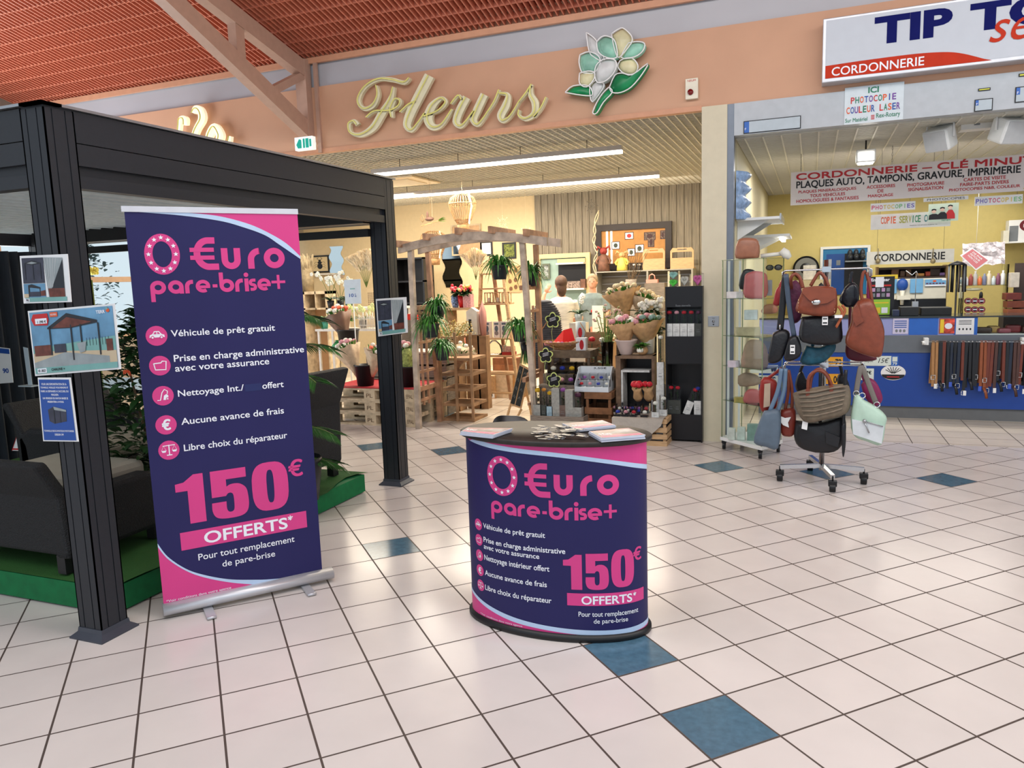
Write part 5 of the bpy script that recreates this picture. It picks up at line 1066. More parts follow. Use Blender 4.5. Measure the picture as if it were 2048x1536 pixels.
a, b, c_, d = wb(621,546,662,551,YW-.15); m = MB(); m.box((a,YW-.15,b),(c_,YW,d)); solo(m, 'wall_shelf', CERW, 'short white shelf beneath the beetle drawing', 'shelf')
t = thing('shelf_unit', 'white two tier shelf unit left of the orchids', 'shelf', (at(635,600,11.0).x,11.1,0)); q = wb(608,582,652,620,11.0); m = MB()
for r_ in ((q[0],q[3]-.05,q[2],q[3]),(q[0],q[1],q[2],q[1]+.03),(q[0],0,q[0]+.03,q[3]),(q[2]-.03,0,q[2],q[3]),((q[0]+q[2])/2,q[1],(q[0]+q[2])/2+.02,q[3])): m.box((r_[0],11.0,r_[1]),(r_[2],11.3,r_[3]))
m.box((q[0],11.28,0),(q[2],11.3,q[3]), 1); m.build('frame', [PALW, mat('shelf_back_tan', (180,140,100), .6)], t)
m = MB(); c_ = at(613,582,11.1); m.lathe([(.10,0),(.12,.25),(.10,.5),(.11,.52)], (c_.x,11.15,q[3]), 16)
for i in range(60): a_ = random.uniform(0,6.28); m.cyl((c_.x+.09*math.cos(a_),11.15+.09*math.sin(a_),q[3]+.3),(c_.x+.13*math.cos(a_),11.15+.13*math.sin(a_),q[3]+random.uniform(.5,.66)), .006, n=4)
solo(m, 'twig_lamp', mat('bleached_twigs', (150,134,106), .7, var=.2), 'tall vase wrapped in bleached twigs on the white shelf unit', 'vase')
framed(905,447,962,512,YW, 'pale wooden panel picture on the beige wall above the arch', PALW, [mat('pale_panel', (186,150,112), .6, var=.1)], name='wooden_wall_art'); framed(962,482,985,512,YW, 'dark framed white picture behind the arch roof', BLKW, [PAPER]); framed(1006,484,1032,518,YW, 'dark framed green picture behind the hanging plant', BLKW, [mat('foliage_print', (110,120,50), .6, var=.5, vs=30)])
def suns(m, q):
    for u, v in ((.3,.8),(.3,.4),(.7,.45),(.7,.15),(.35,.08),(.75,.85)): oval(m, u,v,.13,.10, q, .001, 1, 12)
framed(1010,530,1042,585,YW, 'frame of round woven discs on beige ground behind the ladder', PINE, [mat('disc_ground', (196,160,110), .6), mat('disc_brown', (110,74,48), .7, var=.2)], suns, name='woven_art')
t = thing('black_cabinet', 'black open shelving cabinet behind the left side of the arch', 'cabinet', (at(820,600,12.4).x,12.6,0)); q = wb(790,514,846,640,12.4); m = MB(); m.box((q[0],12.78,0),(q[2],12.8,q[3])); m.build('back_panel', BLKW, t); m = MB()
for x in (q[0],q[2]-.03): m = MB(); m.box((x,12.4,0),(x+.03,12.8,q[3])); m.build('side_panel', BLKW, t)
for z in (q[3]-.03,q[3]-.45,q[3]-.85,q[3]-1.25): m = MB(); m.box((q[0],12.4,z),(q[2],12.8,z+.03)); m.build('shelf', BLKW, t)
block(792,540,813,640,10.8,.05, mat('grey_panel', (120,116,114), .6), 'grey_panel', 'tall plain grey panel right of the rear pergola post', 'panel', z=.0)
block(813,628,829,640,9.0,.1, mat('red_enamel', (210,50,36), .4), 'red_box', 'small red orange box with round hole beside the arch', 'box', z=None)
m = MB(); a = at(821,641,9.05); m.box((a.x-.12,9.0,0),(a.x+.12,9.15,at(821,640,9.0).z)); solo(m, 'white_plinth', GREYW, 'grey wooden plinth under the red orange box', 'plinth')
# --- hanging things
def balloon(x, y0, y1, hw, Y, lab, rings=30, name='wicker_balloon'):
    top = at(x,y0,Y); h = (top-at(x,y1,Y)).z; r = wid(x-hw,x+hw,y0,Y)/2; t = thing(name, lab, 'decoration', (top.x,Y,top.z-h)); prof = [(.42,.0),(.40,.20),(.62,.32),(.95,.62),(1.0,.76),(.85,.90),(.45,.99),(.12,1.0)]; m = MB()
    for i in range(rings):
        a_ = 2*PI*i/rings; m.tube([(r*p*math.cos(a_), r*p*math.sin(a_), h*z) for p, z in prof[1:]], .005, 4)
    for p, z in ((1.0,.74),(.42,.20),(.62,.32)): m.tube([(r*p*math.cos(2*PI*k/20), r*p*math.sin(2*PI*k/20), h*z) for k in range(21)], .007, 4)
    m.build('cage', WICK, t, local=True); m = MB(); m.lathe([(r*.40,0),(r*.44,h*.18),(r*.38,h*.19),(r*.34,.01),(0,.01)], n=18); m.build('basket', WICK, t, local=True); m = MB(); m.cyl((0,0,h),(0,0,3.16-(top.z-h)), .002, n=4); m.build('cord', DRY, t, local=True)
    m = MB()
    for k in range(26): u = k/25; m.ell((r*(.9-.4*abs(u-.4)),-r*.4,h*(.95-.75*u)), (.014,.014,.018), 0, 5, 3)
    m.build('garland', DRY, t, local=True)
balloon(924,388,463,25,9.4, 'large wicker hot air balloon hanging above the arch'); balloon(866,462,530,24,9.9, 'smaller wicker balloon hanging behind the left of the arch', 24)
def snowflake(x, y, Y, r, lab, mt):
    c = at(x,y,Y); m = MB()
    for k in range(8):
        a_ = PI*k/4; e = c+Vector((r*math.cos(a_),0,r*math.sin(a_))); m.cyl(c, e, .004, n=4); m.ell(e, .012, 0, 5, 3)
    for k in range(8): a_ = PI*k/4+PI/8; m.ell(c+Vector((r*.55*math.cos(a_),0,r*.55*math.sin(a_))), .010, 0, 5, 3)
    m.cyl(c, (c.x,c.y,3.16), .0015, n=4); solo(m, 'snowflake', mt, lab, 'decoration', 'hanging snowflakes')
snowflake(1005,446,10.5,.10, 'gold snowflake hanging left of the grey panelling, larger one', DRY); snowflake(1052,466,10.5,.09, 'gold snowflake hanging over the right end of the arch', DRY); snowflake(1183,412,13.2,.11, 'dark grey snowflake against the grey panelling', mat('grey_flake', (110,104,96), .6))
c = at(862,448,9.6); m = MB(); m.beam(c+Vector((-.16,0,-.02)), c+Vector((.18,0,.05)), .012, .012); m.ell(c+Vector((-.02,0,.07)), (.07,.03,.03), 1); m.ell(c+Vector((-.05,0,.12)), (.02,.015,.06), 1); m.tube([c+Vector((-.13,0,.03)),c+Vector((-.17,0,.08)),c+Vector((-.13,0,.14)),c+Vector((-.10,0,.08)),c+Vector((-.13,0,.03))], .004, 5)
for k in range(12): leaf_at(m, c+Vector((.10,0,.03)), (1,random.uniform(-.3,.3),random.uniform(-.2,.6)), .14, .018, .2, 2)
m.cyl(c+Vector((0,0,.02)), (c.x,c.y,3.16), .0015, n=4); solo(m, 'bird_mobile', [WICK, mat('feather_brown', (90,62,50), .7), LEAFL], 'bird on a branch mobile hanging above the smaller wicker balloon', 'decoration')
# --- noticeboard, shelf with ornaments
a, b, c_, d = wb(1193,440,1344,545,13.38)
zl_ = at(1193,541,13.38).z; pts = [(at(1194,452,13.34)), (at(1345,440,13.34))]
t = thing('pinboard', 'large dark framed pinboard with small photographs on grey panelling', 'noticeboard', ((a+c_)/2,13.36,zl_)); m = MB(); fw = .11; zt_ = pts[0].z*.5+pts[1].z*.5
for r_ in ((a,zl_,c_,zl_+fw),(a,zt_-fw,c_,zt_),(a,zl_+fw,a+fw,zt_-fw),(c_-fw,zl_+fw,c_,zt_-fw)): m.box((r_[0],13.33,r_[1]),(r_[2],13.395,r_[3]))
m.build('frame', mat('dark_brown_frame', (40,30,28), .5), t); m = MB(); m.box((a+fw,13.36,zl_+fw),(c_-fw,13.39,zt_-fw)); q = sub(wallF(13.3595), a+fw,zl_+fw,c_-fw,zt_-fw)
for u in (.07,.14): rect(m, u,0,u+.035,1, q, .001, 1)
for (u, v, w_, h_, k) in ((.38,.82,.12,.18,3),(.68,.78,.16,.20,2),(.93,.8,.06,.22,2),(.17,.55,.11,.2,4),(.54,.42,.12,.22,4),(.74,.6,.08,.26,2),(.42,.32,.1,.2,4)):
    rect(m, u-.01,v-.02-h_/2,u+w_+.01,v+.02+h_/2, q, .002, 2); rect(m, u,v-h_/2,u+w_,v+h_/2, q, .003, 1 if k != 2 else 5); oval(m, u+w_/2,v,w_*.3,h_*.35, q, .004, k, 10)
m.build('board', [mat('cork_orange', (176,124,64), .6, var=.06), PAPER, mat('frame_maroon', (60,26,28), .5), RED, mat('photo_dark', (50,60,50), .5), mat('photo_mixed', (110,90,80), .5, var=.5, vs=40)], t)
YS = 12.95; zs = at(1290,540,YS).z; a, c_ = at(1190,540,YS).x, at(1386,540,YS).x
su = thing('slatted_shelf', 'grey slatted retail shelf unit under the pinboard', 'shelf', ((a+c_)/2,YS+.2,0)); m = MB(); m.box((a,YS,zs-.02),(c_,YS+.4,zs)); m.build('shelf', mat('shelf_grey', (150,146,136), .5), su); m = MB(); m.box((a,YS+.36,.9),(c_,YS+.4,zs-.02)); m.build('back_panel', mat('slatwall_grey', (120,114,104), .6), su); m = MB()
for k in range(6): z = zs-.10-.13*k; m.box((a,YS+.34,z),(c_,YS+.36,z+.012))
m.build('slats', STEEL, su); 
for x in (a,(a+c_)/2+.06,c_-.03): m = MB(); m.box((x,YS,.0),(x+.03,YS+.36,zs-.02)); m.build('upright', mat('shelf_grey', (150,146,136), .5), su)
def caddy(x0, y0, x1, lab):
    q = wb(x0,y0,x1,538,YS+.1); q = (q[0],zs,q[2],q[3]); F = lambda u,v,e=0.: Vector((u,YS+.1-e,v)); t = thing('wooden_caddy', lab, 'crate', ((q[0]+q[2])/2,YS+.15,zs), 0, 'wooden caddies on the slatted shelf'); w_, h_ = q[2]-q[0], q[3]-q[1]; m = MB()
    X = lambda u: q[0]+u*w_; Z_ = lambda v: q[1]+v*h_
    for poly_ in ([(0,0),(1,0),(1,.52),(0,.52)], [(0,.52),(.08,.52),(.08,.78),(.14,.8),(.3,.8),(.3,.98),(.1,1),(0,.85)], [(1,.52),(1,.85),(.9,1),(.7,.98),(.7,.8),(.86,.8),(.92,.78),(.92,.52)], [(.3,.94),(.7,.94),(.7,1),(.3,1)], [(.3,.8),(.7,.8),(.7,.88),(.3,.88)]): m.prism([(X(u),Z_(v)) for u, v in poly_], F, .02)
    m.box((q[0],YS+.10,q[1]),(q[2],YS+.28,q[1]+.02)); m.build('panel', PINE, t)
caddy(1286,496,1330, 'wooden handled caddy left of its twin on the slatted shelf'); caddy(1341,494,1388, 'wooden handled caddy right of its twin, nearest the cream pillar')
def figure(x, yt, lab, mts, name, wide=.09, ears=False):
    c = at(x,538,YS+.1); h = (at(x,yt,YS+.1)).z-zs; t = thing(name, lab, 'figurine', (c.x,YS+.12,zs)); m = MB(); m.lathe([(wide*.7,0),(wide,.02*h),(wide*.9,h*.35),(wide*.6,h*.62),(wide*.35,h*.68)], n=12); m.build('body', mts[0], t, local=True); m = MB(); m.ell((0,0,h*.80), (wide*.62,wide*.6,h*.15)); m.ell((0,-wide*.5,h*.77), (wide*.25,wide*.25,h*.05)); m.build('head', mts[1], t, local=True)
    for s in (-1,1):
        m = MB(); m.tube([(s*wide*.6,0,h*.6),(s*wide*1.15,-.02,h*.42),(s*wide*.9,-.04,h*.3)], [wide*.22,wide*.2,wide*.16], 6); m.build('arm', mts[0], t, local=True)
        if ears: m = MB(); m.tube([(s*wide*.4,0,h*.9),(s*wide*.9,0,h*.98),(s*wide*1.1,0,h*.84)], [.02,.022,.012], 6); m.build('ear', mts[1], t, local=True)
BR_ = mat('figure_brown', (112,76,60), .7, var=.2); YE_ = mat('figure_yellow', (224,200,96), .6, var=.05); TN_ = mat('figure_tan', (200,160,110), .6)
figure(1207,492, 'brown seated figurine with red patch at the left end of the slatted shelf', (BR_, mat('figure_red', (140,50,44), .7)), 'brown_figurine', .11, True); figure(1244,502, 'yellow rabbit figurine on the slatted shelf', (YE_, TN_), 'rabbit_figurine', .10, True)
figure(1268,527, 'small black and white penguin figurine, left of the pair', (INK, FW), 'penguin_figurine', .05); figure(1278,527, 'small black and white penguin figurine, right of the pair', (INK, FW), 'penguin_figurine', .05)
m = MB(); P = spl([at(1196,421,13.2),at(1190,455,13.15),at(1188,480,13.2),at(1193,505,13.15),at(1189,530,13.2),at(1192,560,13.15)], 6)
for ph in (0,2.1): m.tube([p+Vector((.025*math.sin(i*.7+ph),.02*math.cos(i*.7+ph),0)) for i, p in enumerate(P)], .009, 6)
m.cyl(P[-1], (P[-1].x,P[-1].y,0), .009, n=6); solo(m, 'twisted_vine', DRY, 'pale twisted vine standing at the left of the pinboard', 'decoration')
# doorway to the back room with cupboard
YD = 13.36; q = wb(1060,512,1172,700,YD); 
t = MB(); q = (at(1082,520,YD).x, 0, at(1173,516,YD).x, at(1125,516,YD).z)
for r_ in ((q[0]-.08,0,q[0],q[3]+.08),(q[2],0,q[2]+.08,q[3]+.08),(q[0],q[3],q[2],q[3]+.08)): t.box((r_[0],YD-.06,r_[1]),(r_[2],YD,r_[3]))
struct(t.build('door_1', mat('cream_frame', (214,190,140), .5)))
t = thing('cupboard', 'pale turquoise cupboard with open shelf in the cream door frame', 'cupboard', ((q[0]+q[2])/2,YD,0)); TQ = mat('turquoise_grey', (140,164,156), .5); m = MB(); m.box((q[0],YD-.01,.0),(q[2],YD+.03,q[3])); m.build('back_panel', TQ, t); m = MB(); x = q[0]+(q[2]-q[0])*.40
m.box((x,YD-.05,1.5),(q[2],YD-.03,1.9),0); m.build('shelf_recess', BLKW, t); 
for z_ in (1.42,1.88): m = MB(); m.box((x,YD-.2,z_),(q[2],YD-.02,z_+.03)); m.build('shelf', CERW, t)
m = MB(); m.box((x,YD-.1,1.91),(q[2],YD-.05,q[3]-.02)); m.build('slatted_door', mat('cream_slats', (190,180,140), .6, var=.3, vs=30, wave=(30,1,1)), t)
block(1133,548,1160,563,YD-.18,.1, mat('floral_box', (150,130,120), .6, var=.5, vs=40), 'patterned_box', 'floral patterned box on the cupboard shelf', 'box', z=1.451); block(1161,545,1170,563,YD-.18,.1, BR_, 'brown_box', 'small brown box beside the floral patterned box', 'box', z=1.451)
framed(1086,527,1100,558,YD-.03, 'small grey framed picture inside the cream door frame', mat('frame_olive', (90,96,80), .5), [mat('print_grey', (150,156,156), .5, var=.5, vs=30)])
# --- cash desk
YC = 10.1; zcsh = at(1190,672,YC).z; a, c_ = at(1155,672,YC).x, at(1225,672,YC).x
t = thing('cash_desk', 'pale wooden cash desk behind the orchid stems', 'counter', ((a+c_)/2,YC+.3,0)); m = MB(); m.box((a,YC+.03,0),(c_,YC+.5,zcsh-.04)); m.build('body', mat('desk_tan', (150,116,86), .6), t); m = MB(); m.box((a-.05,YC,zcsh-.04),(c_+.05,YC+.55,zcsh)); m.build('countertop', PALW, t)
for k, (x0, y0, x1, c, lab) in enumerate(((1185,612,1206,(222,210,198),'tall cream leaflet holder on the cash desk'),(1181,655,1191,(232,128,100),'coral card on the cash desk'),(1193,656,1202,(222,214,206),'white card with lines on the cash desk'))):
    block(x0,y0,x1,672,YC+.08+.03*k,.02, mat('desk_card_%d' % k, c, .6), 'desk_card', lab, 'card', z=zcsh)
m = MB(); c = at(1192,610,YC+.3); 
for i in range(3): m.ell((c.x-.05+.05*i,YC+.3,zcsh+.33), .03, 0)
m.box((c.x-.09,YC+.26,zcsh+.28),(c.x+.09,YC+.34,zcsh+.31),1); m.cyl((c.x,YC+.3,zcsh),(c.x,YC+.3,zcsh+.28), .01, n=6, mi=1); solo(m, 'apple_stand', [mat('glossy_red', (190,30,26), .2), BLKW], 'little stand of glossy red apples above the leaflet holder', 'decoration')
orchid(Vector((at(1158,668,9.3).x,9.3,at(1158,645,9.3).z)), .34, 'orchid with white blossoms in a pale cylinder pot near the customers', n=1, pot=mat('pale_grey_pot', (150,160,160), .5)); a = at(1158,645,9.3); m = MB(); m.box((a.x-.1,9.2,0),(a.x+.1,9.4,a.z)); solo(m, 'white_pedestal', CERW, 'white pedestal under the orchid near the customers', 'pedestal')
# ================================================================== CENTRAL DISPLAY OF THE FLOWER SHOP
random.seed(33)
_C = {}
def colmat(name, c, r=.5): return mat(name, c, r, var=.12, vs=30)
SLV = colmat('box_grey', (150,150,144)); SLW = colmat('box_white', (206,208,206)); SLB = colmat('box_dark', (60,64,60)); ROSES = dict(red=FR, pink=FP, yellow=FY_, violet=FV, plum=colmat('plum_rose', (84,34,66)), orange=colmat('amber_rose', (226,150,60)), blue=colmat('blue_rose', (40,60,170)), white=FW)
def boxed_rose(x0, x1, yt, yb, Y, col, lab, frac=.5, base=None, plain=False, z=None, group=None, d=None, lean=0.):
    a, b, c_, e = wb(x0,yt,x1,yb,Y); h = e-b; b = b if z is None else z; w_ = c_-a; d = d or w_*.9; t = thing('boxed_rose', lab, 'flower box', ((a+c_)/2,Y+d/2,b), 0, group)
    M_ = Matrix.Rotation(lean,4,'Y')
    m = MB(); m.box((-w_/2,-d/2,0),(w_/2,d/2,h*(1 if plain else frac))); F = lambda u,v,e=0.: Vector((u,-d/2-e,v))
    rect(m, -w_*.25,h*frac*.35,w_*.25,h*frac*.38, F, .001, 1); rect(m, -w_*.2,h*frac*.5,w_*.2,h*frac*.52, F, .001, 1); m.xf(M_).build('carton', [base or SLW, GREY], t, local=True)
    if not plain:
        m = MB(); m.box((-w_/2+.001,-d/2+.001,h*frac+.001),(w_/2-.001,d/2-.001,h)); m.xf(M_).build('clear_sleeve', CLEAR, t, local=True)
        m = MB(); r = w_*.33; rosef(m, (0,0,h-r*1.3), r, 0); m.tube([(0,0,h*frac),(0,0,h-r*2)], .003, 5, 1)
        for k in range(4): leaf_at(m, (0,0,h*frac+.02+.02*k), (math.cos(k*1.7),math.sin(k*1.7)*.5,.5), w_*.4, w_*.25, .3, 1)
        m.xf(M_).build('rose', [ROSES[col], LEAF], t, local=True)
    return t
def dome_box(x, yb, s, Y, col, lab, group, z=None):
    a, b, c_, e = wb(x-s/2,yb-s*1.35,x+s/2,yb,Y); h = e-b; b = b if z is None else z; w_ = c_-a; t = thing('rose_cube', lab, 'gift', ((a+c_)/2,Y+w_/2,b), 0, group)
    m = MB(); m.box((-w_/2,-w_/2,0),(w_/2,w_/2,h)); m.build('clear_box', CLEAR, t, local=True); m = MB(); m.box((-w_*.42,-w_*.42,.001),(w_*.42,w_*.42,h*.12)); m.build('base', BLKW, t, local=True); m = MB(); rosef(m, (0,0,h*.45), w_*.28, 0); m.build('rose', ROSES[col], t, local=True)
    return t
# supports
YB0 = 7.62
ztop = at(1135,702,7.85).z; xa_, xb_ = at(1098,702,7.85).x, at(1180,702,7.85).x
crate(xa_, xb_, 7.86, 8.20, 0, ztop, 'dark weathered slatted crate carrying the wire basket', mat('dark_crate', (104,88,72), .8, var=.2), 7, None, 'wooden_crate', False, .35)
z1_, z2_ = at(1130,748,7.70).z, at(1130,770,7.56).z
t = thing('stepped_stand', 'stepped grey stand under the clear rose cubes', 'stand', ((xa_+xb_)/2,7.7,0)); m = MB(); m.box((xa_-.02,7.69,0),(xb_-.04,7.85,z1_)); m.box((xa_-.02,7.54,0),(xb_-.04,7.69,z2_)); m.build('steps', GREYW, t)
G1 = 'clear rose cubes on the stepped stand'
for k, x in enumerate((1104,1122,1141,1158)): dome_box(x, 748, 17, 7.71, ('white','blue','yellow','white')[k], ('leftmost','second','third','rightmost')[k]+' clear cube on the upper step of the stand', G1, z1_+.001)
for k, x in enumerate((1103,1121,1139,1155)): dome_box(x, 770, 16, 7.56, ('pink','pink','violet','pink')[k], ('leftmost','second','third','rightmost')[k]+' clear cube on the lower step of the stand', G1, z2_+.001)
# tall boxes in a tray
zt0 = at(1120,837,7.32).z; G2 = 'tall boxed roses in the wooden tray'
a0, a1 = at(1062,838,7.30).x, at(1168,838,7.30).x
crate(a0, a1, 7.28, 7.52, 0.0, at(1120,837,7.28).z+.02, 'low brown wooden tray holding tall boxed roses behind the counter', GREYW, 1, None, 'wooden_tray', True, .0)
for k, (x0, x1, yt, col, pl, bs, lab) in enumerate(((1067,1081,776,'yellow',0,SLV,'tall yellow rose box at the left end of the tray'),(1081,1092,776,'orange',0,SLB,'tall amber rose box in a dark carton'),(1092,1104,782,'yellow',0,colmat('pale_blue_box',(150,176,190)),'tall yellow rose box with pale blue carton'),(1104,1118,778,'red',1,SLV,'plain tall grey box left of the violet rose'),
        (1118,1131,774,'violet',0,colmat('brown_box_c',(104,84,76)),'tall violet rose box in the middle of the tray'),(1131,1145,780,'red',1,SLV,'plain tall grey box right of the violet rose'),(1146,1162,782,'plum',0,SLV,'tall plum rose box at the right end of the tray'))):
    boxed_rose(x0, x1, yt, 837, 7.32, col, lab, .42, bs, bool(pl), zt0, G2)
# basket with red tissue
c = at(1127,700,8.0); c.z = ztop+.002; t = thing('wire_basket', 'round wicker hoop basket with red tissue and pink sweets', 'basket', c); m = MB(); 
for k in range(9): z = .004+.011*k; r = .10+.018*k; m.tube([(r*math.cos(a_*PI/12),r*.8*math.sin(a_*PI/12),z) for a_ in range(25)], .005, 5)
m.tube([(-.24,0,.08),(-.25,0,.22),(-.17,0,.33),(-.05,0,.37)], .005, 5); m.tube([(.24,0,.08),(.26,0,.2),(.2,0,.3)], .005, 5); m.build('basket', WICK, t, local=True)
m = MB(); m.add([(-.14,0,.06),(.02,-.05,.22),(.10,0,.24),(.13,.02,.10),(-.05,.06,.16),(.03,-.12,.07)], [(0,1,5),(1,2,3,5),(0,4,1),(4,2,1),(4,3,2)]); m.build('tissue', mat('red_tissue', (220,28,30), .6, bump=.6, bs=30), t, local=True)
m = MB()
for k in range(7): rosef(m, (-.16+.045*k,-.10,.075), .028, k%3)
m.build('sweets', [FP, ROSES['violet'], FO], t, local=True)
for (x0,y0,x1,y1,Y,nm,lab,c_) in ((1149,644,1168,676,8.02,'candle_tin','pale cylinder tin with red candle print, upper one by the basket',(170,184,190)),(1152,676,1171,701,7.90,'candle_box','white box with red candle print, standing below the pale tin',(214,214,218))):
    q = wb(x0,y0,x1,y1,Y); zz = ztop+.002 if nm == 'candle_box' else ztop+.002; h = q[3]-q[1]+(0 if nm == 'candle_box' else q[1]-zz); m = MB(); 
    if nm == 'candle_box': m.box((q[0],Y,zz),(q[2],Y+.08,zz+h))
    else: m.cyl(((q[0]+q[2])/2,Y+.06,zz),((q[0]+q[2])/2,Y+.06,zz+h), (q[2]-q[0])/2, n=20)
    F = wallF(Y-.001); u = (q[0]+q[2])/2+.01; oval(m, u,zz+h*.45 if nm == 'candle_box' else zz+h*.62,.025,.055, F, .001, 1, 12); solo(m, nm, [mat(nm+'_m', c_, .5, var=.03), mat('candle_red', (170,24,34), .5)], lab, 'box')
# chalk flower tags
def flower_tag(x, y, Y, r, lab, stake):
    c = at(x,y,Y); t = thing('flower_tag', lab, 'label', c, 0, 'black flower shaped tags with lime outline'); F = lambda u,v,e=0.: Vector((u,-e,v))
    def fl_(s, n=50): return [((s*r*(.68+.34*abs(math.cos(2.5*a_-PI/2*0)))) * math.sin(a_), (s*r*(.68+.34*abs(math.cos(2.5*a_)))) * math.cos(a_)) for a_ in [2*PI*i/n for i in range(n)]]
    m = MB(); m.prism(fl_(1.0), F, .004, 1); poly(m, fl_(.86), F, .005, 0)
    for k in range(3): stroke(m, [(-r*.4,-.01+.014*k),(r*.4,.008+.014*k)], .004, F, .006, 2)
    m.build('tag', [INK, mat('lime_outline', (206,220,130), .5), PWHITE], t, local=True); m = MB(); m.tube([(0,.002,-r*.5),(-.02,.006,-r*1.5),(0,.01,stake-c.z)], .002, 5); m.build('stake', mat('lime_outline', (206,220,130), .5), t, local=True)
flower_tag(1105.5,640.5,7.84,.088, 'black flower tag with lime outline, highest of three', ztop); flower_tag(1091.5,711,7.60,.084, 'black flower tag with lime outline left of the clear cubes', z2_); flower_tag(1108,760,7.50,.082, 'black flower tag with lime outline just above the tall boxes', .05)
# white tiered display of cubes
Y = 7.45; q = wb(1152,737,1218,784,Y); xr = at(1216,784,Y).x; zb2 = at(1180,784,Y).z; hh = at(1180,738,Y).z-zb2; x0, x1 = at(1150,784,Y).x, xr
t = thing('tiered_display', 'white cardboard counter display of little rose cubes', 'display', ((x0+x1)/2,Y+.12,zb2)); m = MB(); m.box((x0,Y,zb2),(x1,Y+.25,zb2+.05)); m.box((x0,Y+.12,zb2+.05),(x1,Y+.25,zb2+hh*.42)); m.box((x0,Y+.24,zb2),(x1,Y+.25,zb2+hh))
for x in (x0-.004,x1): m.prism([(Y,zb2),(Y+.25,zb2),(Y+.25,zb2+hh),(Y+.18,zb2+hh),(Y,zb2+.08)], lambda u,v,e=0.,x=x: Vector((x+e,u,v)), .004)
write(m, '3,50€', (x0+.14,zb2+hh*.87,x0+.28,zb2+hh*.97), wallF(Y+.238), .002, 1); m.build('carton', [mat('display_white', (206,214,220), .5), INK], t)
for r_ in range(2):
    for k in range(4): 
        x = x0+.035+.09*k; tt_ = thing('rose_cube', ('leftmost','second','third','rightmost')[k]+(' cube on the front tier' if r_ == 0 else ' cube on the rear tier')+' of the white cardboard display', 'gift', (x+.02,Y+.06+.12*r_,zb2+(.051 if r_ == 0 else hh*.42+.001)), 0, 'rose cubes in the white cardboard display')
        m = MB(); m.box((-.035,-.035,0),(.035,.035,.075)); m.build('clear_box', CLEAR, tt_, local=True); m = MB(); rosef(m, (0,0,.03), .018, 0); m.build('rose', ROSES[('red','pink','blue','white','violet','red','blue','white')[k+4*r_]], tt_, local=True)
crate(at(1172,800,7.5).x, at(1226,800,7.5).x, 7.44, 7.78, 0, zb2-.002, 'brown wooden crate beneath the white cardboard display', mat('brown_crate', (130,90,60), .8, var=.2), 4, None, 'wooden_crate', False, .4)
# upright crate and front crate
Y = 7.56; q = wb(1232,712,1309,795,Y); zc2 = q[3]; t = thing('upright_crate', 'wooden crate standing on end with white frame box inside', 'crate', ((q[0]+q[2])/2,Y+.15,0)); CB = mat('crate_brown', (122,98,78), .8, var=.2)
for nm, A, Bq in (('side_board',(q[0],Y,0),(q[0]+.05,Y+.3,q[3])),('side_board',(q[2]-.03,Y,0),(q[2],Y+.3,q[3])),('top_board',(q[0]-.002,Y-.002,q[3]-.03),(q[2]+.002,Y+.3,q[3])),('back_board',(q[0]+.05,Y+.28,0),(q[2]-.03,Y+.3,q[3]-.03))): m = MB(); m.box(A, Bq); m.build(nm, CB if nm != 'back_board' else BLKW, t)
qq = wb(1243,741,1307,795,Y+.02); m = MB(); m.box((qq[0],Y+.01,qq[1]-.2),(qq[0]+.02,Y+.2,qq[3])); m.box((qq[0]+.02,Y+.01,qq[3]-.02),(qq[2]-.04,Y+.2,qq[3])); m.build('white_frame', SLW, t)
zq = at(1285,836,7.12).z; fx0, fx1 = at(1228,836,7.14).x, at(1334,895,7.1).x
fc = crate(fx0, fx1, 7.10, 7.50, 0, zq, 'pale slatted crate draped with grey paper in front of the black display', PINE, 4, None, 'wooden_crate', False, .3)
m = MB(); m.add([(fx0-.005,7.07,zq+.004),(fx1-.03,7.07,zq+.004),(fx1-.03,7.48,zq+.004),(fx0,7.48,zq+.004),(fx0,7.065,zq-.14),(fx0+.22,7.065,zq-.30),(fx1-.05,7.065,zq-.06)], [(0,1,2,3),(0,4,5,6,1)]); solo(m, 'wrapping_paper', mat('grey_paper', (170,162,152), .7, bump=.5, bs=25), 'grey crumpled paper hanging over the front crate', 'paper')
G3 = 'small rose cubes on the paper covered crate'
for k, (x, yb, s, col, Y, lab) in enumerate(((1238,806,12,'white',7.36,'small cube with white rose, back row left'),(1250,804,14,'pink',7.36,'small cube with pink rose in the back row'),(1263,800,12,'blue',7.40,'small cube with blue rose, back row'),(1277,806,13,'violet',7.36,'small cube with violet rose, back row'),(1291,806,14,'red',7.34,'small cube with red rose, back row right'),
        (1234,832,14,'blue',7.13,'small cube with blue rose at the front left corner'),(1250,834,14,'pink',7.13,'small cube with pink rose in the front row'),(1266,834,14,'red',7.13,'small cube with red rose in the front row'),(1288,832,15,'white',7.13,'small cube with white rose at the front right'),(1276,826,12,'blue',7.24,'small cube with blue rose in the middle of the crate'),(1256,824,12,'white',7.24,'small cube with white rose in the middle of the crate'))):
    dome_box(x, yb, s, Y, col, lab, G3, zq+.006)
for k, (x0, x1, yt, lab) in enumerate(((1303,1317,792,'open clear packet with green leaves on the crate, left one'),(1319,1333,786,'open clear packet with green leaves at the crate corner'))):
    boxed_rose(x0, x1, yt, 826, 7.14+.1*k, 'white', lab, .3, SLW, False, zq+.006, None, .05)
boxed_rose(1314,1327,700,800,7.42,'white','tall white rose box leaning beside the black display',.45,SLW,False,.55,None)
m = MB(); qx = wb(1313,700,1328,800,7.42); m.box((qx[0],7.40,0),(qx[2],7.49,.55)); solo(m, 'white_block', SLW, 'narrow white block beneath the tall white rose box', 'block')
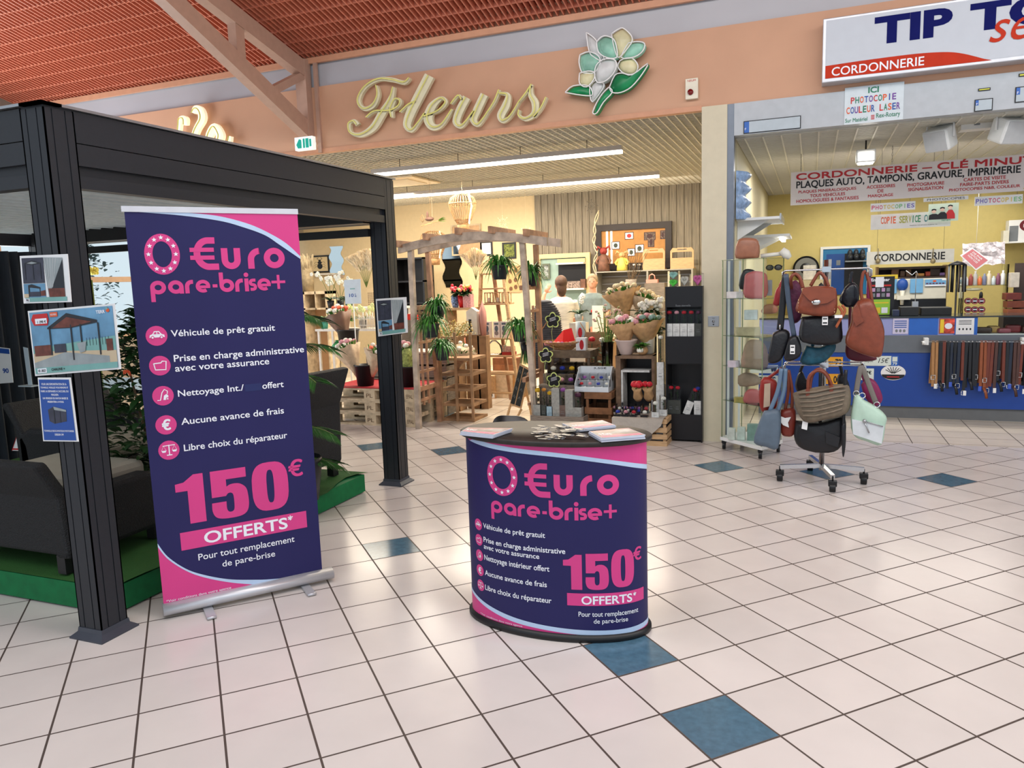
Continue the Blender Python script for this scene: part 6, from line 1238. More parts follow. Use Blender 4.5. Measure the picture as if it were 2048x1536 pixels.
for k, (x, lab, fm) in enumerate(((1277,'red rose in kraft paper lying on the front crate',[FR]),(1298,'second red rose in kraft paper near the crate corner',[FR]))):
    bouquet(at(x,800,7.42)+Vector((0,0,0)), .20, .05, lab, CARD, fm, None, 2, .035, (0,R(25)), 2)
# on the upright crate
c = at(1252,711,7.66); m = MB(); prof = [(.055,0),(.06,.01),(.105,.14),(.115,.155),(.10,.155),(.055,.03)]; m.lathe(prof, (c.x,7.68,zc2+.001), 28)
for k, v in enumerate(m.v):
    j = k % 28; d = v-Vector((c.x,7.68,0)); f = 1+.06*(j%2); m.v[k] = Vector((c.x+d.x*f,7.68+d.y*f,v.z))
solo(m, 'ribbed_pot', mat('mauve_white_pot', (196,176,170), .5), 'pale ribbed flared pot on the upright crate', 'pot')
bouquet(Vector((at(1252,700,7.68).x,7.68,zc2+.06)), .34, .15, 'pink rose bouquet in kraft inside the ribbed pot', CARD, [FP,FW], None, 6, .034, (R(-6),0)); 
c = at(1298,709,7.72); pot_lathe(1298,7.74,zc2+.001,[(.045,0),(.055,.02),(.06,.17),(.055,.18),(.05,.17)], mat('cream_pot', (190,184,170), .5), 'cream_pot', 'tall cream cylinder pot on the upright crate', 'pot')
bouquet(Vector((c.x,7.74,zc2+.05)), .36, .18, 'pink rose bouquet with eucalyptus in the cream pot', CARD, [FP,FP,mat('eucalyptus', (130,160,150), .6)], None, 9, .034, (R(-10),0))
c = at(1283,711,7.58); t = thing('small_gift_plant', 'small round plant gift with one white bloom on the upright crate', 'plant', (c.x,7.62,zc2+.001)); m = MB(); m.ell((0,0,.05), (.06,.06,.05)); m.build('pot', CARD, t, local=True); m = MB()
for i in range(30): leaf_at(m, (0,0,.08), rdir(.1,.8), .11, .035, .5)
m.build('leaves', LEAFM, t, local=True); m = MB(); rosef(m, (-.01,-.06,.06), .032, 0); m.build('blossom', FW, t, local=True)
# tall stems vase, single roses, kraft bouquets behind
c = at(1215,735,7.95); t = thing('stem_vase', 'glass vase of tall green orchid stems with pale blossoms', 'vase', (c.x,7.95,0)); zv = at(1215,738,7.95).z
m = MB(); m.box((-.14,-.12,0),(.14,.14,zv)); m.build('plinth', mat('dark_crate', (104,88,72), .8, var=.2), t, local=True); m = MB(); m.lathe([(.05,zv),(.055,zv+.05),(.07,zv+.30),(.066,zv+.30),(.05,zv+.06)], n=16); m.build('vase', CLEAR, t, local=True); m = MB(); f = MB()
for i in range(16):
    a_ = random.uniform(-1,1); tp = Vector((.02+.16*a_, random.uniform(-.08,.08), zv+random.uniform(.5,.68))); pts = [Vector((a_*.03,0,zv+.03)), Vector((a_*.05,0,zv+.3)), tp]; m.tube(spl(pts,4), .005, 5)
    for k in range(5): leaf_at(m, tp+Vector((0,0,-.06*k)), rdir(-.3,.8), .07, .022, .3)
    for k in range(2): rosef(f, tp+Vector((random.uniform(-.03,.03),-.02,random.uniform(-.05,.02))), .015, 0)
m.build('stems', mat('stem_green', (110,140,60), .5, var=.2), t, local=True); f.build('blossoms', mat('blush_blossom', (210,176,160), .6), t, local=True)
for x, yt, col, lab in ((1182,678,'red','single red rose in a pot beside the candle boxes'),(1203,679,'white','single white rose right of the single red rose')):
    c = at(x,yt,8.30); t = thing('single_rose', lab, 'flower', (c.x,8.30,0)); m = MB(); m.tube([(.0,0,.5),(.01,0,c.z-.05)], .005, 5)
    for k in range(8): leaf_at(m, (0,0,.62+.035*k), rdir(-.1,.5), .09, .04, .4)
    m.build('stem', LEAF, t, local=True); m = MB(); rosef(m, (0.01,0,c.z), .035, 0); m.build('blossom', ROSES[col], t, local=True); m = MB(); m.box((-.07,-.06,0),(.07,.06,.5)); m.build('kraft_box', CARD, t, local=True)
m = MB(); q = wb(1175,640,1230,735,8.45); m.box((at(1172,672,8.5).x,8.45,0),(at(1226,672,8.5).x,8.47,at(1200,664,8.45).z)); solo(m, 'desk_panel', mat('tan_panel', (146,112,84), .6), 'tan panel standing behind the single roses', 'panel')  # flat desk panel behind the roses
def kraftbunch(x, yb, yt, hw, Y, lab, mt, fl=(FW,), lean=0., z=None, nf=10):
    b = at(x,yb,Y); h = (at(x,yt,Y)-b).z*1.05; r = wid(x-hw,x+hw,yb,Y)/2; return bouquet(b, h, r, lab, mt, list(fl), None, nf, .03, (lean,0), 12)
m = MB(); a, b = at(1232,640,8.3), at(1322,640,8.3); zz = at(1270,638,8.3).z; m.box((a.x,8.3,0),(b.x,8.75,zz)); solo(m, 'display_block', GREYW, 'tall grey block behind the upright crate carrying wrapped bouquets', 'plinth')
b_ = kraftbunch(1255,640,572,36,8.45, 'large bouquet wrapped in brown kraft paper, leftmost of the pair', CARD, (DRY,), R(-14)); b_.location.z = zz
b_ = kraftbunch(1278,640,586,34,8.55, 'large bouquet wrapped in kraft paper, leaning to the right', CARDL, (DRY,), R(16)); b_.location.z = zz
t = thing('chrysanthemum_bunch', 'bunch of white chrysanthemums with dark leaves beside the black display', 'flowers', (at(1300,640,8.1).x,8.1,0)); zf = at(1300,672,8.1).z; m = MB()
for (x, y) in ((1284,608),(1290,615),(1308,606),(1322,600),(1316,612),(1298,604)):
    p = at(x,y,8.1)-Vector((t.location.x,8.1,0)); 
    for k in range(7): m.ell(p+rdir(-.5,.5)*.03, .026, 0, 6, 4)
m.build('blossoms', FW, t, local=True); m = MB()
for i in range(130): leaf_at(m, (random.uniform(-.14,.12),random.uniform(-.08,.08),random.uniform(zf,zf+.28)), rdir(-.2,.8), .13, .04, .4)
m.build('leaves', LEAF, t, local=True); m = MB(); m.lathe([(.09,zf-.25),(.11,zf+.03),(0,zf)], n=16); m.box((-.1,-.08,0),(.1,.08,zf-.25)); m.build('pot', POT, t, local=True)
m = MB(); c = at(1262,560,12.0)
for i in range(16): a_ = random.uniform(-.6,.6); pts = [Vector((c.x+.02*a_,12.0,at(1262,575,12.0).z))+Vector((0,0,0))]; [pts.append(pts[-1]+Vector((a_*.07+random.uniform(-.03,.03),random.uniform(-.02,.02),.10))) for k in range(6)]; m.tube(pts, [.006,.005,.005,.004,.003,.003,.002], 5)
m.lathe([(.07,0),(.09,.3),(0,.3)], (c.x,12.0,at(1262,590,12.0).z-.05), 14, 1); m.box((c.x-.3,11.9,0),(c.x+.4,12.1,at(1262,590,12.0).z-.051), 1); solo(m, 'bare_branches', [WOODB, GREYW], 'bare curling branches standing in front of the slatted shelf', 'decoration')
c = at(1304,566,12.2); m = MB(); m.box((at(1292,566,12.2).x,12.2,at(1300,566,12.2).z),(at(1315,566,12.2).x,12.3,at(1300,559,12.2).z)); m.tube([at(1298,559,12.22),at(1299,551,12.22),at(1304,548,12.22),at(1309,551,12.22),at(1310,559,12.22)], .01, 6); m.box((at(1290,566,12.2).x,12.15,0),(at(1330,566,12.2).x,12.35,at(1300,566,12.2).z-.001),1); solo(m, 'pink_mini_basket', [mat('salmon_basket', (230,150,134), .6), GREYW], 'small salmon basket with handle on a grey ledge', 'basket')
# black tower display
BX0, BX1, BY = -1.315, -.962, 7.345; t = thing('black_display_tower', 'tall black display tower with two rows of boxed roses', 'display', ((BX0+BX1)/2,BY+.15,0)); Zb = lambda y: at(1365,y,BY).z
for x in (BX0,BX1-.012): m = MB(); m.box((x,BY,0),(x+.012,BY+.30,1.515)); m.build('side_panel', BLKW, t)
m = MB(); m.box((BX0+.012,BY+.285,0),(BX1-.012,BY+.30,1.515)); m.build('back_panel', BLKW, t)
for nm, z0, z1 in (('top_panel',Zb(614),1.515),('middle_panel',Zb(727),Zb(673)),('lower_panel',.02,Zb(829))): m = MB(); m.box((BX0+.012,BY+.004,z0),(BX1-.012,BY+(.284 if nm == 'top_panel' else .02),z1)); m.build(nm, BLKW, t)
for z in (Zb(673)-.015,Zb(829)-.015,Zb(727)-.01): m = MB(); m.box((BX0+.012,BY+.021,z),(BX1-.012,BY+.284,z+.012)); m.build('shelf', BLKW, t)
write_m = MB(); write(write_m, 'Rose éternelle', (BX0+.10,Zb(613),BX0+.24,Zb(609)), wallF(BY+.003), .001, 0); write_m.build('lettering', GREY, t)
G4 = 'boxed roses in the black tower'
for k in range(5): boxed_rose(1331+14.6*k, 1344.5+14.6*k, 617, 671, BY+.03, ('red','pink','red','red','plum')[k], ('leftmost','second','middle','fourth','rightmost dark')[k]+' boxed rose on the upper shelf of the black tower', .48, SLW if k < 4 else SLB, False, Zb(673)-.002, G4)
for k, (x0,x1,col,ln) in enumerate(((1335,1348,'red',0),(1348,1361,'red',0),(1365,1379,'red',R(20)),(1388,1402,'blue',0))): boxed_rose(x0, x1, 769, 826, BY+.03, col, ('leftmost','second','slanting','rightmost')[k]+' boxed rose on the lower shelf of the black tower', .48, SLB if k < 2 else SLW, False, Zb(829)-.002, G4, None, ln)
def heart_box(x0, x1, yt, yb, col, lab, z): 
    q = wb(x0,yt,x1,yb,BY+.06); h = q[3]-q[1]; w_ = (q[2]-q[0]); tt_ = thing('heart_box', lab, 'gift', ((q[0]+q[2])/2,BY+.12,z)); m = MB(); m.box((-w_/2,-.05,0),(w_/2,.06,h)); m.build('clear_box', CLEAR, tt_, local=True); m = MB(); F = lambda u,v,e=0.: Vector((u,.02-e,v)); P = [(w_*.38*math.sin(a_)**3, h*.5+h*.028*(13*math.cos(a_)-5*math.cos(2*a_)-2*math.cos(3*a_)-math.cos(4*a_))) for a_ in [2*PI*i/24 for i in range(24)]]; m.prism(P, F, .05); 
    for i in range(24): m.ell(F(P[i][0]*.7,h*.5+(P[i][1]-h*.5)*.7,.05), .014, 0, 6, 4)
    m.build('heart', mat('heart_%s' % col, {'green':(90,210,70),'mint':(150,196,186),'white':(214,210,196),'pink':(222,110,170)}[col], .5, var=.15), tt_, local=True); return h
h = heart_box(1335,1356,557,573,'green','clear box with bright green heart, lower left on the black tower',1.516); heart_box(1335,1356,540,556,'mint','clear box with mint heart stacked on the green one',1.517+h); heart_box(1357,1379,549,573,'white','clear box with white heart on the black tower',1.516); heart_box(1382,1407,547,573,'pink','clear box with pink heart at the right end of the tower',1.516)
# A-board
t = thing('chalk_board', 'small wooden A board chalkboard beside the arch', 'sign', (at(1040,832,8.2).x,8.2,0)); P = [at(1041,727,8.28), at(1061,738,8.22), at(1043,818,8.06), at(1021,810,8.12)]
n_ = (P[1]-P[0]).cross(P[3]-P[0]).normalized(); n_ = -n_ if n_.y > 0 else n_
bl = lambda u, v, e=0.: (P[3]*(1-u)+P[2]*u)*(1-v)+(P[0]*(1-u)+P[1]*u)*v+n_*e
m = MB(); slab(m, bl, 0, .02); rect(m, .06,.04,.42,.95, bl, .021, 1); rect(m, .50,.04,.94,.95, bl, .021, 1)
for k in range(4): stroke(m, [(.15,.8-.2*k),(.22,.86-.2*k),(.3,.78-.2*k),(.34,.84-.2*k)], .02, bl, .023, 2); stroke(m, [(.6,.8-.2*k),(.7,.86-.2*k),(.82,.8-.2*k)], .02, bl, .023, 2)
m.build('board', [PINE, CHALK, GREY], t)
for (a, b) in ((P[3],(at(1017,833,8.1).x,8.02)),(P[2],(at(1036,836,8.1).x,8.0))): m = MB(); m.beam(a, (b[0],b[1],0), .02, .02); m.build('leg', PINE, t)
for (a, b) in ((P[0],(at(1055,835,8.3).x,8.44)),(P[1],(at(1068,838,8.3).x,8.4))): m = MB(); m.beam(a, (b[0],b[1],0), .02, .02); m.build('leg', PINE, t)
# ================================================================== PEOPLE
SKIN = mat('skin', (206,150,122), .5, var=.04); HAIRB = mat('hair_brown', (84,58,42), .6, var=.2, bump=.4, bs=90); HAIRG = mat('hair_grey_blonde', (150,126,96), .6, var=.2, bump=.4, bs=90)
def limb(m, pts, rs, mi=0, n=12): m.tube(spl(pts, 4) if len(pts) > 2 else pts, [rs[min(i//4, len(rs)-2)]*(1-(i%4)/4)+rs[min(i//4+1, len(rs)-1)]*((i%4)/4) for i in range((len(pts)-1)*4)]+[rs[-1]] if len(pts) > 2 else rs, n, mi)
def loft(m, secs, mi=0, n=20):
    """secs = (cx, cy, z, rx, ry)"""
    vs = []
    for cx, cy, z, rx, ry in secs:
        for j in range(n): a_ = 2*PI*j/n; vs.append((cx+rx*math.cos(a_), cy+ry*math.sin(a_), z))
    k = len(secs); m.add(vs, [(i*n+j, i*n+(j+1)%n, (i+1)*n+(j+1)%n, (i+1)*n+j) for i in range(k-1) for j in range(n)]+[tuple(range(n))[::-1], tuple(range((k-1)*n,k*n))], mi, True)
def person(loc, rz_, H_, lab, arms, top, bottom, hair, hairlen=.12, stripes=None):
    """arms = for each side (elbow, wrist, fingertip direction) in body space for a 1.70 m body facing -y"""
    s = H_/1.70; L = Vector(loc); Mx = Matrix.Translation(L) @ Matrix.Rotation(rz_,4,'Z') @ Matrix.Scale(s,4)
    b = MB()
    loft(b, [(0,0,.80,.155,.11),(0,0,.90,.165,.115),(0,0,1.02,.14,.10),(0,0,1.12,.135,.095),(0,-.005,1.25,.16,.105),(0,0,1.36,.17,.10),(0,.005,1.42,.12,.075),(0,.005,1.45,.058,.056),(0,-.005,1.52,.052,.055)])
    b.ell((0,-.012,1.61), (.072,.088,.105), 0, 16, 12); b.ell((0,-.055,1.555), (.045,.045,.045), 0, 10, 8)
    b.ell((0,-.102,1.595), (.012,.018,.022), 0, 8, 6); b.ell((0,-.092,1.562), (.024,.012,.008), 0, 8, 6)
    for sx in (-1,1): b.ell((sx*.073,0,1.60), (.012,.02,.03), 0, 8, 6)
    for sx, (el, wr, fd) in zip((-1,1), arms):
        sh = Vector((sx*.165,0,1.38)); el, wr, fd = Vector(el), Vector(wr), Vector(fd).normalized(); limb(b, [sh, sh.lerp(el,.5), el, el.lerp(wr,.5), wr], [.05,.046,.038,.036,.024])
        pc = wr+fd*.045; sd = fd.cross(Vector((0,1,0)) if abs(fd.y) < .8 else Vector((1,0,0))).normalized(); b.ell(pc, (.03,.03,.045), 0, 10, 8)
        for k in range(4): r0 = wr+fd*.07+sd*(-.027+.018*k); ln = (.065,.078,.082,.07)[k]; cl = fd.cross(sd)*.02; b.tube([r0, r0+fd*ln*.5+cl*.4, r0+fd*ln+cl*1.4], [.0095,.009,.0075], 7)
        b.tube([wr+fd*.03+sd*.028, wr+fd*.055+sd*.058, wr+fd*.085+sd*.066], [.012,.011,.008], 7)
        hip = Vector((sx*.085,0,.86)); kn = Vector((sx*.09,-.01,.47)); an = Vector((sx*.09,.01,.09)); limb(b, [hip, hip.lerp(kn,.5), kn, kn.lerp(an,.4), an], [.085,.078,.056,.05,.036]); b.tube([an+Vector((0,.04,-.04)), an+Vector((0,-.06,-.055)), an+Vector((0,-.16,-.065))], [.04,.042,.028], 10)
    b.xf(Mx); o = b.build('person', SKIN); tag(o, lab, 'person'); md = o.modifiers.new('fuse', 'REMESH'); md.mode = 'VOXEL'; md.voxel_size = .0085; md.use_smooth_shade = True; sm = o.modifiers.new('soft', 'SMOOTH'); sm.factor = .5; sm.iterations = 3
    o.matrix_basis = Matrix.Translation(o.location); 
    def child(mb, nm, mt, rm=.011): mb.xf(Mx); c = mb.build(nm, mt, o); r = c.modifiers.new('fuse','REMESH'); r.mode = 'VOXEL'; r.voxel_size = rm; r.use_smooth_shade = True; return c
    c = MB(); loft(c, [(0,0,.90,.19,.14),(0,0,1.02,.165,.125),(0,0,1.12,.158,.12),(0,-.005,1.25,.18,.128),(0,0,1.36,.188,.118),(0,.005,1.42,.14,.09),(0,.005,1.445,.075,.07)])
    for sx, (el, wr, fd) in zip((-1,1), arms): sh = Vector((sx*.160,0,1.375)); el = Vector(el); limb(c, [sh, sh.lerp(el,.45), sh.lerp(el,.8)], [.068,.064,.06])
    child(c, 'shirt', top)
    c = MB(); loft(c, [(0,0,.74,.17,.125),(0,0,.86,.185,.135),(0,0,.96,.165,.122)])
    for sx in (-1,1): limb(c, [(sx*.085,0,.82),(sx*.09,0,.60),(sx*.09,-.01,.46),(sx*.09,.005,.25),(sx*.09,.01,.10)], [.095,.085,.07,.062,.058])
    child(c, 'trousers', bottom)
    c = MB(); c.ell((0,.012,1.642), (.086,.098,.098), 0, 16, 12); c.ell((0,.05,1.632-hairlen*.6), (.07,.05,hairlen), 0, 14, 10)
    child(c, 'hair', hair, .009)
    c = MB(); 
    for sx in (-1,1): c.ell((sx*.028,-.088,1.615), (.011,.006,.007), 0, 8, 6)
    c.xf(Mx); c.build('eyes', INK, o)
    for sx in (-1,1): c = MB(); c.ell((sx*.09,-.055,.035), (.05,.13,.035), 0, 12, 8); c.xf(Mx); c.build('shoe', BLKW, o)
    return o
TOPW = mat('white_striped_top', (222,214,200), .8, var=.15, vs=6, wave=(1,1,26)); 
p1_ = at(1122,582,9.55); hgt = at(1118,556,9.55).z
person((p1_.x,9.55,0), R(-150), hgt, 'person in white short sleeved top, one hand raised to the head', [((-.24,-.06,1.13),(-.10,-.26,1.10),(.4,-.8,.2)),((.30,-.10,1.22),(.20,-.13,1.50),(-.5,0,.8))], TOPW, mat('dark_trousers', (46,42,44), .8), HAIRB)
p2_ = at(1185,577,10.95); hgt = at(1185,552,10.95).z
person((p2_.x,10.95,0), R(10), hgt, 'person in grey teal top standing behind the cash desk', [((-.24,-.04,1.12),(-.16,-.24,1.08),(.3,-1,0)),((.24,-.04,1.12),(.16,-.24,1.08),(-.3,-1,0))], mat('teal_grey_top', (120,134,134), .8, var=.1), mat('dark_trousers', (46,42,44), .8), HAIRG, .09)
# quilted coat on stand
t = thing('quilted_coat', 'dark grey quilted coat on a stand between arch and customer', 'coat', (at(1103,690,8.75).x,8.75,0)); zz = at(1095,596,8.75).z; m = MB(); n = 32
for i in range(n):
    z = .55+(zz-.60)*i/(n-1); f = (z-.55)/(zz-.6); w_ = .23-.04*f-.10*max(0,f-.75)**2/.0625; m.ell((-.04-.03*f,0,z), (w_,.12-.04*f,.030), 0, 20, 6)
m.build('coat', mat('quilted_grey', (70,70,76), .7, var=.15), t, local=True); m = MB(); m.cyl((-.05,0,.0),(-.05,0,zz-.02), .015, n=8); m.lathe([(.18,0),(.18,.02),(.02,.03)], (-.05,0,0), 16); m.build('stand', BLKW, t, local=True)
# black chair behind the promotion counter
t = thing('black_chair', 'black chair whose rounded back shows just behind the promotion counter', 'chair', (at(1016,838,3.95).x,4.0,0)); zz = at(1016,832,3.95).z
m = MB(); vs = []; n = 14
for i in range(n+1):
    f = i/n*2-1; hx = .115*f; z1 = zz-.05*abs(f)**4; 
    for dy in (0,.02): vs += [(hx,-.05+.04*f*f+dy,zz-.30),(hx,-.05+.04*f*f+dy,z1)]
m.add(vs, [q for i in range(n) for q in ((4*i,4*i+4,4*i+5,4*i+1),(4*i+2,4*i+3,4*i+7,4*i+6),(4*i+1,4*i+5,4*i+7,4*i+3))], 0, True); m.build('backrest', BLKW, t, local=True)
m = MB(); m.box((-.18,-.05,.44),(.18,.33,.48)); m.build('seat', BLKW, t, local=True, bevel=.01)
for x in (-.16,.16):
    for y, h in ((-.04,zz-.25),(.31,.44)): m = MB(); m.tube([(x*(1 if h < .5 else .6),y,h if h < .5 else h),(x,y,.44),(x*1.05,y*1.05,0)], .011, 8); m.build('leg', BLKW, t, local=True)
# ================================================================== ON THE PROMOTION COUNTER
ZT = .9235
CV = [mat('brochure_cover', (150,60,70), .3, var=.6, vs=8), mat('brochure_edge', (196,200,214), .5), PINK, PWHITE, mat('brochure_photo', (120,110,120), .3, var=.6, vs=14)]
def brochures(c4, n, lab):
    P = [atz(x,y,ZT+.012*1) for x, y in c4]; t = thing('brochure_stack', lab, 'brochures', ((P[0].x+P[2].x)/2,(P[0].y+P[2].y)/2,ZT))
    for k in range(n):
        z = ZT+.0015+.0045*k; o_ = Vector((random.uniform(-.004,.004),random.uniform(-.004,.004),0)); m = MB(); F = lambda u,v,e=0.: ((P[3]*(1-u)+P[2]*u)*(1-v)+(P[0]*(1-u)+P[1]*u)*v)*1+o_+Vector((0,0,z+e-P[0].z))
        slab(m, F, 1, .0042)
        if k == n-1:
            rect(m, .02,.02,.98,.98, F, .0046, 0); rect(m, .05,.10,.95,.2, F, .005, 2); poly(m, [(.3,.4),(.6,.8),(.95,.9),(.95,.4)], F, .005, 4); write(m, '0 €uro', (.08,.35,.35,.55), F, .0056, 3, .02); write(m, 'pare-brise+', (.08,.26,.35,.33), F, .0056, 3, .02)
        m.build('brochure', CV, t)
brochures([(935,858),(1024,860),(986,873),(920,866)], 4, 'stack of pink and grey brochures at the left end of the counter')
brochures([(1125,850),(1205,843),(1231,853),(1151,861)], 4, 'stack of pink brochures at the back of the counter, right of centre')
brochures([(1177,866),(1255,859),(1290,873),(1202,880)], 4, 'stack of pink brochures nearest the right end of the counter')
KEYM = mat('keyring_grey', (156,148,138), .35, .3, var=.2)
random.seed(9)
for k in range(46):
    x = 1062+random.random()*100; y = 861+random.random()*18; 
    c = atz(x,y,ZT); a_ = random.uniform(-.6,.9); m = MB(); z = ZT+.001+.0028*(k%9); rot = Matrix.Rotation(a_,3,'Z'); m.cbox((c.x,c.y,z+.0012), (.042,.018,.0022), 0, rot); m.tube([Vector((c.x,c.y,z+.0014))+rot @ Vector((.022+.009+.009*math.cos(q*PI/5),.009*math.sin(q*PI/5),0)) for q in range(11)], .001, 5, 1)
    solo(m, 'key_ring', [KEYM, STEEL], 'flat grey key ring in the pile on the counter', 'key ring', 'key rings piled in the middle of the counter')
# ================================================================== COBBLER SHOP
random.seed(55)
CH = mat('chain_grey', (110,108,104), .4, .7)
def wpx(mb, s, x0, y0, x1, y1, Y, mi, bold=.01, layer=.004, shear=0.):
    a, b = at(x0,y0,Y), at(x1,y1,Y); write(mb, s, (a.x,a.z,b.x,b.z), wallF(Y), layer, mi, bold, None, shear)
# big hanging sign
Y = 8.86; a = at(1582,345,Y); b = at(1582,411,Y); XR = 2.75
t = thing('hanging_sign', 'long white hanging sign with red heading CORDONNERIE CLE MINUTE', 'sign', ((a.x+XR)/2,Y,b.z)); m = MB(); m.box((a.x,Y-.001,b.z),(XR,Y+.008,a.z)); 
zf = lambda y, x=1583: at(x,y,Y).z
H_ = a.z-b.z; rowz = lambda f: b.z+H_*f; X_ = lambda x, y: at(x,y,Y).x
write(m, 'CORDONNERIE – CLÉ MINUTE', (X_(1593,350),rowz(.755),X_(2088,310),rowz(.99)), wallF(Y), .003, 1, .03)
write(m, 'PLAQUES AUTO, TAMPONS, GRAVURE, IMPRIMERIE', (X_(1593,370),rowz(.47),X_(2041,340),rowz(.71)), wallF(Y), .003, 2, .02)
for s, x0, y0, x1, f in (('PLAQUES MINERALOGIQUES',1597,385,1712,.33),('TOUS VEHICULES',1620,392,1690,.20),('HOMOLOGUEES & FANTAISIES',1593,400,1717,.06),('ACCESSOIRES',1733,378,1790,.34),('DE',1755,387,1767,.21),('MARQUAGE',1736,393,1786,.07),('PHOTOGRAVURE',1814,378,1888,.32),('SIGNALISATION',1816,384,1886,.19),
        ('CARTES DE VISITE',1927,365,2011,.36),('FAIRE-PARTS DIVERS',1920,372,2017,.23),('PHOTOCOPIES N&B, COULEUR',1898,382,2040,.09)): write(m, s, (X_(x0,y0),rowz(f+.005),X_(x1,y0),rowz(f+.10)), wallF(Y), .003, 1, .02)
poly(m, [(X_(2046,378),rowz(.05)),(X_(2075,370),rowz(.05)),(X_(2062,355),rowz(.4))], wallF(Y), .003, 3)
m.build('panel', [mat('sign_pinkish_white', (226,216,214), .22, var=.01), mat('sign_crimson', (188,32,40), .4), INK, YELLOW], t)
for x in (1602,1784,2060): m = MB(); c = at(x,335,Y).x; n = int((2.87-a.z)/.03); [m.tube([(c+.006*math.cos(q*PI/3)*(1 if k%2 else .2),Y+.004+.006*math.cos(q*PI/3)*(.2 if k%2 else 1),a.z+.03*k+.018*math.sin(q*PI/3)+.012) for q in range(7)], .002, 4) for k in range(n+1)]; m.build('chain', CH, t)
def hung(x0, y0, x1, y1, Y, lab, mats, draw, name='hanging_sign', cat='sign', th=.006, hang=None):
    q = wb(x0,y0,x1,y1,Y); t_ = thing(name, lab, cat, ((q[0]+q[2])/2,Y,q[1])); m = MB(); m.box((q[0],Y,q[1]),(q[2],Y+th,q[3])); draw(m, q, lambda u,v,e=0.: Vector((q[0]+u*(q[2]-q[0]),Y-e,q[1]+v*(q[3]-q[1])))); m.build('panel', mats, t_)
    if hang:
        for u in (.12,.88): x = q[0]+u*(q[2]-q[0]); c = MB(); c.cyl((x,Y+.003,q[3]-.005),(x,Y+.003,hang), .0018, n=5); c.build('cord', CH, t_)
    return t_
PP = [PAPER, mat('rb_red', (214,90,120), .5), mat('rb_yellow', (226,196,90), .5), mat('rb_green', (130,190,130), .5), mat('rb_blue', (120,110,190), .5), INK]
def rb(s, st=1):
    def d(m, q, F):
        for i, ch in enumerate(s): g_ = .3 if ch == 'I' else 0; write(m, ch, ((i+.15+g_)/(len(s)+.3)+.01,.25,(i+.95-g_)/(len(s)+.3)+.01,.75), F, .002, 1+((i*4)//len(s)+st-1)%4, .02)
    return d
hung(1741,402,1831,424,8.87,'rainbow lettered PHOTOCOPIES card under the left half of the long sign',PP,rb('PHOTOCOPIES'),hang=b.z+.02); hung(1847,391,1937,404,8.87,'pale card with thin black PHOTOCOPIES lettering',PP,lambda m,q,F: write(m,'PHOTOCOPIES',(.08,.2,.92,.8),F,.002,5),hang=b.z+.02); hung(1949,388,2046,412,8.87,'rainbow lettered PHOTOCOPIES card at the right under the long sign',PP,rb('PHOTOCOPIES',4),hang=b.z+.02)
def cs(m, q, F):
    for i, ch in enumerate('COPIE SERVICE COULEUR'):
        g_ = .3 if ch == 'I' else 0
        if ch != ' ': write(m, ch, (.13+.039*(i+g_),.36,.13+.039*(i+.9-g_),.82), F, .002, (1,1,1,1,1,1,2,2,2,2,3,3,3,4,4,4,4,4,4,4,4)[i], .02)
    write(m, 'Réalisez vos photos à partir de', (.50,.12,.84,.20), F, .002, 5)
hung(1741,421,1902,460,9.05,'grey white sign reading COPIE SERVICE COULEUR in changing colours',[mat('sign_grey_white', (200,198,196), .4), mat('cs_orange', (206,90,50), .5), mat('cs_olive', (150,150,60), .5), mat('cs_green', (60,130,90), .5), mat('cs_teal', (30,110,120), .5), INK],cs,hang=2.86)
def kids(m, q, F):
    for u, c, hgt in ((.18,4,.62),(.46,0,.70),(.72,1,.80)):
        poly(m, [(u-.17,.12),(u-.15,.38),(u-.05,hgt-.18),(u+.08,hgt-.18),(u+.16,.38),(u+.17,.12)], F, .002+.001*c*.1, (5,0,0,0,5)[c] if c != 1 else 1); oval(m, u,hgt-.04,.075,.11, F, .004, 6, 14); poly(m, [(u-.08,hgt-.02),(u-.07,hgt+.08),(u,hgt+.11),(u+.08,hgt+.07),(u+.08,hgt-.01),(u,hgt+.04)], F, .005, 5)
    write(m, 'saram', (.45,.02,.75,.10), F, .003, 3)
hung(1856,405,1918,444,8.98,'small poster of three embracing dark haired figures beside the copy sign',[mat('poster_mint', (196,214,196), .5), RED, YELLOW, GREEN, BLUE, INK, mat('print_skin', (222,190,170), .5)],kids,'poster','poster',hang=2.86)
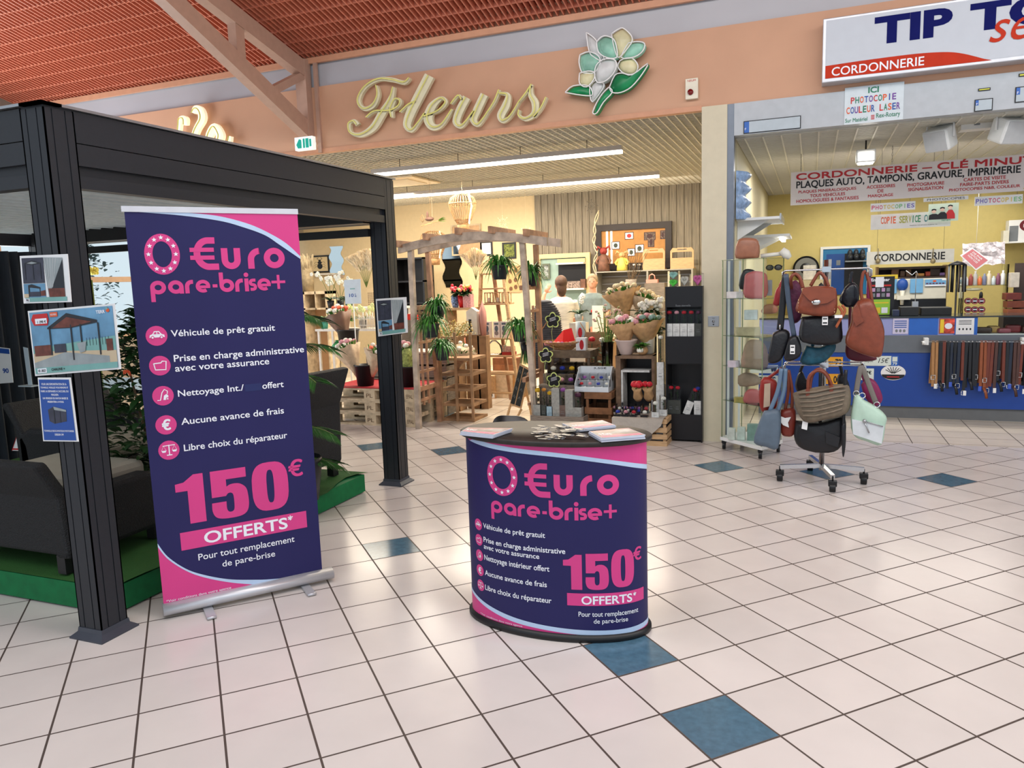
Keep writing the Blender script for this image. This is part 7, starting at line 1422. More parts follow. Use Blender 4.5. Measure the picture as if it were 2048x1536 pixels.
# lit spot, speakers, white box
t = thing('spotlight', 'white square lit spotlight glaring under the cobbler ceiling', 'ceiling light', (at(1730,310,8.3).x,8.3,2.5)); q = wb(1712,297,1752,326,8.3); m = MB(); m.box((q[0],8.28,q[1]),(q[2],8.42,q[3])); m.build('housing', WHITE, t, bevel=.01); m = MB(); m.box((q[0]+.02,8.30,q[1]-.012),(q[2]-.02,8.40,q[1]-.002)); m.box((q[0]+.02,8.272,q[1]+.02),(q[2]-.02,8.279,q[1]+.09)); m.build('lens', mat('spot_lens', (255,250,240), .3, var=0, emit=9), t); m = MB(); m.cyl(((q[0]+q[2])/2,8.35,q[3]),((q[0]+q[2])/2,8.35,2.87), .008, n=6); m.build('stem', BLACK, t)
def speaker(x, y0, y1, hw, Y, lab, yaw_):
    c = at(x,(y0+y1)/2,Y); h = (at(x,y0,Y)-at(x,y1,Y)).z; w_ = wid(x-hw,x+hw,y0,Y)*.92; t_ = thing('loudspeaker', lab, 'speaker', c, yaw_); m = MB(); Rm = Matrix.Rotation(R(24),3,'X'); m.cbox((0,0,0), (w_,w_*.8,h*.78), 0, Rm); m.build('cabinet', WHITE, t_, local=True, bevel=.02); m = MB(); m.cbox(Rm @ Vector((0,-w_*.41,0)), (w_*.86,.006,h*.68), 0, Rm); m.build('grille', mat('grille_grey', (186,188,190), .6), t_, local=True); m = MB(); m.tube([(-w_*.54,0,0),(-w_*.54,0,h*.5),(w_*.54,0,h*.5),(w_*.54,0,0)], .012, 6); m.cyl((0,0,h*.5),(0,0,2.87-c.z), .012, n=8); m.build('bracket', WHITE, t_, local=True); return t_
speaker(1880,248,306,30,7.85,'white loudspeaker on a ceiling bracket, left of the pair', R(-35)); speaker(2018,228,292,34,7.80,'white loudspeaker on a ceiling bracket at the right edge of the view', R(30))
q = wb(1920,228,1990,262,8.0); m = MB(); m.box((q[0],7.95,q[1]),(q[2],8.1,q[3])); m.box((q[0]+.10,7.94,q[1]+.03),(q[2]-.12,7.951,q[3]-.02), 1); m.cyl(((q[0]+q[2])/2,8.02,q[3]),((q[0]+q[2])/2,8.02,2.87), .01, n=6); solo(m, 'ceiling_unit', [WHITE, GREY], 'white ceiling unit with grey panel between the two loudspeakers', 'ceiling unit')
# counter
CYF = 9.05; KB = mat('cobalt_laminate', (24,66,150), .35, var=.02); KG = mat('grey_laminate', (104,110,118), .4, var=.03); zt1, zt2, zt3 = 1.09, .905, .72
t = thing('shop_counter', 'long blue and grey laminate counter of the cobbler shop', 'counter', (2,CYF+.3,0)); CX0 = -.55
for nm, z0, z1, dy, mt in (('plinth',0,.13,.03,mat('plinth_grey', (104,106,108), .4)),('lower_panel',.13,zt3,0,KB),('middle_band',zt3,zt2,-.015,KG),('upper_band',zt2,zt1,.0,mat('lavender_panel', (150,156,206), .4, var=.04, vs=2))):
    m = MB(); m.box((CX0,CYF+dy,z0),(at(1955,650,CYF).x if nm == 'upper_band' else 6,CYF+.5,z1)); m.build(nm, mt, t)
x5 = at(1955,650,CYF).x; xb0, xb1 = at(1818,650,CYF).x, at(1876,650,CYF).x
for xa__, xb__ in ((xb0,xb1),(at(1910,650,CYF).x-.01,x5)): m = MB(); m.box((xa__,CYF-.004,zt2+.005),(xb__,CYF-.001,zt1)); m.build('blue_panel', mat('bright_blue_panel', (40,100,190), .4), t)
m = MB(); m.box((CX0,CYF-.02,zt1),(6,CYF+.52,zt1+.015)); m.build('countertop', mat('dark_glass_top', (50,56,58), .12), t)
m = MB(); m.box((x5,CYF+.02,zt2),(6,CYF+.5,zt2+.01)); m.build('display_floor', WHITE, t); m = MB(); m.box((x5+.01,CYF+.004,zt2),(6,CYF+.010,zt1)); m.build('display_glass', GLASS, t)
for k, (x, w_, h, c, lab) in enumerate(((1968,.16,.06,(60,44,38),'dark folded leather bag inside the glass counter'),(1990,.11,.07,(176,140,80),'mustard purse inside the glass counter'),(2008,.12,.05,(150,80,90),'rose purse inside the glass counter'),(2030,.14,.08,(120,40,44),'dark red wallet inside the glass counter'),(2060,.14,.07,(80,50,44),'brown wallet at the right end of the glass counter'))):
    c_ = at(x,660,CYF+.1); m = MB(); m.cbox((c_.x,CYF+.14+.05*(k%2),zt2+.012+h/2), (w_,.12,h), 0, Matrix.Rotation(R(10*(k%3-1)),3,'Z')); solo(m, 'leather_purse', mat('purse_%d' % k, c, .4, var=.1), lab, 'purse', 'leather goods inside the glass counter', bevel=.02)
def cpaper(x0, y0, x1, y1, Y, mats, lab, draw=None, name='notice', cat='notice'):
    q = wb(x0,y0,x1,y1,Y); m = MB(); m.box((q[0],Y-.003,q[1]),(q[2],Y,q[3])); F = lambda u,v,e=0.: Vector((q[0]+u*(q[2]-q[0]),Y-.003-e,q[1]+v*(q[3]-q[1])))
    if draw: draw(m, F)
    return solo(m, name, mats, lab, cat)
def lines(m, F):
    for k in range(4): rect(m, .1,.78-.13*k,.9,.84-.13*k, F, .001, 1)
    for k in range(3): oval(m, .25+.25*k,.2,.09,.10, F, .001, 2, 10)
cpaper(1785,636,1817,668,CYF-.005,[mat('lavender_paper', (206,200,226), .5), BLUE, GREY],'lavender price list taped to the counter beside the bag rack',lines)
cpaper(1878,637,1910,667,CYF-.005,[mat('red_yellow_paper', (220,80,60), .5, var=.5, vs=20), YELLOW, PWHITE],'red and yellow advert on the blue counter front',lambda m,F: (rect(m,.05,.05,.3,.95,F,.001,1), oval(m,.6,.5,.25,.2,F,.001,2)),'advert','poster')
def notice2(m, F):
    for k in range(4): rect(m, .15,.85-.08*k,.85,.88-.08*k, F, .001, 1)
    for k in range(4): oval(m, .2+.2*k,.33,.05,.07, F, .001, 1, 8)
cpaper(1911,636,1949,669,CYF-.005,[PAPER, INK],'white notice with small key drawings on the blue counter front',notice2)
# things stuck on the blue front
PL2 = [mat('plate_paper', (214,222,216), .4), INK, mat('plate_yellow_b', (226,160,40), .4), mat('plate_blue', (40,96,180), .4), mat('plate_black', (24,30,50), .4)]
def p15(m, F): rect(m,0,0,.035,1,F,.001,3); rect(m,.86,0,1,1,F,.001,3); rect(m,.88,.45,.98,.92,F,.002,0); write(m,'79',(.885,.08,.975,.38),F,.002,0,.02); write(m,'Plaque',(.28,.3,.5,.65),F,.001,1,0,None,.3); write(m,'15€',(.60,.3,.82,.8),F,.001,1,0,None,.3)
def txt(s, mi, box): return lambda m, F: write(m, s, box, F, .001, mi, .03)
cpaper(1697,712,1797,731,CYF,PL2,'white number plate with handwritten 15 euro price on the blue counter',p15,'number_plate','number plate'); cpaper(1655,714,1686,733,CYF,[PL2[2],INK],'yellow number plate ending 79 on the blue counter',txt('79',1,(.5,.1,.9,.8)),'number_plate','number plate')
cpaper(1650,748,1684,768,CYF,[PL2[2],INK],'yellow number plate lower on the blue counter behind the bags',txt('00',1,(.5,.1,.9,.8)),'number_plate','number plate'); cpaper(1500,751,1556,768,CYF,[PL2[0],INK],'white number plate reading 317 VS seen through the glass case',txt('317   VS',1,(.08,.15,.92,.85)),'number_plate','number plate')
cpaper(1500,730,1556,746,CYF,[PL2[0],INK],'white number plate ending in W above the 317 plate',txt('W',1,(.75,.15,.95,.85)),'number_plate','number plate'); cpaper(1722,737,1748,760,CYF,[PL2[0],INK],'small square price plate on the blue counter right of the rack',txt('7€',1,(.4,.5,.8,.8)),'number_plate','number plate')
q = wb(1761,730,1812,760,CYF); m = MB(); F = wallF(CYF); cu_, cv_, ra, rb_ = (q[0]+q[2])/2, (q[1]+q[3])/2, (q[2]-q[0])/2, (q[3]-q[1])/2; pts = [(cu_+ra*math.cos(2*PI*i/32), cv_+rb_*math.sin(2*PI*i/32)) for i in range(32)]; m.prism(pts, F, .003); poly(m, [(cu_+ra*math.cos(PI+PI*i/16)*.93, cv_-rb_*.25-rb_*.68*math.sin(PI*i/16)) for i in range(17)], F, .004, 1)
for k in range(7): a_ = R(150-20*k); stroke(m, [(cu_+.1*ra*math.cos(a_),cv_-.1*rb_),(cu_+.72*ra*math.cos(a_),cv_+.75*rb_*math.sin(a_))], .007, F, .004, 1)
rect(m, cu_-ra*.5,cv_-rb_*.62,cu_+ra*.5,cv_-rb_*.5, F, .006, 2); solo(m, 'oval_sticker', [PAPER, INK, RED], 'white oval sticker with fan of black knives on blue counter', 'sticker')
# belts
YBt = 8.93; rz0 = at(1860,684,YBt).z; t = thing('belt_rail', 'white metal rail fixed along the counter holding leather belts', 'rail', (at(1855,684,YBt).x,YBt,rz0)); m = MB(); m.cyl((at(1842,686,YBt).x,YBt,rz0),(2.6,YBt,rz0), .009, n=8); m.build('bar', STEEL, t)
for x in (at(1853,684,YBt).x, 2.0): m = MB(); m.box((x-.02,YBt-.01,rz0-.03),(x+.02,CYF-.015,rz0+.04)); m.cyl((x-.04,YBt,rz0-.01),(x,YBt,rz0-.01), .02, n=8); m.build('bracket', WHITE, t)
BC = {'tan':(168,122,76),'black':(26,28,34),'chestnut':(112,52,38),'cognac':(142,76,44),'navy':(30,40,58),'brown':(78,50,44)}
belts = [('tan',776,10),('tan',770,9),('black',762,12),('chestnut',768,11),('black',775,9),('navy',762,8),('black',772,9),('navy',765,10),('chestnut',760,9),('black',780,10),('black',764,9),('black',770,10),('black',776,9),('cognac',772,10),('cognac',781,9),('chestnut',777,11),('chestnut',770,10),('brown',772,10),('black',766,9),('chestnut',764,10),('black',772,10),('navy',768,10),('brown',778,10),('brown',770,9),('chestnut',768,9),('black',775,10)]
seen = {}
for k, (c, yb, w_) in enumerate(belts):
    x = 1866+7.45*k; seen[c] = seen.get(c,0)+1; a = at(x,700,YBt-.012); zb = at(x,yb+random.uniform(-4,4),YBt).z; wd = wid(x,x+w_*.62,700,YBt); yy = YBt-.014-.004*(k%3); mt = mat('belt_'+c, BC[c], .4, var=.08)
    t_ = thing('leather_belt', '%s %s leather belt from the left end of the counter rail' % (('first','second','third','fourth','fifth','sixth','seventh','eighth','ninth','tenth','eleventh')[seen[c]-1], c), 'belt', (a.x,YBt,zb), 0, 'leather belts hanging on the counter rail'); m = MB(); dx = random.uniform(-.012,.012)
    m.beam((a.x,yy,rz0),(a.x+dx,yy,zb), wd, .003, up=(0,1,0)); m.beam((a.x,YBt+.014,rz0),(a.x-dx,YBt+.014,zb+.03), wd, .003, up=(0,1,0)); m.beam((a.x,yy-.001,rz0+.010),(a.x,YBt+.015,rz0+.010), wd, .003); m.build('strap', mt, t_)
    if k in (1,7,12,14,19,3,23) or k%3 == 0:
        m = MB(); z = zb+(.0 if k%2 else .12); hw = wd*.68; m.tube([(a.x+dx-hw,yy-.006,z),(a.x+dx-hw,yy-.006,z-.045),(a.x+dx+hw,yy-.006,z-.045),(a.x+dx+hw,yy-.006,z),(a.x+dx-hw,yy-.006,z)], .0035, 6); m.build('buckle', CHROME, t_)
    if k%4 == 1: m = MB(); m.box((a.x-.014,yy-.01,zb-.05),(a.x+.014,yy-.008,zb)); m.build('tag', PAPER if k%8 == 1 else mat('blue_tag', (60,90,190), .5), t_)
    elif k%4 == 2: m = MB(); m.tube([(a.x,yy-.004,zb+.02),(a.x+.02,yy-.02,zb-.03),(a.x+.03,yy-.02,zb-.09)], .014, 6, flat=(1,0,0)); m.build('belt_end', mt, t_)
# on and behind the counter
def item(x0, y0, x1, y1, Y, d, c, name, lab, cat, z=None, rough=.5, metal=0., bevel=.004, group=None, foot=None):
    q = wb(x0,y0,x1,y1,Y); z0 = q[1] if z is None else z; m = MB(); m.box((q[0],Y,z0),(q[2],Y+d,max(q[3],z0+.02))); return solo(m, name, mat(name+'_%d_%d' % (x0,y0), c, rough, metal, var=.1, vs=20), lab, cat, group, bevel=bevel)
ZC = zt1+.016
item(1800,614,1838,637,9.16,.22,(34,36,38),'till_unit','dark grey till unit on the counter behind the rack','till',ZC)
item(1842,615,1904,634,9.20,.28,(26,28,30),'flat_screen','black flat tray with sloping lid on the counter','tray',ZC); item(1785,620,1799,636,9.14,.1,(40,50,80),'card_reader','small dark blue card terminal on the counter','card reader',ZC)
m = MB(); c = at(1830,608,9.24); m.cyl((c.x,9.24,ZC+.15),(c.x,9.24,c.z+.32), .004, n=6); m.tube([(c.x-.1,9.24,c.z+.36),(c.x-.04,9.24,c.z+.31),(c.x,9.24,c.z+.35),(c.x+.02,9.24,c.z+.30)], .006, 6); m.box((c.x-.03,9.22,ZC),(c.x+.03,9.26,ZC+.15)); solo(m, 'wire_holder', STEEL, 'thin wire note holder above the till unit', 'note holder')
t = thing('battery_display', 'red and black battery display rack beside the hanging bags', 'display rack', (at(1762,600,9.3).x,9.35,ZC)); q = wb(1738,549,1790,636,9.3); m = MB(); m.box((q[0],9.3,ZC),(q[2],9.45,q[3])); F = lambda u,v,e=0.: Vector((q[0]+u*(q[2]-q[0]),9.3-e,ZC+v*(q[3]-ZC)))
rect(m,0,.74,.86,.96,F,.001,1); rect(m,0,.72,.86,.76,F,.002,2); write(m,'Energizer',(.04,.82,.80,.92),F,.002,3,.03); rect(m,0,.96,1,1,F,.001,4); rect(m,0,.02,.84,.40,F,.001,5); rect(m,.05,.3,.78,.33,F,.002,4); rect(m,.15,.06,.45,.2,F,.002,4); rect(m,.5,.06,.75,.2,F,.002,3)
for i in range(4):
    for j in range(2): rect(m,.08+.2*i,.46+.13*j,.22+.2*i,.55+.13*j,F,.002,(6,7)[(i+j)%2])
rect(m,.22,.70,.56,.95,F,.004,3); rect(m,1.0,.9,1.12,1.0,F,.001,4); m.build('rack', [BLKW, INK, RED, PWHITE, YELLOW, mat('lime_pack', (150,200,60), .5), GREY, mat('pack_pink', (190,150,190), .5)], t)
# shelf unit and machines behind
YM = 10.6; zM_ = at(1830,640,YM).z
t = thing('work_shelf', 'dark brown shelf unit below the CORDONNERIE board', 'shelf', (at(1830,560,11.2).x,11.3,0)); q = wb(1757,531,1892,556,11.1); m = MB(); DKB = mat('dark_brown_wood', (66,52,46), .6, var=.1); m.box((q[0],11.35,0),(q[2],11.38,q[3])); m.build('back_panel', DKB, t)
for z in (q[3]-.03,q[1]-.02): m = MB(); m.box((q[0],11.1,z),(q[2],11.349,z+.025)); m.build('shelf', DKB, t)
for x in (q[0]-.02,q[2]): m = MB(); m.box((x,11.1,0),(x+.02,11.38,q[3]+.01)); m.build('side_panel', mat('side_wood', (150,120,80), .6), t)
for k, (x, w_, h, c) in enumerate(((1790,.09,.11,(110,70,44)),(1805,.06,.08,(90,64,52)),(1817,.06,.10,(100,70,50)),(1840,.10,.04,(220,160,90)),(1856,.06,.06,(190,80,60)),(1870,.12,.10,(60,46,44)),(1884,.07,.04,(150,120,190)))):
    c_ = at(x,556,11.15); m = MB(); m.cbox((c_.x,11.2,q[1]+.006+h/2), (w_,.1,h)); solo(m, 'shoe_care_box', mat('care_%d' % k, c, .5), ('brown','dark','umber','orange','red','black','violet')[k]+' small shoe care box on the dark brown shelf', 'box', 'shoe care boxes on the dark shelf', bevel=.01)
t = thing('key_machine', 'pale blue and cream key cutting machine behind the counter', 'machine', (at(1845,590,YM).x,YM+.2,ZC-.3)); q = wb(1789,556,1897,600,YM); MBL = mat('machine_blue', (112,168,210), .4); MCR = mat('machine_cream', (216,212,196), .4); z0 = q[1]
m = MB(); m.box((q[0],YM+.12,z0),(q[2],YM+.4,q[3])); m.build('cabinet', MCR, t, bevel=.01); x1 = at(1822,580,YM).x; x2 = at(1848,580,YM).x
for xa__, xb__ in ((x1,x2),(q[0],at(1795,580,YM).x)): m = MB(); m.box((xa__,YM+.1,z0+.08),(xb__,YM+.119,q[3])); m.build('blue_panel', MBL, t)
m = MB(); x3, x4 = at(1852,580,YM).x, at(1894,580,YM).x; m.box((x3,YM+.1,z0+.16),(x4,YM+.119,q[3]-.01)); F = lambda u,v,e=0.: Vector((x3+u*(x4-x3),YM+.1-e,z0+.16+v*(q[3]-.01-z0-.16)))
oval(m,.45,.72,.09,.14,F,.002,1,12); 
for k in range(6): rect(m,.04+.155*k,.28,.15+.155*k,.48,F,.002,2); rect(m,.05+.155*k,.42,.14+.155*k,.46,F,.003,3)
rect(m,.0,.0,1,.2,F,.002,4); rect(m,.8,.8,1,1,F,.002,4); m.build('control_panel', [MBL, ORANGE, mat('red_grey_switch', (110,70,80), .4), BLUE, PWHITE], t)
m = MB(); xx = at(1806,575,YM).x; zz = q[3]-.02; m.ell((xx,YM+.08,zz-.05), (.065,.05,.08), 0, 12, 8); m.build('clamp_head', BLUE, t); m = MB(); m.cyl((xx,YM+.06,zz-.30),(xx,YM+.06,zz-.12), .02, .03, 10); m.box((q[0]+.03,YM+.02,z0),(x1,YM+.12,z0+.05)); m.build('work_table', MCR, t)
m = MB(); m.box((q[0],YM+.1,0),(q[2],YM+.4,z0-.001)); m.build('stand', BLKW, t)
hung(1733,497,1909,530,10.9,'white board with black lettering CORDONNERIE hanging over the machines',[mat('board_greyish', (206,204,196), .4), INK],lambda m,q,F: write(m,'CORDONNERIE',(.09,.22,.90,.80),F,.002,1,.02),th=.02,hang=2.86)
for x in (1756,1866): c_ = at(x,522,10.86); m = MB(); m.ell((c_.x,10.86,c_.z), (.03,.025,.035)); m.cyl((c_.x,10.88,c_.z),(c_.x,10.88,c_.z+.16), .006, n=6); solo(m, 'hanging_knob', mat('aged_brass', (150,136,104), .4, .3), 'small aged knob hanging over the %s of the CORDONNERIE board' % ('left end' if x < 1800 else 'right end'), 'knob', 'knobs on the CORDONNERIE board')  # ellipsoid on a stem, a plain hanging knob
# blue hatch with shoes
YWC = 13.29; q = (at(1641,495,YWC).x, at(1641,590,YWC).z, at(1741,490,YWC).x, at(1690,492,YWC).z); t = thing('wall_hatch', 'blue edged wall opening with dark shoes on a shelf', 'window', ((q[0]+q[2])/2,YWC,q[1])); m = MB()
for r_ in ((q[0],q[1],q[0]+.04,q[3]),(q[2]-.04,q[1],q[2],q[3]),(q[0]+.04,q[3]-.04,q[2]-.04,q[3])): m.box((r_[0],YWC-.03,r_[1]),(r_[2],YWC,r_[3]))
m.build('frame', WHITE, t); m = MB(); m.box((q[0]+.04,YWC-.012,q[1]),(q[2]-.04,YWC-.001,q[3]-.04)); F = wallF(YWC-.012); rect(m,q[0]+.09,q[1],q[0]+.36,q[3]-.12,F,.001,1); rect(m,q[0]+.36,q[1],q[2]-.1,q[3]-.12,F,.001,2); rect(m,q[0]+.24,q[3]-.30,q[0]+.30,q[3]-.22,F,.002,3); rect(m,q[0]+.12,q[1],q[0]+.17,q[3]-.2,F,.002,4); m.build('panel', [mat('petrol_blue', (30,110,160), .4), mat('deep_blue', (24,70,140), .4), BLKW, GREY, STEEL], t)
zsx = at(1710,521,13.0).z; m = MB(); m.box((q[0]+.36,13.0,zsx-.02),(q[2]-.04,13.26,zsx)); m.build('shelf', GREY, t)
for k, x in enumerate((1700,1712,1725)): c_ = at(x,521,13.1); m = MB(); m.ell((c_.x,13.08,zsx+.05), (.045,.11,.05), 0, 10, 8); m.ell((c_.x,13.16,zsx+.11), (.04,.05,.07), 0, 10, 8); solo(m, 'shoe', mat('dark_shoe', (40,44,52), .4), ('left','middle','right')[k]+' dark shoe on the shelf of the blue wall opening', 'shoe', 'dark shoes in the blue wall opening')
c = at(1612,537,13.22); m = MB(); m.cyl((c.x,13.2,c.z),(c.x,13.28,c.z), .20, n=32); F = lambda u,v,e=0.: Vector((c.x+u,13.2-e,c.z+v)); oval(m,0,0,.17,.17,F,.001,1,28,None,(.09,.09)); stroke(m,[(0,0),(.08,.1)],.012,F,.002,1); solo(m, 'wall_clock', [BLKW, mat('dial_grey', (120,120,116), .5)], 'round black wall clock on the yellow wall', 'clock')
item(1606,530,1632,560,12.6,.3,(206,200,190),'white_carton','white carton with printed lines left of the bag rack','box',None); c_ = at(1619,560,12.6); m = MB(); m.box((c_.x-.3,12.5,0),(c_.x+.3,13.0,c_.z-.001)); solo(m, 'back_cabinet', mat('cabinet_cream', (190,176,140), .6), 'cream cabinet carrying the white carton', 'cabinet')
# right side: top boxes, bags, cards, bottles
t = thing('wall_shelf', 'white wall shelf at the upper right edge carrying boxes', 'shelf', (at(2030,486,12.9).x,13.1,at(2030,486,12.9).z)); q = wb(2004,482,2100,487,12.9); m = MB(); m.box((q[0],12.9,q[1]),(q[2],13.29,q[3])); m.build('board', WHITE, t)
c_ = wb(2016,437,2090,482,13.0); m = MB(); m.box((c_[0],13.0,q[3]),(c_[2],13.2,c_[3])); F = wallF(12.999); oval(m,c_[0]+.28,(q[3]+c_[3])/2+.08,.15,.10,F,.001,1,20); write(m,'Bamax',(c_[0]+.18,(q[3]+c_[3])/2+.05,c_[0]+.38,(q[3]+c_[3])/2+.10),F,.002,2,.01); rect(m,c_[0]+.01,q[3]+.02,c_[0]+.12,q[3]+.24,F,.001,3); solo(m, 'product_box', [PAPER, mat('maroon_print', (110,30,40), .5), PWHITE, GREY], 'white product box with maroon oval on the upper right shelf', 'box', bevel=.004)
m = MB(); c_ = wb(2006,461,2014,482,12.95); m.box((c_[0],12.95,q[3]),(c_[2]+.03,13.1,c_[3])); solo(m, 'cream_pump', MCR, 'small cream pump box left of the maroon oval box', 'box')
YG = 9.9; zg = at(1960,641,YG).z; t = thing('glass_shelf', 'glass shelves of shoe cream and polish behind the counter', 'shelf', (at(1960,640,YG).x,YG+.15,ZC)); x0, x1 = at(1925,600,YG).x, at(2015,600,YG).x
zz = [at(1960,y,YG).z for y in (628,571,530)]
for z in zz[:2]: m = MB(); m.box((x0,YG,z-.006),(x1,YG+.3,z)); m.build('shelf', GLASS, t)
for x in (x0,x1-.01): m = MB(); m.box((x,YG,zz[0]-.3),(x+.01,YG+.3,zz[2])); m.build('side_panel', GLASS, t)
m = MB(); m.box((x0-.02,YG-.02,0),(x1+.02,YG+.32,zz[0]-.3)); m.build('base', BLKW, t); m = MB(); m.box((x0,YG,zz[0]-.299),(x1,YG+.3,zz[0]-.26)); m.build('tray', GREY, t)
cols_ = ((214,214,216),(150,70,60),(180,176,170),(206,110,60),(110,116,140),(216,200,170),(186,196,196),(120,70,90),(222,222,218))
for k in range(9):
    x = x0+.04+(x1-x0-.08)/8*k; h = .10+.03*((k*7)%3); m = MB(); m.lathe([(.02,0),(.022,.01),(.022,h*.75),(.010,h*.85),(.012,h)], (x,YG+.08,zz[1]+.001), 12); solo(m, 'polish_bottle', mat('bottle_%d' % k, cols_[k], .35), ('white','red brown','grey','orange','slate','cream','pale teal','plum','bright white')[k]+' shoe polish bottle on the upper glass shelf', 'bottle', 'polish bottles on the upper glass shelf')
for r_ in range(2):
    for k in range(3): c_ = at(1936+13.5*k,602+17*r_,YG+.03); m = MB(); m.cyl((c_.x,YG+.02,c_.z),(c_.x,YG+.05,c_.z), .036, n=18); F = lambda u,v,e=0.,c_=c_: Vector((c_.x+u,YG+.02-e,c_.z+v)); oval(m,0,0,.032,.032,F,.001,1,16,None,(.022,.022)); rect(m,-.02,-.006,.02,.006,F,.001,2); solo(m, 'polish_tin', [BLKW, mat('tin_rose', (170,80,90), .3), PWHITE], 'round polish tin, %s row, %s' % (('upper','lower')[r_], ('left','middle','right')[k]), 'tin', 'round polish tins on the glass shelves')
m = MB(); c_ = at(1962,590,YG+.1); m.ell((c_.x,YG+.1,c_.z-.01), (.02,.02,.05)); m.ell((at(1948,573,YG+.1).x,YG+.1,at(1948,576,YG+.1).z-.015), (.09,.03,.018),1); solo(m, 'shoe_brush', [BLKW, mat('bristle', (214,206,176), .8)], 'cream bristle shoe brush under the upper glass shelf', 'brush')
t = thing('lace_rack', 'hanging rack of black shoe laces left of the glass shelves', 'rack', (at(1915,555,9.8).x,9.8,0)); c0 = at(1915,525,9.8); m = MB(); m.cyl((c0.x,9.8,0),(c0.x,9.8,c0.z), .01, n=8); m.lathe([(.10,c0.z-.03),(.06,c0.z),(.0,c0.z+.02)], (c0.x,9.8,0), 14); m.build('stand', BLKW, t)
for k in range(9): m = MB(); a_ = k*.7; m.tube([(c0.x+.085*math.cos(a_),9.8+.06*math.sin(a_),c0.z-.03),(c0.x+.09*math.cos(a_),9.8+.06*math.sin(a_),c0.z-.33)], .009, 5); m.build('lace', (INK, DKB, GREY)[k%3], t)
m = MB(); n = 10; G_ = [at(1925+8.5*(i%11),488+9*(i//11)+random.uniform(-2,2)-(i%11)*.5,9.95+random.uniform(-.02,.02)) for i in range(66)]; m.add([(p.x,p.y,p.z) for p in G_], [(i,i+1,i+12,i+11) for i in range(55) if i%11 != 10], 0); solo(m, 'plastic_packets', mat('clear_white_wrap', (226,216,218), .15, var=.2, vs=30, bump=1., bs=40), 'crinkled white plastic packets hanging above the glass shelves', 'packets', None, 'stuff')
m = MB(); F = quadF([(1944,495),(1980,521),(1952,541),(1920,511)], 9.7); slab(m, F); rect(m,.07,.07,.93,.93,F,.005,1)
for k, s in enumerate(('DE PAR','RETOUR','NON CLES')): write(m, s, (.2,.70-.18*k,.75,.82-.18*k), F, .006, 0, .02)
m.cyl(F(.5,.6,-.005), F(.5,.6,-.005)+Vector((0,.0,.86)), .002, n=4); solo(m, 'pink_card', [PAPER, mat('dusty_rose_print', (206,120,124), .4)], 'dusty pink laminated card hung diagonally above the glass shelves', 'card')
item(2020,545,2040,575,9.7,.1,(206,196,180),'shoe_tree_pack','cream packet of shoe trees at the right edge','packet',None); c_ = at(2030,575,9.7)
for k, (x0_, y0_, x1_, y1_, c, lab) in enumerate(((2012,586,2044,600,(110,40,30),'dark red boxes stacked at the right edge, upper'),(2014,602,2050,616,(120,56,34),'red brown box stacked below the dark red boxes'),(2014,618,2050,630,(146,80,50),'tan brown leather box lowest at the right edge'))): item(x0_,y0_,x1_,y1_,9.62,.2,c,'leather_box',lab,'box',None,.4)
m = MB(); a_ = at(2014,631,9.6); m.box((a_.x-.03,9.6,0),(a_.x+.6,9.84,a_.z-.002)); m.box((a_.x+.1,9.845,0),(a_.x+.6,9.86,at(2030,545,9.7).z+.1)); solo(m, 'side_cabinet', DKB, 'dark cabinet at the right edge carrying leather boxes', 'cabinet')
# left wall brackets and lamp shelf
def bracket_shelf(x0, y0, x1, y1, lab, lit):
    pass
YL0 = 8.1
for (za, lab, lit) in ((at(1500,445,YL0).z,'upper white glass display shelf bracketed to the left wall',False),(at(1520,478,8.6).z,'lower wall shelf with glowing strip light underneath',True)):
    y0_ = 7.75 if not lit else 8.2; x1_ = -.30 if not lit else -.22; t = thing('wall_shelf', lab, 'shelf', (-.5,y0_+.4,za)); m = MB(); m.box((-.695,y0_,za),(x1_,y0_+.9,za+.025)); m.build('board', WHITE, t)
    for y in (y0_+.1,y0_+.7): m = MB(); m.add([(-.695,y,za),(-.695,y,za-.18),(x1_-.1,y,za),(-.695,y+.015,za),(-.695,y+.015,za-.18),(x1_-.1,y+.015,za)], [(0,1,2),(3,5,4),(0,3,4,1),(1,4,5,2),(2,5,3,0)]); m.build('bracket', WHITE, t)
    if lit: m = MB(); m.box((x1_-.10,y0_+.05,za-.03),(x1_-.06,y0_+.8,za-.001)); m.build('tube_lamp', mat('strip_lit', (255,252,240), .4, var=0, emit=4), t)
    else: m = MB(); m.box((x1_,y0_,za-.01),(x1_+.015,y0_+.9,za+.05)); m.build('edge_trim', STEEL, t)
m = MB(); n = 18; vs = []
for i in range(n):
    f = i/(n-1); z = at(1482,345,7.8).z*(1-f)+at(1482,440,7.8).z*f
    for j in range(7): vs.append((-.69+.10*math.sin(PI*j/6)*(1+.3*math.sin(i*1.3)),7.62+.07*j,z))
m.add(vs, [(i*7+j,i*7+j+1,(i+1)*7+j+1,(i+1)*7+j) for i in range(n-1) for j in range(6)], 0, True); solo(m, 'plastic_sheet', mat('pale_blue_film', (150,180,220), .2, var=.2, vs=20, bump=.8, bs=20), 'pale blue crumpled plastic film hanging on the left wall of the cobbler', 'plastic film')
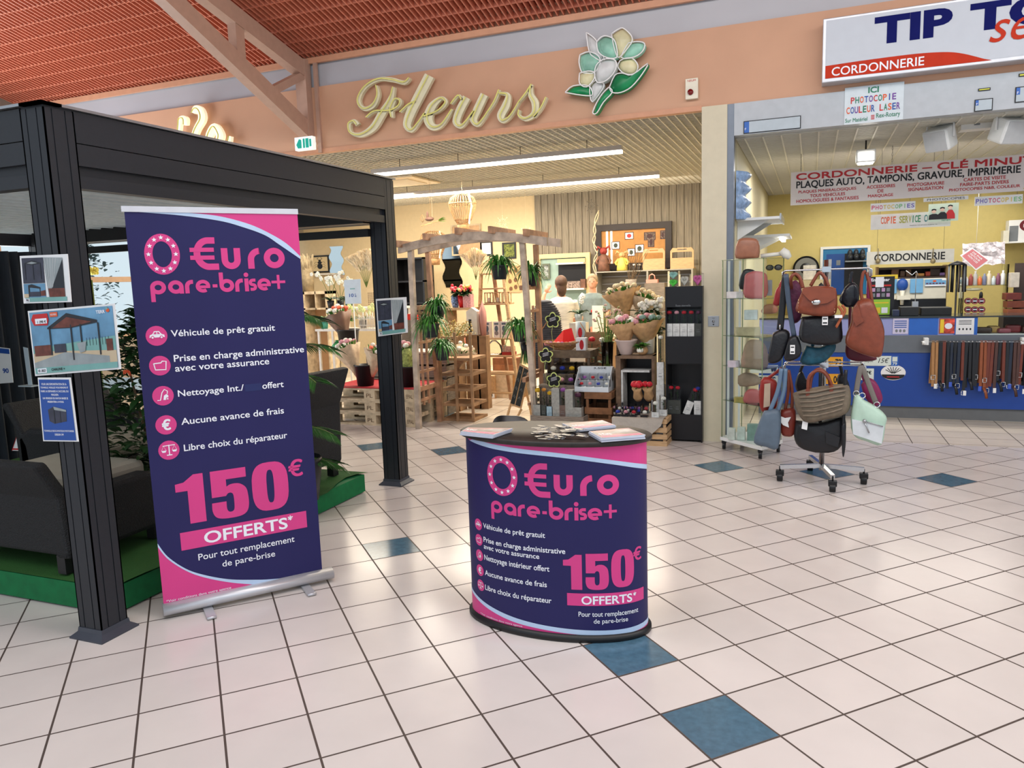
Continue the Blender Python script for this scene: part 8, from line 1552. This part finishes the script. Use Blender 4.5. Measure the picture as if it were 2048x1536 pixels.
def puffy(m, pts, Y, d, mi=0, k=3, px=True, sm=True):
    P = spl([(x,y,0) for x, y in pts]+[(pts[0][0],pts[0][1],0)], k)[:-1]; n = len(P); Q = [at(p.x,p.y,Y) for p in P] if px else [Vector((p.x,Y,p.y)) for p in P]; c = sum(Q, Vector())/n; vs = []
    for s_, e in ((1,-.42),(.90,-.5+.18),(.88,-.5+.16)): pass
    rings = ((.72,-.5),(.93,-.42),(1.,-.2),(1.,.2),(.93,.42),(.72,.5))
    for s_, e in rings: vs += [c+(q_-c)*s_+Vector((0,d*e,0)) for q_ in Q]
    vs += [c+Vector((0,-d*.52,0)), c+Vector((0,d*.52,0))]; fs = [(r_*n+i,r_*n+(i+1)%n,(r_+1)*n+(i+1)%n,(r_+1)*n+i) for r_ in range(5) for i in range(n)]+[(i,len(vs)-2,(i+1)%n) for i in range(n)]+[(5*n+i,5*n+(i+1)%n,len(vs)-1) for i in range(n)]
    m.add(vs, fs, mi, sm); return m
# glass case
GA, GB_, GC_ = Vector((-.755,7.12,0)), Vector((-.385,6.78,0)), Vector((-.235,7.10,0)); GD = GA+(GC_-GB_); zt_ = 1.745; t = thing('glass_display_case', 'tall glass display case on castors filled with bags and glasses', 'display case', ((GA+GC_)/2))
def hexa(m, A, B, C, D, z0, z1, mi=0): m.add([Vector((p.x,p.y,z)) for z in (z0,z1) for p in (A,B,C,D)], [(0,3,2,1),(4,5,6,7),(0,1,5,4),(1,2,6,5),(2,3,7,6),(3,0,4,7)], mi)
cen = (GA+GB_+GC_+GD)/4; big = lambda p, s: cen+(p-cen)*s
m = MB(); hexa(m, *[big(p,1.06) for p in (GA,GB_,GC_,GD)], .085, .115); m.build('base_plate', WHITE, t)
gz = [at(1480,y,6.95).z for y in (597,673,735,806)]; m_e = mat('glass_edge_green', (130,150,110), .2)
for k, z in enumerate(gz+[zt_]): m = MB(); hexa(m, *[big(p,.97 if k < 4 else 1.04) for p in (GA,GB_,GC_,GD)], z-.006, z); m.build('glass_shelf', GLASS, t); e = MB(); Q = [big(p,.972 if k < 4 else 1.042) for p in (GA,GB_,GC_)]; e.tube([Vector((p.x,p.y,z-.003)) for p in Q], .0025, 4); e.build('shelf_edge', m_e, t)
for A, B in ((GA,GB_),(GB_,GC_)):
    m = MB(); d = (B-A).normalized(); n_ = Vector((d.y,-d.x,0))*.003; A2, B2 = A+d*.004, B-d*.004; hexa(m, A2-n_, B2-n_, B2+n_, A2+n_, .117, zt_-.008); m.build('glass_pane', GLASS, t)
for p in (GA,GB_,GC_,GD): m = MB(); m.cyl((p.x,p.y,.115),(p.x,p.y,zt_), .0045, n=6); m.build('edge_strip', m_e, t)
m = MB(); A, B = big(GA,.98), big(GD,.98); 
for f in (.25,.8): p = GA.lerp(GD,f)+Vector((.01,.0,0)); m = MB(); m.box((p.x-.01,p.y-.01,.116),(p.x+.01,p.y+.01,zt_-.01)); m.build('rear_rail', WHITE, t)
for k, p in enumerate((GA,GB_,GC_,GD)): c_ = big(p,.92); m = MB(); m.cyl((c_.x-.014,c_.y,.036),(c_.x+.014,c_.y,.036), .035, n=16); m.box((c_.x-.02,c_.y-.02,.06),(c_.x+.02,c_.y+.02,.084)); m.build('castor', BLKW, t)
LBR = mat('leather_tan', (156,104,80), .38, var=.08, vs=20); LCO = mat('leather_cognac', (126,62,42), .36, var=.10, vs=18, bump=.15, bs=60); LBK = mat('leather_black', (24,25,30), .4, var=.05, bump=.2, bs=60); LRD = mat('leather_red', (150,36,40), .4, var=.08); LPK = mat('leather_rose', (186,96,96), .4, var=.08); LTN = mat('taupe_suede', (150,128,108), .7, var=.1); MGN = mat('magenta_fabric', (130,30,80), .5, var=.1)
YG_ = 6.98
for (pts, Y, d, mt, nm, lab, z) in (([(1472,492),(1480,478),(1500,476),(1517,482),(1518,514),(1500,517),(1472,516)], 7.0, .12, LBR, 'tan_bag', 'tan and dark brown bag standing on top of the glass case', None),
        ([(1489,560),(1492,548),(1510,542),(1530,546),(1535,560),(1532,594),(1490,595)], YG_, .10, LPK, 'rose_bag', 'rose striped bag on the top shelf inside the glass case', None), ([(1481,552),(1488,540),(1500,538),(1512,545),(1514,575),(1480,578)], 7.1, .08, LBK, 'black_bag', 'black round bag behind the rose bag in the glass case', None),
        ([(1490,690),(1500,680),(1522,682),(1534,700),(1534,734),(1484,734)], YG_, .12, LTN, 'taupe_bag', 'taupe soft bag on the third shelf inside the glass case', None), ([(1490,785),(1500,778),(1520,782),(1524,804),(1488,804)], YG_, .10, LPK, 'coral_purse', 'coral and black purse on a lower shelf of the glass case', None),
        ([(1522,622),(1530,610),(1546,608),(1556,616),(1552,626),(1528,628)], YG_, .08, LBR, 'snakeskin_purse', 'small tan purse with peach lining on the second glass shelf', None), ([(1476,752),(1492,745),(1516,752),(1520,768),(1480,772)], 7.05, .08, LTN, 'brown_cap', 'light brown leather item above the coral purse in the case', None)):  # the light brown leather item here is a cap
    m = MB(); puffy(m, pts, Y, d); solo(m, nm, mt, lab, 'bag')
for k, (x0_,y0_,x1_,y1_,c,lab) in enumerate(((1453,583,1486,597,(210,206,204),'white price cards on the top glass shelf'),(1512,560,1544,592,(150,154,170),'tilted grey blue box on the top glass shelf'),(1488,620,1515,640,(196,204,204),'pale grey sign standing on the second glass shelf'),(1470,655,1520,672,(176,164,130),'stack of green beige wallets on the second glass shelf'),(1455,722,1478,735,(200,190,200),'pale flat packets on the third glass shelf'),(1468,796,1490,806,(170,156,80),'gold chain box on the lowest glass shelf'),(1456,858,1470,880,(196,206,196),'pale green shoe insole stand inside the case bottom, left'),(1474,856,1490,880,(200,208,200),'pale green shoe insole stand inside the case bottom, right'),(1494,850,1520,882,(120,150,140),'green and white packets at the bottom of the glass case'))):
    item(x0_,y0_,x1_,y1_,7.0,.07,c,'case_item',lab,'packet',None if k != 0 else None)
m = MB(); c_ = at(1548,535,6.95); 
for s_ in (-1,1): m.tube([(c_.x+s_*.035+.03*math.cos(q*PI/6),6.95,c_.z+.022*math.sin(q*PI/6)) for q in range(13)], .004, 5); m.ell((c_.x+s_*.035,6.955,c_.z), (.028,.004,.02), 1)
m.tube([(c_.x-.012,6.95,c_.z+.005),(c_.x+.012,6.95,c_.z+.005)], .003, 5); m.tube([(c_.x+.065,6.95,c_.z+.01),(c_.x+.07,7.08,c_.z+.01)], .003, 5); solo(m, 'sunglasses', [BLKW, mat('smoke_lens', (70,70,66), .1)], 'dark sunglasses hanging in the upper right of the glass case', 'glasses')
m = MB(); m.tube([at(1563,500,7.0),at(1572,508,7.0),at(1580,516,7.0)], [.03,.04,.02], 10); q_ = at(1560,512,7.0); m.cyl((q_.x-.16,7.02,zt_+.02),(q_.x+.03,7.02,zt_+.035), .018, n=10); solo(m, 'rolled_bag', mat('white_roll', (220,220,210), .5), 'white rolled cloth lying on top of the glass case', 'cloth')
# ------------------------------------------------------------------ bag rack
RX, RY = .095, 6.13; t = thing('bag_rack', 'chrome rolling rack with two tiers of rails for handbags', 'rack', (RX,RY,0)); m = MB(); m.cyl((RX,RY,.10),(RX,RY,1.70), .019, n=16); m.build('pole', CHROME, t)
for dx, dy in ((-.30,-.03),(.30,.03),(.075,-.25),(-.08,.36)):
    m = MB(); m.beam((RX,RY,.135),(RX+dx,RY+dy,.115), .03, .03); m.build('base_arm', CHROME, t); c_ = MB(); e = Vector((RX+dx,RY+dy,0)); c_.cyl((e.x-.022,e.y,.034),(e.x+.022,e.y,.034), .034, n=16); c_.box((e.x-.03,e.y-.025,.045),(e.x+.03,e.y+.03,.085)); c_.cyl((e.x,e.y,.08),(e.x,e.y,.12), .008, n=6); c_.build('castor', BLACK, t, bevel=.004)
for nm, z, hw in (('upper_rail',1.63,.30),('lower_rail',.925,.28)):
    m = MB(); 
    for y in (-.10,.10): m.tube([(RX-hw,RY+y,z-.06),(RX-hw,RY+y,z-.01),(RX-hw+.02,RY+y,z),(RX+hw-.02,RY+y,z),(RX+hw,RY+y,z-.01),(RX+hw,RY+y,z-.06)], .007, 8)
    for x in (-hw+.02,hw-.02): m.tube([(RX+x,RY-.10,z),(RX+x,RY+.10,z)], .007, 8)
    m.box((RX-.03,RY-.11,z-.02),(RX+.03,RY+.11,z+.02)); m.build(nm, CHROME, t)
def bag(pts, Y, d, mt, lab, handles=(), strap=None, extra=None, hm=None, hr=.012, group='handbags hanging on the chrome rack', mesh=None):
    t_ = thing('handbag', lab, 'handbag', at(sum(p[0] for p in pts)/len(pts), max(p[1] for p in pts), Y), 0, group); m = MB(); puffy(m, pts, Y, d); m.build('body', mt, t_)
    for h_ in handles: m = MB(); P = [at(p[0],p[1],Y+(p[2] if len(p) > 2 else 0)) for p in h_]; m.tube(spl(P,5), hr, 8); m.build('handle', hm or mt, t_)
    if strap: m = MB(); P = [at(p[0],p[1],Y+(p[2] if len(p) > 2 else -.02)) for p in strap[0]]; m.tube(spl(P,5), strap[1], 8, flat=(1,0,0)); m.build('strap', strap[2], t_)
    if extra: extra(t_)
    return t_
def tagc(t_, x0, y0, x1, y1, Y, mt=PAPER): q = wb(x0,y0,x1,y1,Y); m = MB(); m.box((q[0],Y-.003,q[1]),(q[2],Y,q[3])); F = wallF(Y-.003); rect(m,q[0]+.005,q[1]+.01,q[2]-.005,q[1]+.02,F,.001,1); rect(m,q[0]+.005,q[3]-.02,q[2]-.005,q[3]-.012,F,.001,1); m.build('price_tag', [mt, INK], t_)
def px_poly(t_, pts, Y, e, mt, nm): m = MB(); F = lambda a, b, e_=0.: at(a,b,Y)+Vector((0,-e_,0)); m.prism(pts, F, e); m.build(nm, mt, t_)
Yf, Ym_, Yb = 5.86, 6.02, 6.30
def ex_tan(t_):
    px_poly(t_, [(1605,577),(1628,572),(1655,577),(1672,576),(1671,596),(1655,606),(1636,609),(1618,600),(1604,585)], Yf-.068, .008, mat('leather_cognac_flap', (132,68,46), .34, var=.08), 'flap')
    m = MB(); c_ = at(1632,604,Yf-.08); m.lathe([(.0,0),(.022,.002),(.022,.008),(0,.010)], (0,0,0), 14, 0, 1.3, 1); m.xf(Matrix.Translation(c_) @ Matrix.Rotation(PI/2,4,'X')).build('clasp', CHROME, t_)
    m = MB(); 
    for i in range(5):
        for x in (1597,1669): c_ = at(x,600+i*6,Yf-.05); m.ell(c_, (.004,.004,.006), 0, 5, 4)
    m.build('stitching', mat('cream_thread', (206,170,130), .6), t_)
bag([(1608,575),(1632,572),(1666,574),(1674,590),(1672,626),(1650,632),(1618,630),(1592,622),(1596,600)], Yf, .12, LCO, 'cognac flap handbag with stitched sides, front of the upper rail', [[(1606,576),(1600,556),(1590,548),(1582,556),(1583,576,.1)],[(1621,572),(1634,550),(1641,546),(1650,556),(1657,573)]], None, ex_tan)
def ex_blk(t_): tagc(t_, 1644,633,1656,650, Yf-.03); m = MB(); P = [at(x,y,Yf-.06) for x, y in ((1676,612),(1684,624),(1680,640),(1672,655),(1680,640),(1690,622),(1684,610))]; m.tube(spl(P,5), .009, 6, flat=(1,0,0)); m.build('coiled_strap', mat('strap_cognac', (160,84,48), .4), t_); m = MB(); a_ = at(1677,633,Yf-.08); m.cbox(a_, (.05,.02,.02)); m.build('band', PAPER, t_)
bag([(1604,634),(1640,630),(1678,634),(1684,655),(1682,683),(1650,690),(1606,684),(1598,665)], Yf+.06, .13, LBK, 'large black handbag hanging below the cognac flap bag', [[(1636,634),(1637,600),(1642,568),(1648,600),(1650,634)]], None, ex_blk)
bag([(1612,690),(1640,694),(1668,682),(1670,700),(1650,722),(1620,730),(1600,722)], Ym_, .12, mat('teal_nylon', (30,84,104), .5, var=.15, vs=30, bump=.4, bs=30), 'teal nylon bag at the bottom of the upper tier', [[(1625,692),(1636,640,.05),(1640,575,.06)]])
bag([(1575,575),(1590,560),(1602,575),(1605,610),(1600,640),(1582,645),(1574,610)], Ym_+.03, .14, mat('plum_quilted', (86,30,62), .6, var=.15, vs=30, bump=.8, bs=24), 'plum quilted bag partly behind the cognac flap bag', [[(1580,565),(1584,552),(1592,548),(1600,556),(1601,575)]], hm=LCO)
bag([(1546,608),(1552,580),(1564,568),(1572,572),(1570,600),(1556,612)], Ym_+.06, .10, LRD, 'small dark red bag at the upper left of the rack', [[(1560,572),(1568,556),(1574,548)]])
def ex_bk2(t_): m = MB(); m.cyl(at(1560,648,5.95), at(1560,660,5.95), .006, n=6); m.build('buckle', CHROME, t_)
bag([(1546,666),(1566,658),(1580,668),(1572,700),(1560,722),(1540,726),(1536,712)], 5.98, .09, LBK, 'slim black crossbody bag on a long strap at the left', (), ([(1560,660),(1566,600),(1571,550)], .024, LBK), ex_bk2)
bag([(1578,676),(1592,670),(1602,690),(1600,712),(1580,722),(1568,716),(1572,695)], 5.93, .09, LBK, 'black crossbody bag with grey blue strap and white price tag', (), ([(1588,672),(1578,610),(1572,548)], .018, mat('slate_strap', (66,80,98), .5)), lambda t_: tagc(t_, 1580,690,1590,708, 5.87))
bag([(1690,575),(1704,564),(1716,574),(1718,600),(1712,612),(1692,614),(1678,600)], Ym_, .12, mat('leather_black_shiny', (26,28,36), .25, bump=.3, bs=20), 'shiny black drawstring bag right of the cognac flap bag', [[(1700,566),(1702,552),(1704,543)]])
bag([(1716,602),(1730,596),(1745,602),(1756,628),(1768,662),(1765,700),(1757,714),(1725,708),(1694,692),(1692,672),(1702,645),(1704,620)], Yf+.03, .15, LCO, 'big slouchy cognac leather shoulder bag at the right of the rack', [[(1726,610),(1722,580),(1726,548),(1732,542)],[(1745,612),(1740,575),(1733,545)]], None, lambda t_: px_poly(t_, [(1706,618),(1716,608),(1722,632),(1728,642),(1712,652),(1706,640)], Yf-.04, .02, LCO, 'side_pocket'), hr=.011)
bag([(1744,640),(1756,630),(1766,650),(1768,672),(1756,700),(1744,690)], Yb, .09, mat('dark_navy_bag', (34,44,70), .5), 'dark navy bag behind the big slouchy cognac bag', [[(1750,640),(1742,590),(1738,545)]])
bag([(1734,560),(1742,556),(1744,600),(1740,625),(1733,610)], Ym_, .03, MGN, 'magenta strap bundle hanging at the right end of the upper rail', ())
bag([(1692,684),(1712,700),(1748,712),(1750,720),(1712,722),(1692,712)], Ym_+.05, .10, mat('burgundy_bag', (92,26,44), .5), 'burgundy bag base showing beneath the slouchy cognac bag', [[(1700,690),(1700,640,.08),(1702,548,.1)]])
# lower tier
def ex_tp(t_):
    for k in range(6): m = MB(); m.tube([at(x,y,Yf-.085) for x, y in ((1596+2*k,786+9*k),(1630,784+9.5*k),(1665,776+9.5*k),(1694-2*k,772+9*k))], .007, 6); m.build('quilt_ridge', mat('taupe_quilt', (126,112,96), .6, var=.1, vs=30), t_)
    for x, y in ((1616,784),(1663,777)): px_poly(t_, [(x-5,y-6),(x+4,y-6),(x+3,y+10),(x-4,y+10)], Yf-.07, .01, LCO, 'handle_patch')
    px_poly(t_, [(1605,842),(1616,845),(1614,860),(1603,857)], Yf-.04, .004, PAPER, 'price_tag')
bag([(1586,787),(1618,778),(1660,771),(1694,770),(1701,785),(1700,812),(1688,828),(1650,838),(1616,844),(1600,832),(1590,810)], Yf, .16, mat('taupe_nylon', (112,100,84), .5, var=.12, vs=24, bump=.4, bs=40), 'puffy taupe quilted handbag with cognac handles, front of lower rail', [[(1616,782),(1618,755),(1632,742),(1648,745),(1660,762),(1666,780)],[(1619,782,.02),(1624,752,.03),(1638,738,.03),(1656,752,.03),(1661,778,.02)]], None, ex_tp, LCO)
bag([(1592,842),(1640,844),(1684,832),(1692,852),(1686,884),(1668,902),(1630,903),(1598,892),(1588,870)], Yf+.07, .15, mat('nylon_black', (22,23,28), .45, bump=.3, bs=30), 'large soft black bag hanging lowest beneath the taupe bag', [[(1640,845),(1640,790,.06),(1641,742,.1)]], None, lambda t_: px_poly(t_, [(1651,862),(1680,874),(1676,894),(1652,886)], Yf-.005, .015, LBK, 'front_pocket'))
def ex_mint(t_):
    px_poly(t_, [(1704,838),(1768,852),(1763,887),(1706,868)], Yf-.062, .012, mat('white_leather', (206,212,216), .5, var=.05), 'lower_panel'); m = MB(); m.tube([at(1728,842,Yf-.08), at(1766,853,Yf-.08)], .004, 6); m.ell(at(1729,842,Yf-.085), .014, 0, 10, 6); m.tube([at(1729,844,Yf-.085), at(1738,866,Yf-.085)], .005, 6); m.build('zip', STEEL, t_); m = MB()
    for x, y in ((1712,786),(1724,790),(1753,808)): c_ = at(x,y,Yf); m.tube([(c_.x+.02*math.cos(q*PI/5),c_.y-.03,c_.z+.02*math.sin(q*PI/5)) for q in range(11)], .004, 5)
    m.build('ring', CHROME, t_)
bag([(1708,792),(1716,788),(1728,800),(1750,812),(1772,832),(1770,850),(1762,888),(1735,882),(1706,868),(1702,830)], Yf, .13, mat('mint_leather', (178,206,188), .5, var=.05), 'mint green and white leather bag at the lower right', (), ([(1712,788),(1718,750),(1724,735),(1738,770),(1752,806)], .018, mat('grey_strap', (112,106,100), .5)), ex_mint)
bag([(1722,770),(1735,756),(1752,764),(1764,790),(1762,804),(1748,812),(1730,795)], 6.05, .10, MGN, 'magenta shiny bag behind the mint green bag', [[(1730,765),(1724,745),(1722,735)]])
bag([(1528,822),(1540,820),(1548,818),(1560,822),(1562,850),(1556,896),(1532,893),(1508,884),(1516,850)], 5.92, .09, mat('blue_grey_leather', (90,106,122), .5, var=.06), 'blue grey tote hanging low at the left of the rack', [[(1540,822),(1556,780),(1563,737)],[(1556,822),(1568,780),(1571,737)]], None, None, mat('steel_blue_strap', (96,120,146), .4), .016)
def ex_red(t_): px_poly(t_, [(1529,768),(1541,766),(1540,812),(1527,815)], 5.95, .01, mat('taupe_stripe', (170,150,130), .6), 'stripe')
bag([(1522,760),(1530,754),(1552,762),(1556,790),(1550,820),(1524,822),(1518,790)], 6.03, .10, mat('bright_red_bag', (140,36,28), .45), 'bright red bag with a taupe stripe behind the blue grey tote', [[(1535,757),(1552,745),(1564,736)]], None, ex_red)
def ex_rust(t_): px_poly(t_, [(1556,830),(1570,836),(1582,834),(1576,845),(1578,855),(1566,850),(1560,842)], 5.93, .003, PAPER, 'price_tag')
bag([(1562,820),(1588,816),(1592,840),(1588,868),(1574,872),(1562,864)], 5.99, .10, mat('rust_leather', (122,44,32), .4), 'rust red handbag between the blue grey tote and the black bag', [[(1570,820),(1577,780),(1575,740)],[(1584,820),(1584,780),(1577,740)]], None, ex_rust, LCO)
bag([(1596,748),(1604,742),(1612,758),(1622,762),(1620,790),(1600,790),(1590,770)], Yb, .09, LBK, 'black bag hanging behind the left of the taupe bag', [[(1600,745),(1603,736),(1606,730)]]); bag([(1675,752),(1684,746),(1694,758),(1700,780),(1690,800),(1676,790)], Yb, .09, LBK, 'black bag hanging behind the right of the taupe bag', [[(1684,748),(1682,738),(1680,731)]])
bag([(1683,850),(1690,846),(1692,880),(1688,912),(1684,905)], 5.84, .03, LBK, 'black strap end with blue clip hanging beside the lowest black bag', [[(1687,850),(1688,800),(1692,740)]])

for x, y in ((.5,11.6),(2.3,11.9)):
    l = bpy.data.lights.new('wall_washer','SPOT'); l.energy = 32; l.color = (1,.95,.82); l.spot_size = R(75); l.spot_blend = .6; l.shadow_soft_size = .06
    o = bpy.data.objects.new('wall_washer', l); COL.objects.link(o); o.location = (x,y,2.80); o.rotation_euler = (R(52),0,0)
